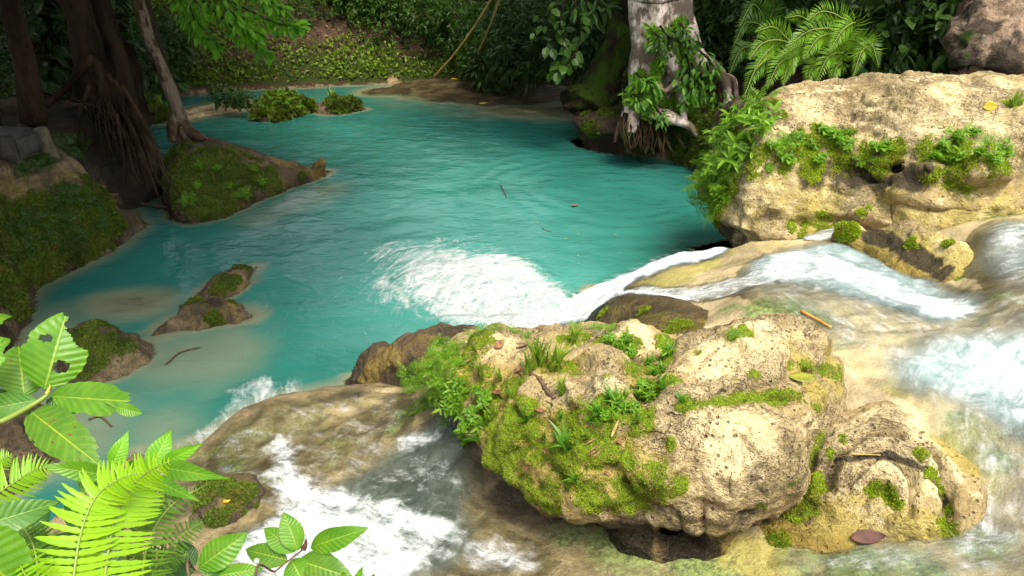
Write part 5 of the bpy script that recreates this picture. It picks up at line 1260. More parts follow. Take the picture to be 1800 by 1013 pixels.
# the rooted tree on the left bank
def grow_tubes(name, parent, items, mat, base, n=None, sides=8, rough=.2, moss=0):
    for pts, rads in items:
        P = np.array(pts) - base
        V, F = tube(P, rads, n=n or 6 * len(P), sides=sides, rough=rough, freq=4, seed=len(P))
        link(name, mesh_from(name, V, F, dict(moss=np.full(len(V), moss))), MAT[mat], parent=parent)
mound = rock('root_mound', [(255, 352, .02), (290, 318, .06), (268, 262, .15), (232, 205, .5), (160, 165, 1.2), (60, 175, 1.4), (-40, 200, 1.5), (-60, 250, 1.4), (60, 262, 1.35), (140, 285, .95), (190, 330, .4)],
    [(150, 215, 1.55), (200, 250, 1.1), (235, 280, .75), (100, 220, 1.6), (180, 190, 1.5), (30, 215, 1.7), (250, 310, .4), (200, 300, .7)], -.5, .06, k=.15, slope=.05, amp=(.14, .12, .04), freq=(1.1, 2.8, 8), mat='dark_limestone',
    stain=[(200, 260, 90, 1), (120, 220, 90, 1), (240, 310, 60, 1), (40, 220, 80, .9)], moss=[(60, 250, 40, .5), (30, 230, 30, .4)], kind='structure', seed=231)
place_rock(mound)
rb = atY(165, 150, 12.0)
rooted = empty('rooted_tree', (rb[0], rb[1], rb[2] - .3), 'big dark tree with a curtain of roots clasping the left bank', 'tree')
rbase = np.array(rooted.location)
grow_tubes('trunk', rooted, [([atY(170, 175, 12), atY(160, 110, 12), atY(140, 30, 12), atY(120, -60, 12), atY(110, -400, 12.2)], [.36, .25, .21, .20, .19])], 'bark_dark', rbase, sides=16, n=40)
grow_tubes('trunk', rooted, [([atY(215, 190, 12.4), atY(205, 110, 12.4), atY(180, 20, 12.5), atY(175, -60, 12.5), atY(170, -300, 12.6)], [.28, .19, .16, .15, .14])], 'bark_dark', rbase, sides=14, n=40)
RT = [([(165, 100), (120, 150), (85, 185), (66, 200)], .10, 11.6), ([(170, 110), (185, 150), (196, 190), (192, 250)], .10, 11.4), ([(190, 130), (215, 185), (250, 240), (268, 300), (300, 350)], .06, 11.3),
      ([(200, 140), (240, 200), (275, 260), (300, 330)], .05, 11.2), ([(180, 160), (190, 220), (192, 275)], .09, 11.2), ([(160, 150), (140, 200), (138, 250)], .06, 11.2), ([(210, 170), (235, 240), (262, 300), (278, 345)], .05, 11.0),
      ([(190, 180), (220, 240), (235, 300), (262, 340)], .05, 11.0), ([(200, 160), (250, 225), (282, 262)], .04, 11.6), ([(150, 180), (175, 200), (215, 215)], .045, 11.2), ([(205, 200), (215, 260), (222, 320)], .04, 10.9),
      ([(225, 210), (248, 262), (255, 330)], .035, 10.9), ([(215, 150), (262, 230), (285, 300), (325, 352)], .035, 10.9), ([(130, 175), (175, 190), (200, 205)], .03, 11.1), ([(175, 120), (178, 170), (170, 235), (150, 270)], .05, 11.2)]
grow_tubes('root', rooted, [([atY(x, y, Y - .1 * i) for i, (x, y) in enumerate(p)], [.55 * r * (1.25 - .8 * i / (len(p) - 1)) for i in range(len(p))]) for p, r, Y in RT], 'root', rbase, sides=7)
parts = []
for i in range(100):
    x0 = rs.uniform(150, 240); y0 = 130 + (x0 - 150) * .55 + rs.uniform(0, 50); dx = rs.uniform(5, 55); dy = rs.uniform(50, 130); Y = rs.uniform(10.9, 11.6)
    y1 = min(y0 + dy, 345)
    parts.append(tube(np.array([atY(x0, y0, Y), atY(x0 + dx * .35 + rs.normal() * 5, (y0 + y1) / 2, Y - .15), atY(x0 + dx, y1, Y - .3)]) - rbase, [.012, .010, .005], n=8, sides=4))
V, F = join(parts)
link('hanging_roots', mesh_from('hanging_roots', V, F, dict(moss=np.zeros(len(V)))), MAT['bark_dark'], parent=rooted)
V, F, v = leaf_crown(900, 7, (3.8, 3.6, 2.0), .42, .45, np.random.default_rng(90), True, seed=90, shell=.2)
link('crown', mesh_from('crown', V, F, dict(vary=v), smooth=False), MAT['leaf_dark'], parent=rooted, loc=np.array([-2.2, -1.4, 6.4])).scale = (.85, .85, .85)

# leaning tree on the mossy outcrop
lb = np.array(at(322, 240, .76))
lean = empty('leaning_tree', lb, 'slender leaning twin trunk rooted on the mossy outcrop', 'tree')
Yl = lb[1]
grow_tubes('trunk', lean, [([atY(318, 250, Yl), atY(318, 215, Yl), atY(296, 150, Yl), atY(272, 95, Yl), atY(252, 35, Yl), atY(238, -30, Yl), atY(215, -260, Yl + .2)], [.15, .125, .105, .10, .10, .095, .08])], 'bark_brown', lb, sides=12, n=44, rough=.25)
grow_tubes('trunk', lean, [([atY(300, 150, Yl + .12), atY(285, 110, Yl + .2), atY(268, 50, Yl + .25), atY(252, -30, Yl + .3), atY(235, -260, Yl + .5)], [.08, .08, .075, .07, .06])], 'bark_dark', lb, sides=10, n=34, rough=.2)
grow_tubes('root', lean, [([atY(316, 205, Yl), atY(330, 228, Yl - .1), atY(350, 240, Yl - .2), atY(372, 248, Yl - .3)], [.12, .10, .07, .03]), ([atY(312, 205, Yl), atY(304, 225, Yl - .1), atY(303, 250, Yl - .2)], [.12, .12, .06]), ([atY(320, 225, Yl - .1), atY(328, 246, Yl - .2), atY(345, 262, Yl - .4)], [.09, .06, .02])], 'bark_brown', lb, sides=8)
V, F, v = leaf_crown(500, 7, (2.6, 2.4, 1.4), .34, .45, np.random.default_rng(91), True, seed=91, shell=.2)
link('crown', mesh_from('crown', V, F, dict(vary=v), smooth=False), MAT['leaf_dark'], parent=lean, loc=np.array(atY(170, -330, Yl + .3)) - lb + [0, 0, 1.2]).scale = (.8, .8, .8)

# leafy branch hanging in the light at the top left
def leafy_branch(name, stems, leafL, n, mat, label, seed, ratio=.48, cat='branch', bark='bark_dark', group=None, wid=1.0):
    rng = np.random.default_rng(seed)
    base = np.array(stems[0][0])
    root = empty(name, base, label, cat, group)
    tb, lp = [], []
    for st in stems:
        C = catmull(np.array(st), 40)
        tb.append(tube(np.array(st) - base, np.linspace(.022, .006, len(st)), n=24, sides=5))
        T = unit(np.gradient(C, axis=0))
        k = int(n / len(stems)); t = rng.uniform(.12, 1, k) ** .8
        i = np.clip((t * 39).astype(int), 0, 39)
        off = rand_dirs(k, rng) * leafL * 1.5 * wid * rng.random(k)[:, None] * (1.25 - t)[:, None]
        pos = C[i] + off * [1, 1, .55]
        ax = unit(T[i] * .5 + unit(off) * .7 + rand_dirs(k, rng) * .4 + np.array([0, 0, -.45]))
        nor = np.array([0, -.35, 1.0]) + .4 * rng.normal(size=(k, 3))
        L = leafL * (.6 + .6 * rng.random(k))
        lp.append(leaves(pos - base, ax, nor, L, L * ratio, np.clip(.5 + .28 * rng.normal(size=k), 0, 1), False, rng))
    V, F = join(tb); link('stem', mesh_from('stem', V, F, dict(moss=np.zeros(len(V)))), MAT[bark], parent=root)
    V, F, v = joinv(lp); link('foliage', mesh_from('foliage', V, F, dict(vary=v), smooth=False), MAT[mat], parent=root)
    return root
Yb = 13.5
leafy_branch('leafy_branch', [[atY(300, -120, Yb + .6), atY(380, -20, Yb), atY(450, 25, Yb - .3), atY(500, 45, Yb - .4), atY(526, 45, Yb - .4)], [atY(300, -120, Yb + .6), atY(340, -20, Yb), atY(400, 40, Yb), atY(440, 70, Yb), atY(470, 95, Yb)],
    [atY(300, -120, Yb + .6), atY(330, 0, Yb + .3), atY(350, 50, Yb), atY(380, 85, Yb)], [atY(300, -120, Yb + .6), atY(400, -40, Yb), atY(470, 0, Yb - .3), atY(500, 20, Yb - .4)], [atY(300, -120, Yb + .6), atY(390, 0, Yb - .4), atY(430, 45, Yb - .5), atY(455, 60, Yb - .5)],
    [atY(300, -120, Yb + .6), atY(310, -20, Yb + .3), atY(330, 30, Yb + .2), atY(345, 60, Yb + .2)]], .205, 800, 'leaf_canopy', 'bright green leafy branch hanging over the water at the top left', 5)
leafy_branch('leafy_branch', [[atY(225, -80, 18), atY(215, -10, 18), atY(205, 20, 18)], [atY(225, -80, 18), atY(190, -10, 18), atY(215, 40, 18)], [atY(225, -80, 18), atY(230, 0, 18), atY(225, 45, 18)], [atY(225, -80, 18), atY(200, -10, 18), atY(195, 10, 18)]], .22, 150, 'leaf_bright', 'pale green spray of small leaves behind the leaning trunks', 6, .3)
leafy_branch('leafy_branch', [[atY(1000, -40, 14.8), atY(985, 40, 14.5), atY(1000, 90, 14.2), atY(1005, 120, 14.0)], [atY(1000, -40, 14.8), atY(1020, 60, 14.4), atY(1000, 110, 14.1), atY(975, 125, 14)], [atY(1000, -40, 14.8), atY(960, 40, 14.6), atY(975, 95, 14.2), atY(972, 140, 14)]], .22, 90, 'leaf_mid', 'drooping branch of broad round leaves over the far water', 8, .75)
leafy_branch('leafy_branch', [[atY(1020, -60, 15), atY(1030, 0, 14.8), atY(1040, 30, 14.7)], [atY(1020, -60, 15), atY(1015, 0, 14.8), atY(1000, 25, 14.7)], [atY(1020, -60, 15), atY(1050, 0, 14.8), atY(1070, 20, 14.7)]], .32, 60, 'leaf_mid', 'branch of long narrow green leaves above the mossy stump', 9, .25)

# white tree with its roots
wt = np.array(atY(1140, 215, 13.9))
white = empty('white_tree', wt, 'thick pale lichen-covered tree trunk with mossy roots at the pool edge', 'tree')
def W(x, y, Y=13.9): return atY(x, y, Y)
V, F = tube(np.array([W(1138, 232), W(1136, 205), W(1142, 160), W(1146, 110), W(1152, 55), W(1154, 0), W(1156, -60), W(1160, -420, 14.2)]) - wt, [.44, .44, .45, .46, .47, .48, .48, .42], n=64, sides=36, rough=.22, freq=1.6, seed=5, flute=.08)
Z = V[:, 2] + wt[2]
link('trunk', mesh_from('trunk', V, F, dict(moss=np.clip(.9 - (Z - .6) * .7, 0, 1) * .8)), MAT['bark_white'], parent=white)
SOLIDS.append((V + wt, F[0]))
grow_tubes('root', white, [([W(1158, 40, 13.7), W(1166, 80, 13.55), W(1180, 112, 13.4), W(1194, 145, 13.3), W(1200, 185, 13.2), W(1205, 225, 13.1)], [.22, .20, .16, .12, .08, .05]),
    ([W(1185, -20, 13.9), W(1205, 60, 13.9), W(1226, 104, 13.9), W(1256, 124, 13.8), W(1276, 150, 13.7), W(1278, 190, 13.6), W(1270, 225, 13.5)], [.28, .21, .18, .15, .09, .06, .04]),
    ([W(1262, 132, 13.8), W(1288, 140, 13.8), W(1294, 170, 13.8), W(1300, 215, 13.8)], [.07, .06, .045, .03]),
    ([W(1130, 180, 13.5), W(1148, 198, 13.3), W(1180, 208, 13.2), W(1210, 220, 13.1), W(1225, 240, 13.0)], [.16, .13, .11, .07, .03]), ([W(1118, 190, 13.55), W(1112, 210, 13.4), W(1108, 235, 13.2)], [.20, .15, .08]),
    ([W(1190, 145, 13.2), W(1170, 160, 13.1), W(1158, 152, 13.1), W(1150, 142, 13.15)], [.06, .04, .03, .02])], 'bark_white', wt, sides=12, n=44, rough=.3, moss=.25)
RW = [([(1100, 200), (1092, 225), (1098, 250), (1104, 268)], .05), ([(1112, 205), (1104, 235), (1116, 262)], .07), ([(1135, 205), (1142, 238), (1134, 270)], .06), ([(1145, 210), (1154, 240), (1165, 262), (1162, 276)], .06),
      ([(1155, 210), (1170, 245), (1182, 268)], .05), ([(1092, 210), (1084, 232), (1080, 252)], .05), ([(1118, 215), (1140, 245), (1150, 272)], .05), ([(1165, 215), (1190, 240), (1205, 262)], .05), ([(1105, 222), (1122, 240), (1126, 262)], .06), ([(1270, 170), (1255, 200), (1238, 230)], .04), ([(1280, 180), (1300, 205), (1318, 215)], .04)]
grow_tubes('root', white, [([W(x, y, 13.4 - .13 * i) for i, (x, y) in enumerate(q)], [r * (1.1 - .7 * i / (len(q) - 1)) for i in range(len(q))]) for q, r in RW], 'bark_dark', wt, sides=8, moss=.40, rough=.4)
parts = []
for i in range(20):
    x0 = rs.uniform(1092, 1175); x1 = x0 + rs.normal() * 12; ym = rs.uniform(225, 245)
    parts.append(tube(np.array([W(x0, 200 + rs.uniform(0, 14), 13.35), W((x0 + x1) / 2 + rs.normal() * 6, ym, 13.15), W(x1, 262 + rs.uniform(-6, 12), 12.95)]) - wt, [.022, .015, .008], n=10, sides=5, rough=.3, freq=6))
V, F = join(parts)
link('hanging_roots', mesh_from('hanging_roots', V, F, dict(moss=np.full(len(V), .3))), MAT['root'], parent=white)
tree_mound = rock('tree_mound', [(1092, 258, 0), (1120, 270, 0), (1170, 277, 0), (1235, 282, 0), (1290, 262, .3), (1330, 200, 1.2), (1300, 160, 1.6), (1200, 150, 1.4), (1120, 190, .8), (1092, 220, .5)],
    [(1108, 225, .70), (1130, 222, .85), (1180, 225, .80), (1230, 225, .75), (1250, 200, 1.0), (1200, 180, 1.1), (1160, 255, .35), (1220, 260, .3)], -.5, .05, k=.14, slope=.1, amp=(.10, .10, .03), freq=(1.2, 3, 8), mat='dark_limestone',
    moss=[(1200, 250, 50, .9), (1230, 230, 50, .8), (1150, 250, 40, .8), (1180, 215, 40, .6), (1120, 250, 30, .8)], stain=[(1250, 190, 50, .9), (1140, 225, 30, .8)], pale=[(1160, 277, 20, .9), (1230, 282, 20, .9)], kind='structure', seed=241)
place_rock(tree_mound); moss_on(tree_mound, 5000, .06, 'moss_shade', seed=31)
V, F, v = leaf_crown(1000, 7, (4.2, 3.4, 2.0), .42, .45, np.random.default_rng(92), True, seed=92, shell=.2)
link('crown', mesh_from('crown', V, F, dict(vary=v), smooth=False), MAT['leaf_dark'], parent=white, loc=np.array([.6, 1.2, 7.6]))
stb = np.array(atY(1050, 182, 15.6))
stump = empty('mossy_stump', stb, 'dark mossy leaning stump between the undercut rock and the far water', 'tree')
V, F = tube(np.array([atY(1030, 196, 15.4), atY(1050, 165, 15.6), atY(1072, 115, 15.7), atY(1090, 60, 15.8), atY(1100, -20, 15.9), atY(1110, -200, 16)]) - stb, [.62, .48, .38, .32, .28, .2], n=36, sides=18, rough=.3, freq=1.8, seed=4)
link('trunk', mesh_from('trunk', V, F, dict(moss=np.full(len(V), .62))), MAT['bark_dark'], parent=stump)
grow_tubes('root', stump, [([atY(1040, 175, 15.2), atY(1015, 184, 15.1), atY(990, 188, 15)], [.22, .12, .05]), ([atY(1075, 178, 14.6), atY(1095, 165, 14.4), atY(1108, 155, 14.2)], [.09, .08, .07])], 'bark_dark', stb, moss=.4)

# climbing plants that cover the right side of the trunk
for i, (stems, n_, lab) in enumerate([([[(1160, 45), (1172, 62), (1190, 74), (1208, 80)], [(1150, 58), (1160, 70), (1152, 84)], [(1195, 40), (1208, 62), (1214, 84)]], 130, 'green vine leaves across the upper white trunk'),
        ([[(1205, 95), (1212, 120), (1210, 150), (1218, 180)], [(1195, 130), (1205, 160), (1200, 190)], [(1215, 110), (1226, 140), (1232, 170)]], 150, 'green vine leaves beside the lower right of the white trunk'),
        ([[(1225, 85), (1245, 105), (1262, 130)], [(1240, 110), (1250, 140), (1245, 175)], [(1265, 150), (1262, 180), (1255, 205)]], 120, 'green vine leaves over the arching right root of the white tree'),
        ([[(1118, 128), (1130, 140), (1145, 150)], [(1112, 165), (1128, 175), (1138, 190)], [(1135, 135), (1150, 150), (1155, 168)]], 110, 'green vine leaves at the left foot of the white trunk'),
        ([[(1165, 195), (1160, 205), (1164, 218)], [(1150, 188), (1162, 200), (1170, 208)]], 26, 'small sprig of long leaves under the white trunk')]):
    leafy_branch('climbing_vine', [[atY(x, y, 13.15 - .04 * k) for k, (x, y) in enumerate(st)] for st in stems], .17, n_, 'leaf_bright' if i else 'leaf_mid', lab, 60 + i, .45, 'vine')
# ropes over the far water
for i, (a, b, lab) in enumerate((((880, -30), (762, 136), 'long straw-coloured rope slanting down into the far shallows'), ((888, -30), (822, 126), 'shorter straw-coloured rope beside the long one above the far bank'))):
    p0, p1 = atY(*a, 19.6), atY(*b, 21.2 if i == 0 else 20.8)
    p1[2] = max(p1[2], .02)
    t = np.linspace(0, 1, 8)[:, None]; C = p0 + (p1 - p0) * t + np.array([0, 0, -.18]) * np.sin(np.pi * t)
    V, F = tube(C - p1, np.full(8, .032), n=40, sides=7, rough=.3, freq=14)
    link('rope', mesh_from('rope', V, F), MAT['rope'], loc=p1, label=lab, cat='rope')
# ---------------------------------------------------------------- things standing on rocks and water
aV, aF = join([(v, [q]) for v, q in SOLIDS])
ALL = bvh_of(aV, aF)
def tilt_to(n):
    return Vector((0, 0, 1)).rotation_difference(Vector(n))
def plant_on(px, py, me, mat, sc, label, cat, group, lean=.5, name=None, rz=None, sink=.01):
    h, n = hit(ALL, px, py)
    if h is None: return
    nn = unit(np.array([0, 0, 1.0]) * (1 - lean) + n * lean)
    o = put(name or cat.replace(' ', '_'), me, mat, h - nn * sink, 0, sc, label, cat, group)
    o.rotation_mode = 'QUATERNION'
    o.rotation_quaternion = tilt_to(nn) @ Vector((0, 0, 1)).rotation_difference(Vector((0, 0, 1)))
    from mathutils import Quaternion
    o.rotation_quaternion = tilt_to(nn) @ Quaternion((0, 0, 1), rs.uniform(0, 6.28) if rz is None else rz)
    return o
FM = [fern_mesh('small_fern', 7, .20, .050, 15, 1), fern_mesh('small_fern', 9, .17, .045, 13, 2), fern_mesh('small_fern', 6, .22, .05, 16, 3)]
GM = [tuft_mesh('grass_tuft', 26, .22, 1), tuft_mesh('grass_tuft', 18, .16, 2, .016, .9), tuft_mesh('grass_tuft', 34, .26, 3, .008, .55)]
HM = [herb_mesh('leafy_sprig', 6, .12, .055, 1), herb_mesh('leafy_sprig', 8, .10, .045, 2, .55), herb_mesh('leafy_sprig', 5, .15, .07, 3, .32)]
FMD = [m.copy() for m in FM]
def scatter_on(pts, meshes, mat, s, label, cat, group, lean=.5, name=None):
    for (px, py) in pts:
        plant_on(px, py, meshes[rs.integers(len(meshes))], mat, rs.uniform(*s), label, cat, group, lean, name)
scatter_on([(716, 662), (735, 642), (760, 622), (772, 606), (726, 690), (748, 705), (740, 724), (762, 688), (790, 642), (800, 615), (782, 664), (745, 664), (770, 640), (720, 676), (756, 650), (735, 672), (806, 642), (780, 625), (765, 712), (790, 740), (805, 756), (775, 690)],
           FM, 'fern', (.55, .95), 'small bright fern on the left shoulder of the foreground boulder', 'small fern', 'ferns on the left shoulder of the foreground boulder', .75)
scatter_on([(830, 590), (850, 582), (875, 578), (900, 584), (1050, 578), (1075, 580), (1290, 592), (1012, 580), (925, 590)], FM, 'fern', (.4, .65), 'small fern along the back edge of the foreground boulder', 'small fern', 'ferns along the back edge of the foreground boulder', .2)
scatter_on([(800, 715), (830, 730), (815, 690), (852, 702), (802, 700), (820, 750), (785, 715), (840, 690), (805, 730), (770, 670), (795, 690), (818, 775), (850, 735)], HM, 'fern', (.7, 1.1), 'leafy sprig on the left face of the foreground boulder', 'leafy sprig', 'sprigs on the left face of the foreground boulder', .8)
scatter_on([(1140, 640), (1150, 660), (1130, 690), (1165, 655), (1110, 625), (1120, 700), (1165, 685), (1175, 620), (1100, 600), (1070, 600), (1090, 612), (1140, 705), (1085, 725), (1060, 735), (1110, 720)], HM + [GM[1]], 'leaf_bright', (.5, .8), 'leafy sprig in the mossy hollow between the knobs of the boulder', 'leafy sprig', 'sprigs in the hollow of the foreground boulder', .3)
for (px, py, m, s, lab) in [(948, 640, 2, 1.1, 'tall thin grass tuft beside the brown stick on the boulder'), (976, 648, 0, 1.1, 'tall grass tuft behind the brown stick on the boulder'), (930, 655, 0, .8, 'shorter grass tuft left of the brown stick on the boulder'),
                            (998, 786, 1, 1.0, 'star-shaped grass tuft on the front moss of the boulder'), (1012, 842, 1, .55, 'tiny grass tuft low on the front face of the boulder'), (925, 738, 1, .7, 'spreading grass tuft on the moss left of the star-shaped one'),
                            (1085, 712, 1, .9, 'yellow-green grass tuft below the mossy hollow'), (1055, 728, 1, .8, 'broad grass tuft in the middle of the mossy front'), (1200, 706, 1, .5, 'small grass tuft at the left end of the moss stripe'), (1010, 600, 0, .7, 'grass tuft at the back edge of the boulder'),
                            (990, 690, 0, .6, 'grass tuft at the lower end of the brown stick'), (880, 668, 0, .5, 'thin grass tuft near the small ferns'), (845, 655, 2, .5, 'thin dry grass tuft among the small ferns')]:
    plant_on(px, py, GM[m], 'grass', s, lab, 'grass tuft', None, .3)
scatter_on([(1068, 705), (1098, 700), (1112, 715), (1040, 740), (1075, 742), (1120, 742), (900, 700), (870, 735), (955, 770), (1030, 770), (985, 735), (840, 770)], [GM[1], GM[0]], 'grass', (.35, .6), 'short grass tuft scattered over the mossy front of the foreground boulder', 'grass tuft', 'short grass tufts on the mossy front')
# right bank ledge
scatter_on([(1236, 300), (1245, 270), (1262, 250), (1280, 232), (1300, 215), (1320, 196), (1240, 330), (1255, 350), (1262, 300), (1280, 275), (1300, 255), (1235, 350), (1250, 318), (1275, 330), (1340, 190), (1258, 376), (1290, 300), (1230, 285)],
           FM, 'fern', (1.2, 2.0), 'bright fern hanging from the left edge of the pale ledge', 'fern', 'ferns on the left edge of the pale ledge', .7)
scatter_on([(1250, 290), (1270, 262), (1290, 240), (1310, 222), (1330, 205), (1250, 340), (1265, 320), (1285, 290), (1242, 365), (1275, 355), (1315, 250), (1340, 230), (1300, 280), (1230, 315), (1236, 380)], HM, 'leaf_bright', (1.4, 2.4), 'bright leafy plant on the left edge of the pale ledge', 'leafy plant', 'leafy plants on the left edge of the pale ledge', .6)
scatter_on([(1360, 262), (1380, 255), (1400, 245), (1420, 262), (1450, 238), (1478, 236), (1465, 250), (1380, 285), (1440, 285), (1490, 262), (1520, 285), (1350, 300), (1550, 268)], HM + FM[:1], 'leaf_bright', (.9, 1.6), 'leafy plant in the mossy band across the pale ledge', 'leafy plant', 'leafy plants in the mossy band of the ledge', .4)
scatter_on([(1650, 268), (1680, 250), (1705, 240), (1720, 275), (1745, 290), (1690, 285), (1735, 255), (1760, 275), (1665, 290), (1640, 280)], HM + FM[:1], 'leaf_bright', (1.0, 1.7), 'leafy plant in the dark crevice at the right of the pale ledge', 'leafy plant', 'leafy plants in the right crevice of the ledge', .4)
scatter_on([(1780, 188), (1790, 184)], GM, 'grass', (.8, 1.1), 'low grass tuft on top of the ledge near the frame edge', 'grass tuft', 'grass on top of the ledge')
# white tree, stump and islets
scatter_on([(1150, 62), (1165, 58), (1190, 70), (1185, 50), (1205, 60), (1160, 75), (1220, 100), (1205, 95), (1130, 132), (1145, 140), (1150, 160), (1125, 172), (1135, 182), (1118, 165), (1160, 205), (1200, 120), (1215, 130), (1225, 145), (1190, 95), (1110, 178), (1160, 100), (1175, 90), (1195, 110), (1205, 150), (1215, 165), (1230, 120), (1180, 170), (1150, 120), (1170, 185), (1140, 200), (1195, 200), (1240, 95), (1225, 70), (1130, 150)],
           HM, 'leaf_mid', (1.8, 2.8), 'green climbing plant clinging to the white trunk', 'climbing plant', 'climbing plants on the white trunk', .8)
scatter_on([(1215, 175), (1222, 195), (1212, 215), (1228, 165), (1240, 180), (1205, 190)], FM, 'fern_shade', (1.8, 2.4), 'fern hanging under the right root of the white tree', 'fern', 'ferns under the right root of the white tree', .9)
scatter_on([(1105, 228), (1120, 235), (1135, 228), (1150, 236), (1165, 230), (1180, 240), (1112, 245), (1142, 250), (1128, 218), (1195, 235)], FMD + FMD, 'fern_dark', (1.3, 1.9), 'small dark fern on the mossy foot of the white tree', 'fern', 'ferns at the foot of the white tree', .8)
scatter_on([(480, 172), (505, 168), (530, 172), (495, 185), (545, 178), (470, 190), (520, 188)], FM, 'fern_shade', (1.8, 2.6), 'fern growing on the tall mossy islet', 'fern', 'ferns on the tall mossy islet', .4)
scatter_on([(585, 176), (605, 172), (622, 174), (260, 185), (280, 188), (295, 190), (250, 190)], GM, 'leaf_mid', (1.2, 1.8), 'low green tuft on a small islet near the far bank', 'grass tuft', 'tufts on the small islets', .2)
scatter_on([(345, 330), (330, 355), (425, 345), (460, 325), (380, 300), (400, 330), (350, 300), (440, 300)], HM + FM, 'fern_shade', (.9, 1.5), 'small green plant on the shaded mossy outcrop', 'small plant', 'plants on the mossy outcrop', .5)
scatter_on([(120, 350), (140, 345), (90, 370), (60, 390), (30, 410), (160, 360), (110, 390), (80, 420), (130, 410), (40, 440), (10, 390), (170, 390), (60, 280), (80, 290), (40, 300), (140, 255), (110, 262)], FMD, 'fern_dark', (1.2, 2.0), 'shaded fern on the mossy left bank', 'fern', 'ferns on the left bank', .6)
scatter_on([(1590, 95), (1610, 80), (1625, 100), (1640, 60), (1650, 90), (1600, 110), (1660, 20), (1640, 40), (1575, 110), (1630, 118)], HM, 'leaf_lime', (2.0, 3.0), 'yellow-green leafy plant at the left of the overhanging boulder', 'leafy plant', 'leafy plants beside the overhanging boulder', .3)

# the large fern on the right bank
def frond_path(C, W, pairs, pw=.26, facing=None, droop=.25, fwd=65, seed=0, detail=False, gap=.06, taper=.6, notip=False):
    """frond along a given 3-D midrib"""
    rng = np.random.default_rng(seed)
    n = 40
    Cc = catmull(C, n); t = np.linspace(0, 1, n)
    tp = np.linspace(gap, .99, pairs)
    P = np.stack([np.interp(tp, t, Cc[:, k]) for k in range(3)], 1)
    G = np.gradient(Cc, axis=0); Tn = unit(np.stack([np.interp(tp, t, G[:, k]) for k in range(3)], 1))
    face = unit(CAM - P) if facing is None else np.broadcast_to(np.array(facing, float), P.shape)
    side = unit(np.cross(Tn, face)); nor = np.cross(side, Tn)
    prof = np.clip((tp - gap + .12) / .22, 0, 1) ** .7 * np.clip((1.03 - tp) / taper, 0, 1) ** .8
    L0 = np.linalg.norm(np.diff(Cc, axis=0), axis=1).sum()
    parts = []
    for s in (-1, 1):
        f = np.radians(fwd + 5 * rng.normal(size=pairs))
        ax = unit(side * s * np.sin(f)[:, None] + Tn * np.cos(f)[:, None] - nor * droop * .5 + np.array([0, 0, -.25 * droop]) + .04 * rng.normal(size=(pairs, 3)))
        ln = np.maximum(W * prof * (.94 + .12 * rng.random(pairs)), W * .05)
        wd = W * pw * .5 * np.clip(prof + .2, 0, 1)
        if detail:
            # curved, toothed leaflets
            m = 9; u = np.linspace(0, 1, m)
            hw = np.r_[.55, .95, 1, .97, .9, .78, .6, .36, 0]
            sd = unit(np.cross(nor, ax))
            cen = P[:, None] + ax[:, None] * (u[None, :, None] * ln[:, None, None]) + Tn[:, None] * (.16 * u[None, :, None] ** 2 * ln[:, None, None]) - nor[:, None] * (droop * .35 * u[None, :, None] ** 2 * ln[:, None, None])
            tooth = 1 + .12 * np.where(np.arange(m) % 2 == 0, -1, 1)
            hwv = (hw * tooth)[None, :, None] * wd[:, None, None] * .5
            a = cen - sd[:, None] * hwv + nor[:, None] * hwv * .35; b = cen + sd[:, None] * hwv + nor[:, None] * hwv * .35
            V = np.stack([a, cen, b], 2).reshape(-1, 3)
            i = np.arange(pairs * m * 3).reshape(pairs, m, 3)
            F = np.concatenate([np.stack([i[:, :-1, k], i[:, 1:, k], i[:, 1:, k + 1], i[:, :-1, k + 1]], -1).reshape(-1, 4) for k in (0, 1)])
            parts.append((V, [F], np.repeat(np.clip(.55 + .12 * rng.normal(size=pairs), 0, 1), m * 3)))
        else:
            parts.append(leaves(P, ax, nor, ln, wd, np.clip(.55 + .2 * rng.normal(size=pairs), 0, 1), True, rng))
    rV, rF = tube(C, np.linspace(.010, .0025, len(C)) * L0, n=26, sides=6)
    return joinv(parts), (rV, rF, np.full(len(rV), .75))
def add_frond(parent, base, C, W, pairs, mat, seed, dv=0, **kw):
    lf, rc = frond_path(np.array(C), W, pairs, seed=seed, **kw)
    o = link('frond', mesh_from('frond', lf[0] - base, lf[1], dict(vary=np.clip(lf[2] + dv, 0, 1)), smooth=True), MAT[mat], parent=parent)
    link('midrib', mesh_from('midrib', rc[0] - base, rc[1], dict(vary=rc[2])), MAT['stem'], parent=o)
    return o
lfb = atY(1450, 118, 11.6)
lf = empty('large_fern', lfb, 'large bright fern with drooping fronds above the pale ledge', 'fern')
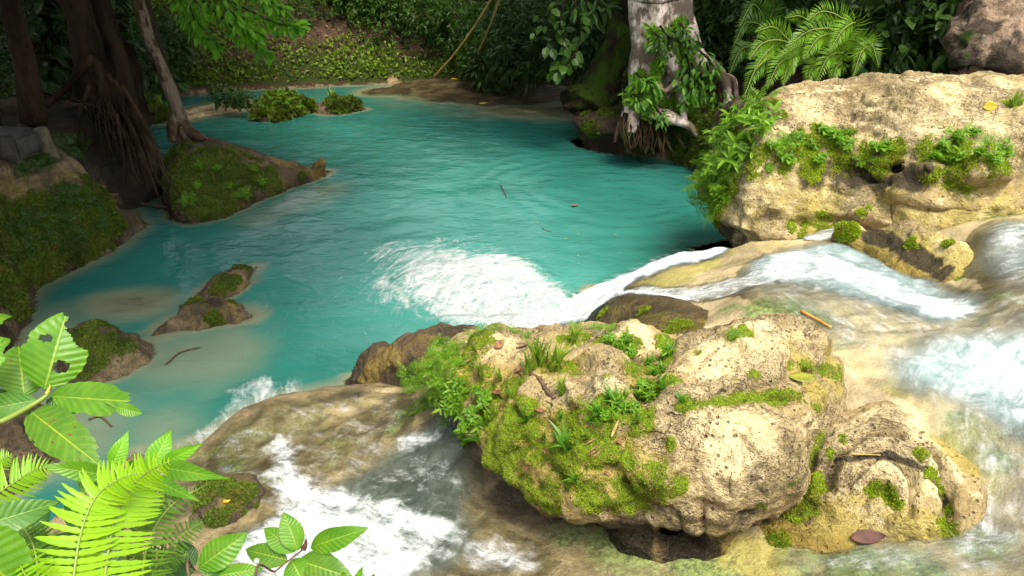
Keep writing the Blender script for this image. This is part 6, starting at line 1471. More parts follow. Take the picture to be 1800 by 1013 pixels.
for i, (a, b, c, W_, dv) in enumerate([((1485, 45), (1450, 20), (1418, 36), .24, .1), ((1388, 72), (1360, 48), (1328, 56), .22, -.1), ((1480, 60), (1430, 52), (1383, 82), .30, .15), ((1470, 65), (1440, 66), (1412, 104), .28, .25), ((1502, 45), (1482, 52), (1458, 90), .26, .3),
        ((1388, 76), (1345, 74), (1316, 104), .24, -.05), ((1375, 82), (1350, 90), (1326, 122), .2, .35), ((1402, 100), (1370, 112), (1348, 156), .26, .1), ((1412, 85), (1396, 98), (1394, 130), .18, .4), ((1400, 105), (1385, 118), (1376, 150), .2, .15), ((1482, 95), (1456, 100), (1434, 146), .26, .1),
        ((1532, 85), (1516, 88), (1500, 134), .22, .2), ((1372, 100), (1332, 118), (1308, 170), .26, -.25), ((1440, 110), (1426, 122), (1420, 150), .2, 0), ((1470, 85), (1500, 70), (1530, 90), .2, -.2), ((1500, 80), (1530, 75), (1545, 118), .24, -.25), ((1440, 60), (1410, 30), (1380, 32), .2, -.3), ((1450, 90), (1410, 80), (1370, 100), .24, -.1), ((1480, 110), (1470, 120), (1462, 150), .2, -.1)]):
    C = [lfb, atY(a[0], a[1], 11.5), atY(b[0], b[1], 11.2), atY(c[0], c[1], 10.9)]
    add_frond(lf, lfb, C, W_, 34, 'fern', 300 + i, dv, pw=.20, droop=.5, fwd=58, gap=.22, taper=.55)
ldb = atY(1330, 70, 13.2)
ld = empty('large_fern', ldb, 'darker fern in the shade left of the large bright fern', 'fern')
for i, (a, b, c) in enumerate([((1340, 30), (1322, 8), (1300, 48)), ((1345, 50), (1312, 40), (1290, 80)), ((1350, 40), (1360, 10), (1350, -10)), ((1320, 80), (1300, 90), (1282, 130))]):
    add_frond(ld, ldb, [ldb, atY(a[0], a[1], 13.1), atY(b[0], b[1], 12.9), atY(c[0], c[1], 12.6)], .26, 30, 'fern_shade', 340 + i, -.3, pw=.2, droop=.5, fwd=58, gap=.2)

# ---- small loose things
def lie(px, py, lift=.004, z=None):
    if z is not None: return at(px, py, z), np.array([0, 0, 1.])
    h, n = hit(ALL, px, py)
    return h + n * lift, n
def loose_leaf(name, px, py, px2, py2, ratio, mat, label, cat, group=None, z=None, curl=.1, flat=False):
    a, n = lie(px, py, .006, z)
    if flat: z = a[2]; n = np.array([0, 0, 1.])
    b, _ = lie(px2, py2, .006, z)
    L = np.linalg.norm(b - a); ax = (b - a) / L; sd = unit(np.cross(n, ax)); nn = np.cross(ax, sd)
    u = np.linspace(0, 1, 13); v = np.linspace(-1, 1, 7)
    U, Vv = np.meshgrid(u, v, indexing='ij')
    w = ratio * L * .5 * np.sin(np.pi * U ** .85) ** .8
    P = ax * (U * L)[..., None] + sd * (Vv * w)[..., None] + nn * ((.012 + curl * L * (np.abs(Vv) ** 1.5 * .35 + .25 * (U - .5) ** 2)))[..., None]
    me = mesh_from(name, P.reshape(-1, 3), [grid_faces(13, 7)])
    o = link(name, me, MAT[mat], loc=a, label=label, cat=cat, group=group)
    m = o.modifiers.new('thickness', 'SOLIDIFY'); m.thickness = .0015
    return o
def loose_stick(name, pts, r, mat, label, cat, group=None, z=None, lift=.01):
    P = np.array([lie(x, y, lift, z)[0] for x, y in pts])
    V, F = tube(P - P[0], np.linspace(r, r * .7, len(P)), n=6 * len(P), sides=7, rough=.2, freq=12)
    return link(name, mesh_from(name, V, F, dict(moss=np.zeros(len(V)))), MAT[mat], loc=P[0], label=label, cat=cat, group=group)
loose_leaf('fallen_leaf', 1388, 668, 1436, 664, .62, 'olive_leaf', 'olive green oval leaf lying in a small basin of the boulder', 'leaf', curl=.02, flat=True)
loose_leaf('fallen_leaf', 1494, 946, 1556, 942, .42, 'brown_leaf', 'glossy red-brown leaf on the foot of the terraced rock', 'leaf')
loose_leaf('fallen_leaf', 1728, 186, 1754, 188, .8, 'yellow_leaf', 'broad yellow leaf on top of the pale ledge', 'leaf')
loose_leaf('fallen_leaf', 1462, 436, 1476, 438, .7, 'bamboo', 'orange leaf caught beside the stream boulder', 'leaf')
loose_leaf('fallen_leaf', 800, 880, 814, 876, .5, 'dead_leaf', 'rusty leaf drowned under the front of the boulder', 'leaf')
loose_leaf('fallen_leaf', 868, 615, 884, 600, .35, 'dead_leaf', 'dead brown leaf among the ferns of the boulder', 'leaf')
loose_leaf('fallen_leaf', 1072, 768, 1084, 738, .16, 'rope', 'long straw-yellow leaf on the front moss of the boulder', 'leaf')
loose_leaf('fallen_leaf', 942, 470 + 250, 962, 726, .3, 'dead_leaf', 'curled brown leaf beside the spreading grass tuft', 'leaf')
for (x, y, x2, y2) in [(905, 660, 915, 652), (870, 690, 882, 694), (1010, 720, 1020, 712), (960, 790, 970, 798), (1080, 780, 1090, 775), (845, 745, 853, 738), (925, 820, 934, 813), (1060, 830, 1070, 836), (1150, 645, 1160, 640), (820, 640, 830, 634), (765, 655, 774, 648)]:
    loose_leaf('fallen_leaf', x, y, x2, y2, .45, 'dead_leaf', 'tiny dead leaf caught in the moss of the foreground boulder', 'leaf', 'tiny dead leaves on the foreground boulder', curl=.3)
for (x, y, x2, y2) in [(1040, 795, 1056, 780), (1030, 785, 1050, 772), (1046, 802, 1058, 788), (1035, 800, 1052, 790)]:
    loose_leaf('straw', x, y, x2, y2, .12, 'dead_leaf', 'dry straw blade in a little heap on the front moss', 'straw', 'dry straw blades on the boulder')
loose_stick('stick', [(934, 660), (950, 672), (962, 688), (976, 700)], .018, 'twig', 'thick brown stick lying in the grass on top of the boulder', 'stick')
loose_stick('stick', [(908, 614), (922, 610), (936, 607)], .009, 'twig', 'short dark stick behind the tall grass on the boulder', 'stick')
loose_stick('bamboo_stick', [(1408, 551), (1432, 564), (1460, 580)], .014, 'bamboo', 'orange bamboo stick stranded on the stream rim', 'stick', lift=.02)
loose_stick('stick', [(1470, 803), (1500, 800), (1548, 799)], .005, 'rope', 'thin straw-coloured stick in the groove of the terraced rock', 'stick')
loose_stick('floating_branch', [(292, 640), (312, 622), (330, 615), (352, 610)], .012, 'twig', 'bent dark branch floating beside the knobbly rock', 'branch', z=.012)
loose_stick('floating_branch', [(155, 738), (175, 732), (188, 742), (196, 750)], .012, 'twig', 'short dark branch floating behind the chewed leaf', 'branch', z=.012)
loose_stick('floating_twig', [(880, 325), (885, 334), (890, 346)], .010, 'twig', 'dark twig floating upright to the view in mid pool', 'twig', z=.01)
loose_stick('floating_twig', [(953, 402), (962, 406), (970, 408)], .010, 'twig', 'dark twig floating below the dead leaf in the pool', 'twig', z=.01)
loose_stick('floating_twig', [(205, 300), (240, 312), (278, 322)], .03, 'root', 'brown branch bridging the dark nook left of the outcrop', 'branch', z=.25)
loose_stick('floating_twig', [(225, 352), (260, 360), (305, 366)], .025, 'twig', 'brown branch lying in the dark nook by the litter', 'branch', z=.05)
loose_leaf('floating_leaf', 1004, 363, 1016, 361, .5, 'dead_leaf', 'brown leaf floating on the pool', 'leaf', z=.012)
for (x, y) in [(945, 393), (1016, 413), (994, 421), (1016, 450), (1082, 414)]:
    loose_leaf('floating_leaf', x - 2, y, x + 2.5, y + .6, .6, 'olive_leaf', 'tiny yellow leaf floating on the turquoise pool', 'leaf', 'yellow leaves floating on the pool', z=.012)
loose_leaf('floating_leaf', 794, 139, 806, 141, .7, 'yellow_leaf', 'yellow-green leaf at the lower end of the long rope', 'leaf', z=.10)
loose_leaf('floating_leaf', 842, 184, 856, 182, .5, 'yellow_leaf', 'yellow leaf stranded on the far travertine shelf', 'leaf', z=.09)
loose_leaf('litter_scrap', 220, 354, 236, 350, .8, 'plastic', 'pinkish scrap of litter floating in the dark nook', 'litter', z=.05)
loose_leaf('litter_scrap', 238, 355, 248, 353, .7, 'plastic_blue', 'blue scrap of litter floating in the dark nook', 'litter', z=.05)
# flower on the flat mossy rock
fp, fn_ = lie(400, 885, .0)
fl_o = empty('flower', fp, 'small orange flower on the flat mossy rock by the white water', 'flower')
k = 9; az = np.arange(k) * 2 * np.pi / k
lv, lF, va = leaves(np.tile([[0, 0, .02]], (k, 1)), np.stack([np.cos(az), np.sin(az), np.full(k, .35)], 1), np.tile([[0, 0, 1.]], (k, 1)), .028, .014, None, False)
link('petals', mesh_from('petals', lv, lF, dict(vary=va)), MAT['flower'], parent=fl_o)
V, F = tube(np.array([[0, 0, -.01], [0, 0, .01], [0, 0, .02]]), [.002, .002, .003], sides=5); link('stem', mesh_from('stem', V, F, dict(vary=np.zeros(len(V)))), MAT['stem'], parent=fl_o)
# old post and block on the left path
def post_mesh(w, h, top):
    V, F = tube(np.array([[0, 0, -.1], [0, 0, .02], [.01, 0, h * .5], [.02, 0, h], [.02, 0, h + .03]]), [w * 1.05, w, w * .96, w * .9, w * .5], n=22, sides=16, rough=.12, freq=5, seed=3)
    return mesh_from('post', V, F)
pp, _ = lie(84, 268)
o = link('old_post', post_mesh(.11, .30, 0), MAT['concrete'], loc=pp, label='short weathered stub post beside the path on the left bank', cat='post'); o.rotation_euler = (.05, -.14, .3)
import bmesh
bm = bmesh.new(); bmesh.ops.create_cube(bm, size=1); bmesh.ops.scale(bm, vec=(.8, .45, .34), verts=bm.verts)
bmesh.ops.bevel(bm, geom=bm.edges, offset=.05, segments=3, affect='EDGES'); bmesh.ops.subdivide_edges(bm, edges=bm.edges, cuts=3, use_grid_fill=True)
bm.verts.ensure_lookup_table()
Vb = np.array([v.co[:] for v in bm.verts]); dd = .05 * fbm(Vb, 3.5, 3, s=9)
for v, d_ in zip(bm.verts, dd): v.co += v.co.normalized() * d_
me = bpy.data.meshes.new('stone_block'); bm.to_mesh(me); bm.free()
for p in me.polygons: p.use_smooth = True
pp, _ = lie(22, 268)
o = link('stone_block', me, MAT['block'], loc=pp + [-.12, 0, .12], label='dark squared stone block at the left edge above the path', cat='stone block'); o.rotation_euler = (.03, .05, -.15)
tp = atY(48, 135, 11.0)
V, F = tube(np.array([atY(60, 215, 11), atY(46, 120, 11), atY(28, 50, 11), atY(14, -10, 11), atY(-10, -120, 11)]) - tp, [.19, .16, .145, .14, .13], n=30, sides=14, rough=.12, freq=3)
bt = empty('brown_stem', tp, 'leaning brown trunk at the left frame edge', 'tree')
link('trunk', mesh_from('trunk', V, F, dict(moss=np.zeros(len(V)))), MAT['root'], parent=bt)

# ---------------------------------------------------------------- plants close to the camera
def make_big_leaf(name, c1, c2, vein, spot, trans=.45, spots=0.0):
    m = NT(name)
    uv = m.attr('leafuv', True)
    sep = m.n('ShaderNodeSeparateXYZ', {0: uv})
    u, v = sep.outputs[0], sep.outputs[1]
    av = m.math('ABSOLUTE', v)
    pos = m.geo('Position')
    n1 = m.noise(pos, 22, 4, .6); n2 = m.noise(pos, 60, 3, .6); n3 = m.noise(pos, 240, 2, .5)
    # side veins leave the midrib at a slant
    q = m.math('MULTIPLY', m.math('SUBTRACT', u, m.math('MULTIPLY', av, .16)), 11.0)
    fr = m.math('ABSOLUTE', m.math('SUBTRACT', m.math('FRACT', q), .5))
    sv = m.ramp(fr, .07, .0)
    mid = m.ramp(av, .055, .015)
    c = m.mix(m.ramp(n1, .3, .7), c1, c2)
    c = m.mix(m.ramp(n3, .35, .7, 0, .25), c, tuple(x * .8 for x in c1))
    c = m.mix(m.ramp(fr, .1, .5, 0, .14), c, tuple(x * .75 for x in c1))
    c = m.mix(m.math('MULTIPLY', sv, .22), c, vein)
    c = m.mix(m.math('MULTIPLY', mid, .85), c, vein)
    if spots:
        sm = m.math('MULTIPLY', m.ramp(n2, .62, .66), m.ramp(n1, .44, .6))
        c = m.mix(m.math('MULTIPLY', sm, spots), c, spot)
    h = m.math('ADD', m.math('MULTIPLY', fr, 1.2), m.math('MULTIPLY', n3, .15))
    h = m.math('SUBTRACT', h, m.math('MULTIPLY', mid, .4))
    nb = m.bump(h, .28, .005)
    p = m.bsdf(c, .38, nb, **{'Specular IOR Level': .4})
    t = m.n('ShaderNodeBsdfTranslucent', {'Color': c, 'Normal': nb}).outputs[0]
    return m.done(m.n('ShaderNodeMixShader', {0: trans, 1: p, 2: t}).outputs[0])
MAT['bl_bright'] = make_big_leaf('bright broad leaf', (.085, .25, .010), (.145, .33, .015), (.34, .46, .05), (.22, .10, .03), spots=.4)
MAT['bl_spot'] = make_big_leaf('spotted broad leaf', (.08, .21, .015), (.13, .28, .02), (.36, .46, .04), (.17, .035, .012), spots=.9)
MAT['bl_dull'] = make_big_leaf('dull broad leaf', (.065, .19, .022), (.11, .25, .035), (.22, .36, .06), (.12, .05, .02), trans=.35, spots=.5)
MAT['bl_dark'] = make_big_leaf('dark broad leaf', (.025, .085, .012), (.04, .12, .016), (.08, .18, .03), (.05, .04, .02), trans=.35)
MAT['bl_lime'] = make_big_leaf('lime pointed leaf', (.12, .36, .012), (.18, .45, .016), (.34, .55, .04), (.2, .06, .02))
MAT['fern_front'] = make_leaf('bright front fern', (.15, .36, .008), (.30, .52, .014), .45, .4, (.42, .66, .02))
MAT['fern_front_dull'] = make_leaf('shaded front fern', (.05, .14, .012), (.12, .24, .02), .4, .5)
MAT['bud'] = make_plain('dark bud', (.06, .012, .01), (.12, .03, .02), 40, .4)
MAT['bud_y'] = make_plain('yellow bud', (.45, .33, .04), (.6, .48, .08), 40, .4)
def shape_w(u, kind):
    if kind == 'broad': return np.sin(np.pi * u ** .92) ** .62 * (1 - .15 * u)
    if kind == 'ovate': return np.sin(np.pi * u ** .80) ** .85
    return np.sin(np.pi * u ** .72) ** 1.15           # pointed
def big_leaf(parent, base, a, b, half, mat, depth_a, depth_b, kind='ovate', bites=(), bend=.06, fold=.18, roll=0.0, seed=0, label=None, nu=56, nv=24, name='leaf', edge=.02):
    """a leaf from photo point a (petiole) to b (tip), `half` wide in photo units"""
    A, B = atd(*a, depth_a), atd(*b, depth_b)
    L = np.linalg.norm(B - A); ax = (B - A) / L
    view = unit(CAM - (A + B) / 2)
    sd = unit(np.cross(ax, view)); nn = np.cross(sd, ax)
    sd, nn = sd * math.cos(roll) + nn * math.sin(roll), nn * math.cos(roll) - sd * math.sin(roll)
    hw = half / FOC * (depth_a + depth_b) / 2 / max(.35, abs(math.cos(roll)))
    u = np.linspace(0, 1, nu); v = np.linspace(-1, 1, nv)
    U, Vv = np.meshgrid(u, v, indexing='ij')
    rng = np.random.default_rng(seed)
    W = hw * shape_w(np.clip(U, 1e-4, 1), kind) * (1 + edge * np.sin(U * 60 + seed + 1.5 * np.sign(Vv)))
    c = np.abs(Vv)
    wave = .020 * hw * np.sin((U - .16 * c) * 11 * 2 * np.pi) * c + .10 * hw * np.sin(U * 7 + seed + 2 * np.sign(Vv)) * c ** 2
    P = A + ax * (U * L)[..., None] + sd * (Vv * W)[..., None] + nn * (bend * L * 4 * U * (1 - U) - bend * L * 1.5 * U ** 2 + fold * c * W + wave)[..., None]
    F = grid_faces(nu, nv)
    uc = U.ravel()[F].mean(1); vc = Vv.ravel()[F].mean(1)
    keep = np.ones(len(F), bool)
    for (bu, bv_, ru, rv) in bites:
        q = np.hypot((uc - bu) / ru, (vc - bv_) / rv) + .12 * vnoise(np.stack([uc * 30, vc * 9, uc * 0 + seed], -1), 3)
        keep &= q > 1
    V, F2, At = compact(P.reshape(-1, 3) - base, [F[keep]], dict(leafuv=np.stack([U, Vv, U * 0], -1).reshape(-1, 3)))
    return link(name, mesh_from(name, V, F2, At), MAT[mat], parent=parent, label=label)
def stem(parent, base, pts, r0, r1, mat='stem', name='stem'):
    P = np.array([atd(x, y, d) for x, y, d in pts]) - base
    V, F = tube(P, np.linspace(r0, r1, len(P)), n=8 * len(P), sides=7)
    return link(name, mesh_from(name, V, F, dict(vary=np.full(len(V), .5), moss=np.zeros(len(V)))), MAT[mat], parent=parent)
def foot(px, py, d):
    p = atd(px, py, d); return np.array([p[0], p[1], ground_z(p[0], p[1])])

# sapling with chewed leaves
b0 = foot(-120, 800, 1.55)
sp_ = empty('sapling', b0, 'sapling with large chewed and spotted leaves at the left edge', 'sapling')
P = np.array([b0, atd(-90, 775, 1.62), atd(0, 742, 1.68), atd(50, 716, 1.7), atd(80, 697, 1.72), atd(88, 688, 1.72)]) - b0
V, F = tube(P, [.011, .009, .007, .006, .005, .003], n=50, sides=8); link('stem', mesh_from('stem', V, F, dict(vary=np.full(len(V), .6))), MAT['stem'], parent=sp_)
D = 1.72
big_leaf(sp_, b0, (78, 684), (118, 548), 54, 'bl_bright', D, 1.76, 'broad', [(.62, -.42, .05, .24), (.30, .30, .085, .28), (.84, 1.0, .20, .85), (.66, 1.0, .10, .5), (.55, -1.05, .05, .15), (1.0, .2, .05, .9)], seed=1, label='bright upright leaf with two holes and an eaten tip', fold=.12)
big_leaf(sp_, b0, (43, 697), (32, 604), 44, 'bl_spot', D, 1.78, 'broad', [(.9, .8, .12, .5), (.75, -1, .05, .2)], seed=2, fold=.1)
big_leaf(sp_, b0, (64, 703), (-60, 728), 24, 'bl_dull', D, 1.68, 'ovate', [], seed=3)
big_leaf(sp_, b0, (92, 697), (262, 708), 32, 'bl_bright', D, 1.66, 'broad', [(.98, -.2, .20, 1.3), (.86, .15, .10, .16), (.40, 1.05, .12, .2), (.76, -1.05, .08, .35), (.72, .95, .06, .3), (.70, .35, .03, .08), (.80, .9, .07, .5)], seed=4, label='bright sideways leaf with a badly chewed tip', fold=.1)
big_leaf(sp_, b0, (205, 716), (248, 727), 12, 'bl_bright', 1.665, 1.66, 'broad', [], seed=5, label='last scrap of the chewed leaf hanging from its midrib', nu=24, nv=12)
stem(sp_, b0, [(185, 707, 1.672), (206, 717, 1.665)], .0012, .0010)
big_leaf(sp_, b0, (84, 702), (134, 726), 20, 'bl_dark', D + .02, 1.74, 'ovate', seed=6)
big_leaf(sp_, b0, (52, 722), (172, 816), 40, 'bl_spot', D, 1.6, 'broad', [(.93, -.9, .1, .3), (.35, 1.05, .04, .14), (.55, -1.02, .04, .1)], seed=7, label='drooping lower leaf with many red-brown spots', fold=.08)
big_leaf(sp_, b0, (-60, 640), (20, 596), 30, 'bl_bright', 1.6, 1.66, 'ovate', [(.8, .9, .14, .4)], seed=8)
big_leaf(sp_, b0, (-50, 570), (24, 556), 12, 'bl_bright', 1.6, 1.66, 'ovate', [(.9, .9, .2, .5)], seed=9)
big_leaf(sp_, b0, (-30, 690), (30, 735), 26, 'bl_dark', 1.75, 1.8, 'ovate', seed=10)
stem(sp_, b0, [(82, 692, D), (87, 682, D), (88, 676, D)], .004, .0012, 'bud_y', 'bud')

# plant with long pointed leaves
b1 = foot(230, 1060, 1.25)
pl = empty('broadleaf_plant', b1, 'bright plant with long pointed leaves above the lime fern', 'plant')
P = np.array([b1, atd(225, 1000, 1.40), atd(215, 920, 1.48), atd(196, 836, 1.5)]) - b1
V, F = tube(P, [.007, .006, .005, .003], n=30, sides=7); link('stem', mesh_from('stem', V, F, dict(vary=np.full(len(V), .5))), MAT['stem'], parent=pl)
P = np.array([b1, atd(250, 1000, 1.42), atd(262, 920, 1.5), atd(278, 824, 1.52)]) - b1
V, F = tube(P, [.007, .006, .005, .003], n=30, sides=7); link('stem', mesh_from('stem', V, F, dict(vary=np.full(len(V), .5))), MAT['stem'], parent=pl)
for i, (a, b, h, da, db, m) in enumerate([((195, 824), (226, 757), 15, 1.5, 1.52, 'bl_lime'), ((190, 836), (70, 818), 17, 1.5, 1.42, 'bl_bright'), ((262, 830), (302, 753), 20, 1.52, 1.56, 'bl_lime'), ((284, 817), (354, 781), 14, 1.52, 1.5, 'bl_lime'), ((286, 822), (390, 840), 17, 1.52, 1.42, 'bl_bright'),
        ((268, 842), (342, 878), 14, 1.5, 1.42, 'bl_bright'), ((225, 846), (256, 806), 20, 1.54, 1.6, 'bl_bright'), ((178, 862), (130, 836), 17, 1.5, 1.5, 'bl_bright'), ((215, 856), (200, 822), 16, 1.55, 1.6, 'bl_dull'), ((150, 890), (108, 876), 14, 1.46, 1.42, 'bl_bright'), ((250, 900), (305, 905), 14, 1.52, 1.5, 'bl_dull'), ((200, 880), (170, 930), 18, 1.5, 1.46, 'bl_dark'), ((240, 890), (270, 860), 16, 1.56, 1.6, 'bl_dark')]):
    big_leaf(pl, b1, a, b, h, m, da, db, 'pointed', seed=20 + i, nu=44, nv=16, fold=.22, bend=.08)

# lime fern in front
b2 = foot(150, 1130, 1.15)
fr = empty('lime_fern', b2, 'lime green fern with long comb-like fronds in the lower left', 'fern')
def Cd(pts): return [atd(*p) for p in pts]
add_frond(fr, b2, Cd([(122, 1090, 1.17), (130, 1010, 1.21), (144, 930, 1.25), (170, 872, 1.28), (212, 842, 1.28), (246, 832, 1.27)]), .066, 30, 'fern_front', 401, .15, detail=True, pw=.31, droop=.35, fwd=80, gap=.02, taper=.55)
add_frond(fr, b2, Cd([(178, 1090, 1.20), (186, 1000, 1.25), (200, 920, 1.30), (228, 860, 1.33), (262, 828, 1.33), (298, 812, 1.32)]), .072, 30, 'fern_front', 402, .05, detail=True, pw=.29, droop=.3, fwd=82, gap=.02, taper=.55)
add_frond(fr, b2, Cd([(90, 1100, 1.1), (60, 1040, 1.14), (30, 985, 1.18), (8, 950, 1.2)]), .05, 24, 'fern_front', 403, -.3, detail=True, pw=.22, droop=.3, fwd=75, gap=.02)
add_frond(fr, b2, Cd([(260, 1090, 1.22), (250, 1020, 1.3), (262, 950, 1.38), (300, 890, 1.45), (366, 850, 1.48)]), .056, 28, 'fern_front_dull', 404, .25, detail=True, pw=.25, droop=.3, fwd=72, gap=.05)
add_frond(fr, b2, Cd([(250, 1080, 1.3), (268, 1010, 1.4), (300, 960, 1.5), (336, 930, 1.55), (356, 918, 1.56)]), .045, 24, 'fern_front_dull', 405, .15, detail=True, pw=.27, droop=.3, fwd=70, gap=.05)
add_frond(fr, b2, Cd([(220, 1080, 1.3), (232, 1000, 1.38), (250, 930, 1.45), (290, 880, 1.5), (330, 862, 1.52)]), .05, 26, 'fern_front_dull', 406, 0, detail=True, pw=.27, droop=.3, fwd=70, gap=.05)
add_frond(fr, b2, Cd([(200, 1090, 1.35), (240, 1010, 1.45), (290, 985, 1.5), (330, 975, 1.52)]), .05, 24, 'fern_front_dull', 407, -.1, detail=True, pw=.27, droop=.3, fwd=72, gap=.05)
add_frond(fr, b2, Cd([(60, 1090, 1.3), (66, 1000, 1.4), (50, 940, 1.45), (10, 900, 1.48)]), .06, 26, 'fern_front_dull', 408, -.3, detail=True, pw=.27, droop=.3, fwd=72, gap=.05)
b3 = foot(-80, 900, 1.5)
fr2 = empty('lime_fern', b3, 'smaller green fern at the left edge under the spotted leaf', 'fern')
add_frond(fr2, b3, Cd([(-70, 930, 1.52), (-20, 880, 1.58), (28, 846, 1.62), (62, 826, 1.64), (98, 822, 1.64)]), .058, 22, 'fern_front', 411, -.15, detail=True, pw=.26, droop=.3, fwd=68, gap=.05)
add_frond(fr2, b3, Cd([(-80, 900, 1.52), (-50, 850, 1.58), (-10, 815, 1.62), (20, 800, 1.64)]), .05, 20, 'fern_front', 412, -.2, detail=True, pw=.26, droop=.3, fwd=68, gap=.05)
add_frond(fr2, b3, Cd([(-60, 1000, 1.45), (-10, 965, 1.5), (50, 960, 1.52), (110, 990, 1.5)]), .05, 22, 'fern_front_dull', 413, -.2, detail=True, pw=.24, droop=.3, fwd=70, gap=.05)
add_frond(fr2, b3, Cd([(-60, 960, 1.5), (0, 930, 1.56), (50, 928, 1.58), (96, 935, 1.58)]), .045, 22, 'fern_front_dull', 414, -.1, detail=True, pw=.24, droop=.3, fwd=70, gap=.05)
# broad leaves at the lower left corner
b4 = foot(-100, 1010, 1.3)
bl = empty('broadleaf_plant', b4, 'low plant with wide leaves in the bottom left corner', 'plant')
big_leaf(bl, b4, (-60, 934), (106, 882), 27, 'bl_dull', 1.34, 1.42, 'ovate', seed=40, label='grey-green oval leaf', fold=.1)
big_leaf(bl, b4, (-90, 940), (58, 1050), 62, 'bl_bright', 1.12, 1.18, 'ovate', seed=41, label='large bright leaf cut by the frame corner', fold=.1)
big_leaf(bl, b4, (60, 1030), (150, 930), 40, 'bl_dark', 1.5, 1.6, 'ovate', seed=42); big_leaf(bl, b4, (130, 1040), (40, 930), 34, 'bl_dark', 1.6, 1.66, 'ovate', seed=43); big_leaf(bl, b4, (210, 1050), (120, 900), 40, 'bl_dark', 1.66, 1.7, 'ovate', seed=44); big_leaf(bl, b4, (0, 1010), (80, 950), 26, 'bl_dark', 1.55, 1.6, 'ovate', seed=45)
big_leaf(bl, b4, (270, 1060), (330, 960), 36, 'bl_dark', 1.66, 1.7, 'ovate', seed=46); big_leaf(bl, b4, (200, 960), (110, 880), 30, 'bl_dark', 1.68, 1.74, 'ovate', seed=47); big_leaf(bl, b4, (10, 960), (90, 890), 30, 'bl_dark', 1.6, 1.68, 'ovate', seed=48)
V, F = tube(np.array([[0, 0, 0], atd(-60, 960, 1.3) - b4, atd(-58, 935, 1.34) - b4]), [.006, .005, .003], n=16, sides=6); link('stem', mesh_from('stem', V, F, dict(vary=np.full(len(V), .4))), MAT['stem'], parent=bl)
# saplings along the bottom
b5 = foot(440, 1090, 1.45)
s2 = empty('sapling', b5, 'young sapling with a dark red bud over the white water', 'sapling')
P = np.array([b5, atd(450, 1040, 1.55), atd(485, 1004, 1.62), (atd(515, 980, 1.66)), atd(538, 962, 1.68)]) - b5
V, F = tube(P, [.004, .003, .0026, .0022, .0016], n=36, sides=7); link('stem', mesh_from('stem', V, F, dict(moss=np.zeros(len(V)))), MAT['twig'], parent=s2)
for i, (a, b, h, m, bt_) in enumerate([((524, 968), (498, 900), 21, 'bl_bright', ()), ((520, 969), (463, 928), 20, 'bl_bright', ()), ((506, 985), (428, 966), 21, 'bl_spot', [(.62, -.7, .06, .2)]), ((546, 962), (642, 930), 21, 'bl_bright', ()), ((526, 986), (618, 1016), 28, 'bl_spot', ()), ((512, 984), (540, 1040), 24, 'bl_bright', ())]):
    big_leaf(s2, b5, a, b, h, m, 1.68, 1.64 if i > 2 else 1.7, 'ovate', bt_, seed=60 + i, fold=.15)
stem(s2, b5, [(533, 966, 1.67), (537, 957, 1.67), (538, 948, 1.67)], .007, .002, 'bud', 'bud')
b6 = foot(330, 1080, 1.4)
s3 = empty('sapling', b6, 'young sapling with a few wide leaves left of the red-budded one', 'sapling')
P = np.array([b6, atd(335, 1030, 1.5), atd(344, 1002, 1.56)]) - b6
V, F = tube(P, [.004, .003, .0016], n=16, sides=7); link('stem', mesh_from('stem', V, F, dict(moss=np.zeros(len(V)))), MAT['twig'], parent=s3)
for i, (a, b, h, m) in enumerate([((350, 998), (434, 938), 27, 'bl_bright'), ((344, 994), (312, 950), 16, 'bl_dark'), ((384, 1012), (462, 1000), 16, 'bl_bright'), ((348, 1000), (404, 992), 14, 'bl_dull'), ((340, 1006), (290, 1000), 20, 'bl_dark'), ((360, 1030), (420, 1010), 18, 'bl_bright')]):
    big_leaf(s3, b6, a, b, h, m, 1.56, 1.58, 'ovate', seed=80 + i, fold=.15)
gb = foot(620, 1110, 1.3)
go = empty('grass_clump', gb, 'lime green grass blades poking in at the bottom edge', 'grass')
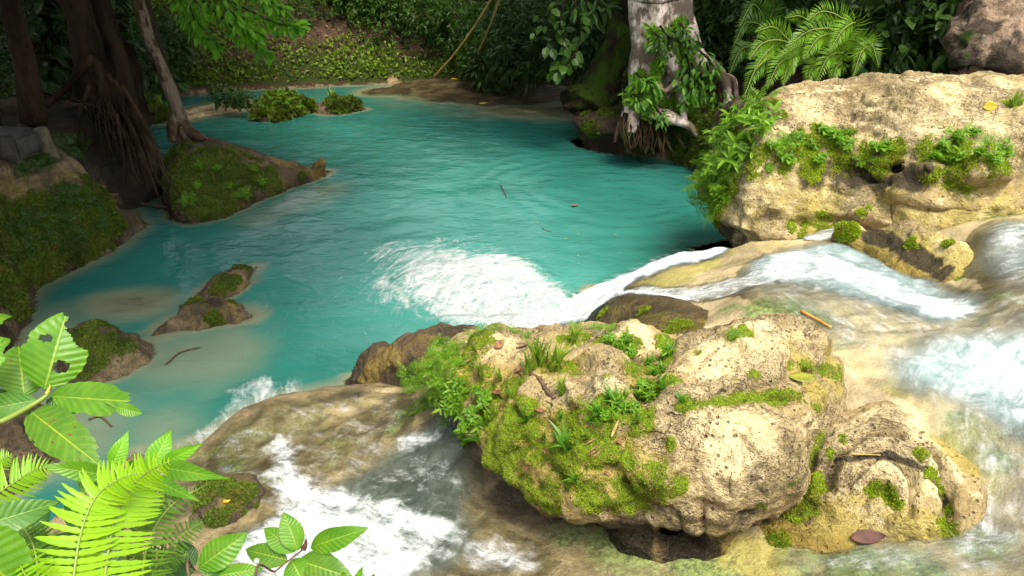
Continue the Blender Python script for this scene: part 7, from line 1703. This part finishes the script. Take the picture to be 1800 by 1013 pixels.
for i, (a, b) in enumerate([((610, 1060), (642, 985)), ((600, 1060), (604, 992)), ((620, 1055), (700, 1005)), ((630, 1060), (665, 998))]):
    big_leaf(go, gb, a, b, 7, 'bl_lime', 1.3, 1.4, 'pointed', seed=95 + i, name='blade', nu=30, nv=8, bend=.1)
# ---------------------------------------------------------------- camera, sky, sun
cd = bpy.data.cameras.new('camera'); cam = bpy.data.objects.new('camera', cd); COL.objects.link(cam)
cam.location = Vector(CAM); cam.rotation_euler = (math.pi / 2 - PITCH, 0, 0)
cd.sensor_width = 36; cd.lens = FOC / 1800 * 36; cd.clip_start = .05; cd.clip_end = 500
scene.camera = cam
SUN_EL, SUN_AZ = math.radians(64), math.radians(150)     # azimuth clockwise from +Y
w = bpy.data.worlds.new('World'); scene.world = w; w.use_nodes = True
nt = w.node_tree
sky = nt.nodes.new('ShaderNodeTexSky'); sky.sky_type = 'NISHITA'; sky.sun_disc = False
sky.sun_elevation = SUN_EL; sky.sun_rotation = SUN_AZ; sky.air_density = 1.0; sky.dust_density = 3.0
bg = nt.nodes['Background']; hz = nt.nodes.new('ShaderNodeHueSaturation'); hz.inputs['Saturation'].default_value = .22     # thin high cloud greys the sky
nt.links.new(sky.outputs[0], hz.inputs['Color']); nt.links.new(hz.outputs[0], bg.inputs['Color']); bg.inputs['Strength'].default_value = .15
sd = bpy.data.lights.new('sun', 'SUN'); sd.energy = 2.0; sd.angle = math.radians(22); sd.color = (1, .91, .73)
so = bpy.data.objects.new('sun', sd); COL.objects.link(so)
dirv = Vector((math.sin(SUN_AZ) * math.cos(SUN_EL), math.cos(SUN_AZ) * math.cos(SUN_EL), math.sin(SUN_EL)))
so.rotation_euler = dirv.to_track_quat('Z', 'Y').to_euler()
so.location = dirv * 30
vs = scene.view_settings
scene.display_settings.display_device = 'sRGB'
vs.view_transform = 'Standard'; vs.look = 'None'; vs.gamma = 1.0; vs.use_curve_mapping = False; vs.exposure = 1.42
scene.render.engine = 'CYCLES'
scene.cycles.max_bounces = 8; scene.cycles.diffuse_bounces = 3; scene.cycles.glossy_bounces = 3; scene.cycles.transparent_max_bounces = 12; scene.cycles.transmission_bounces = 4
scene.cycles.use_denoising = True
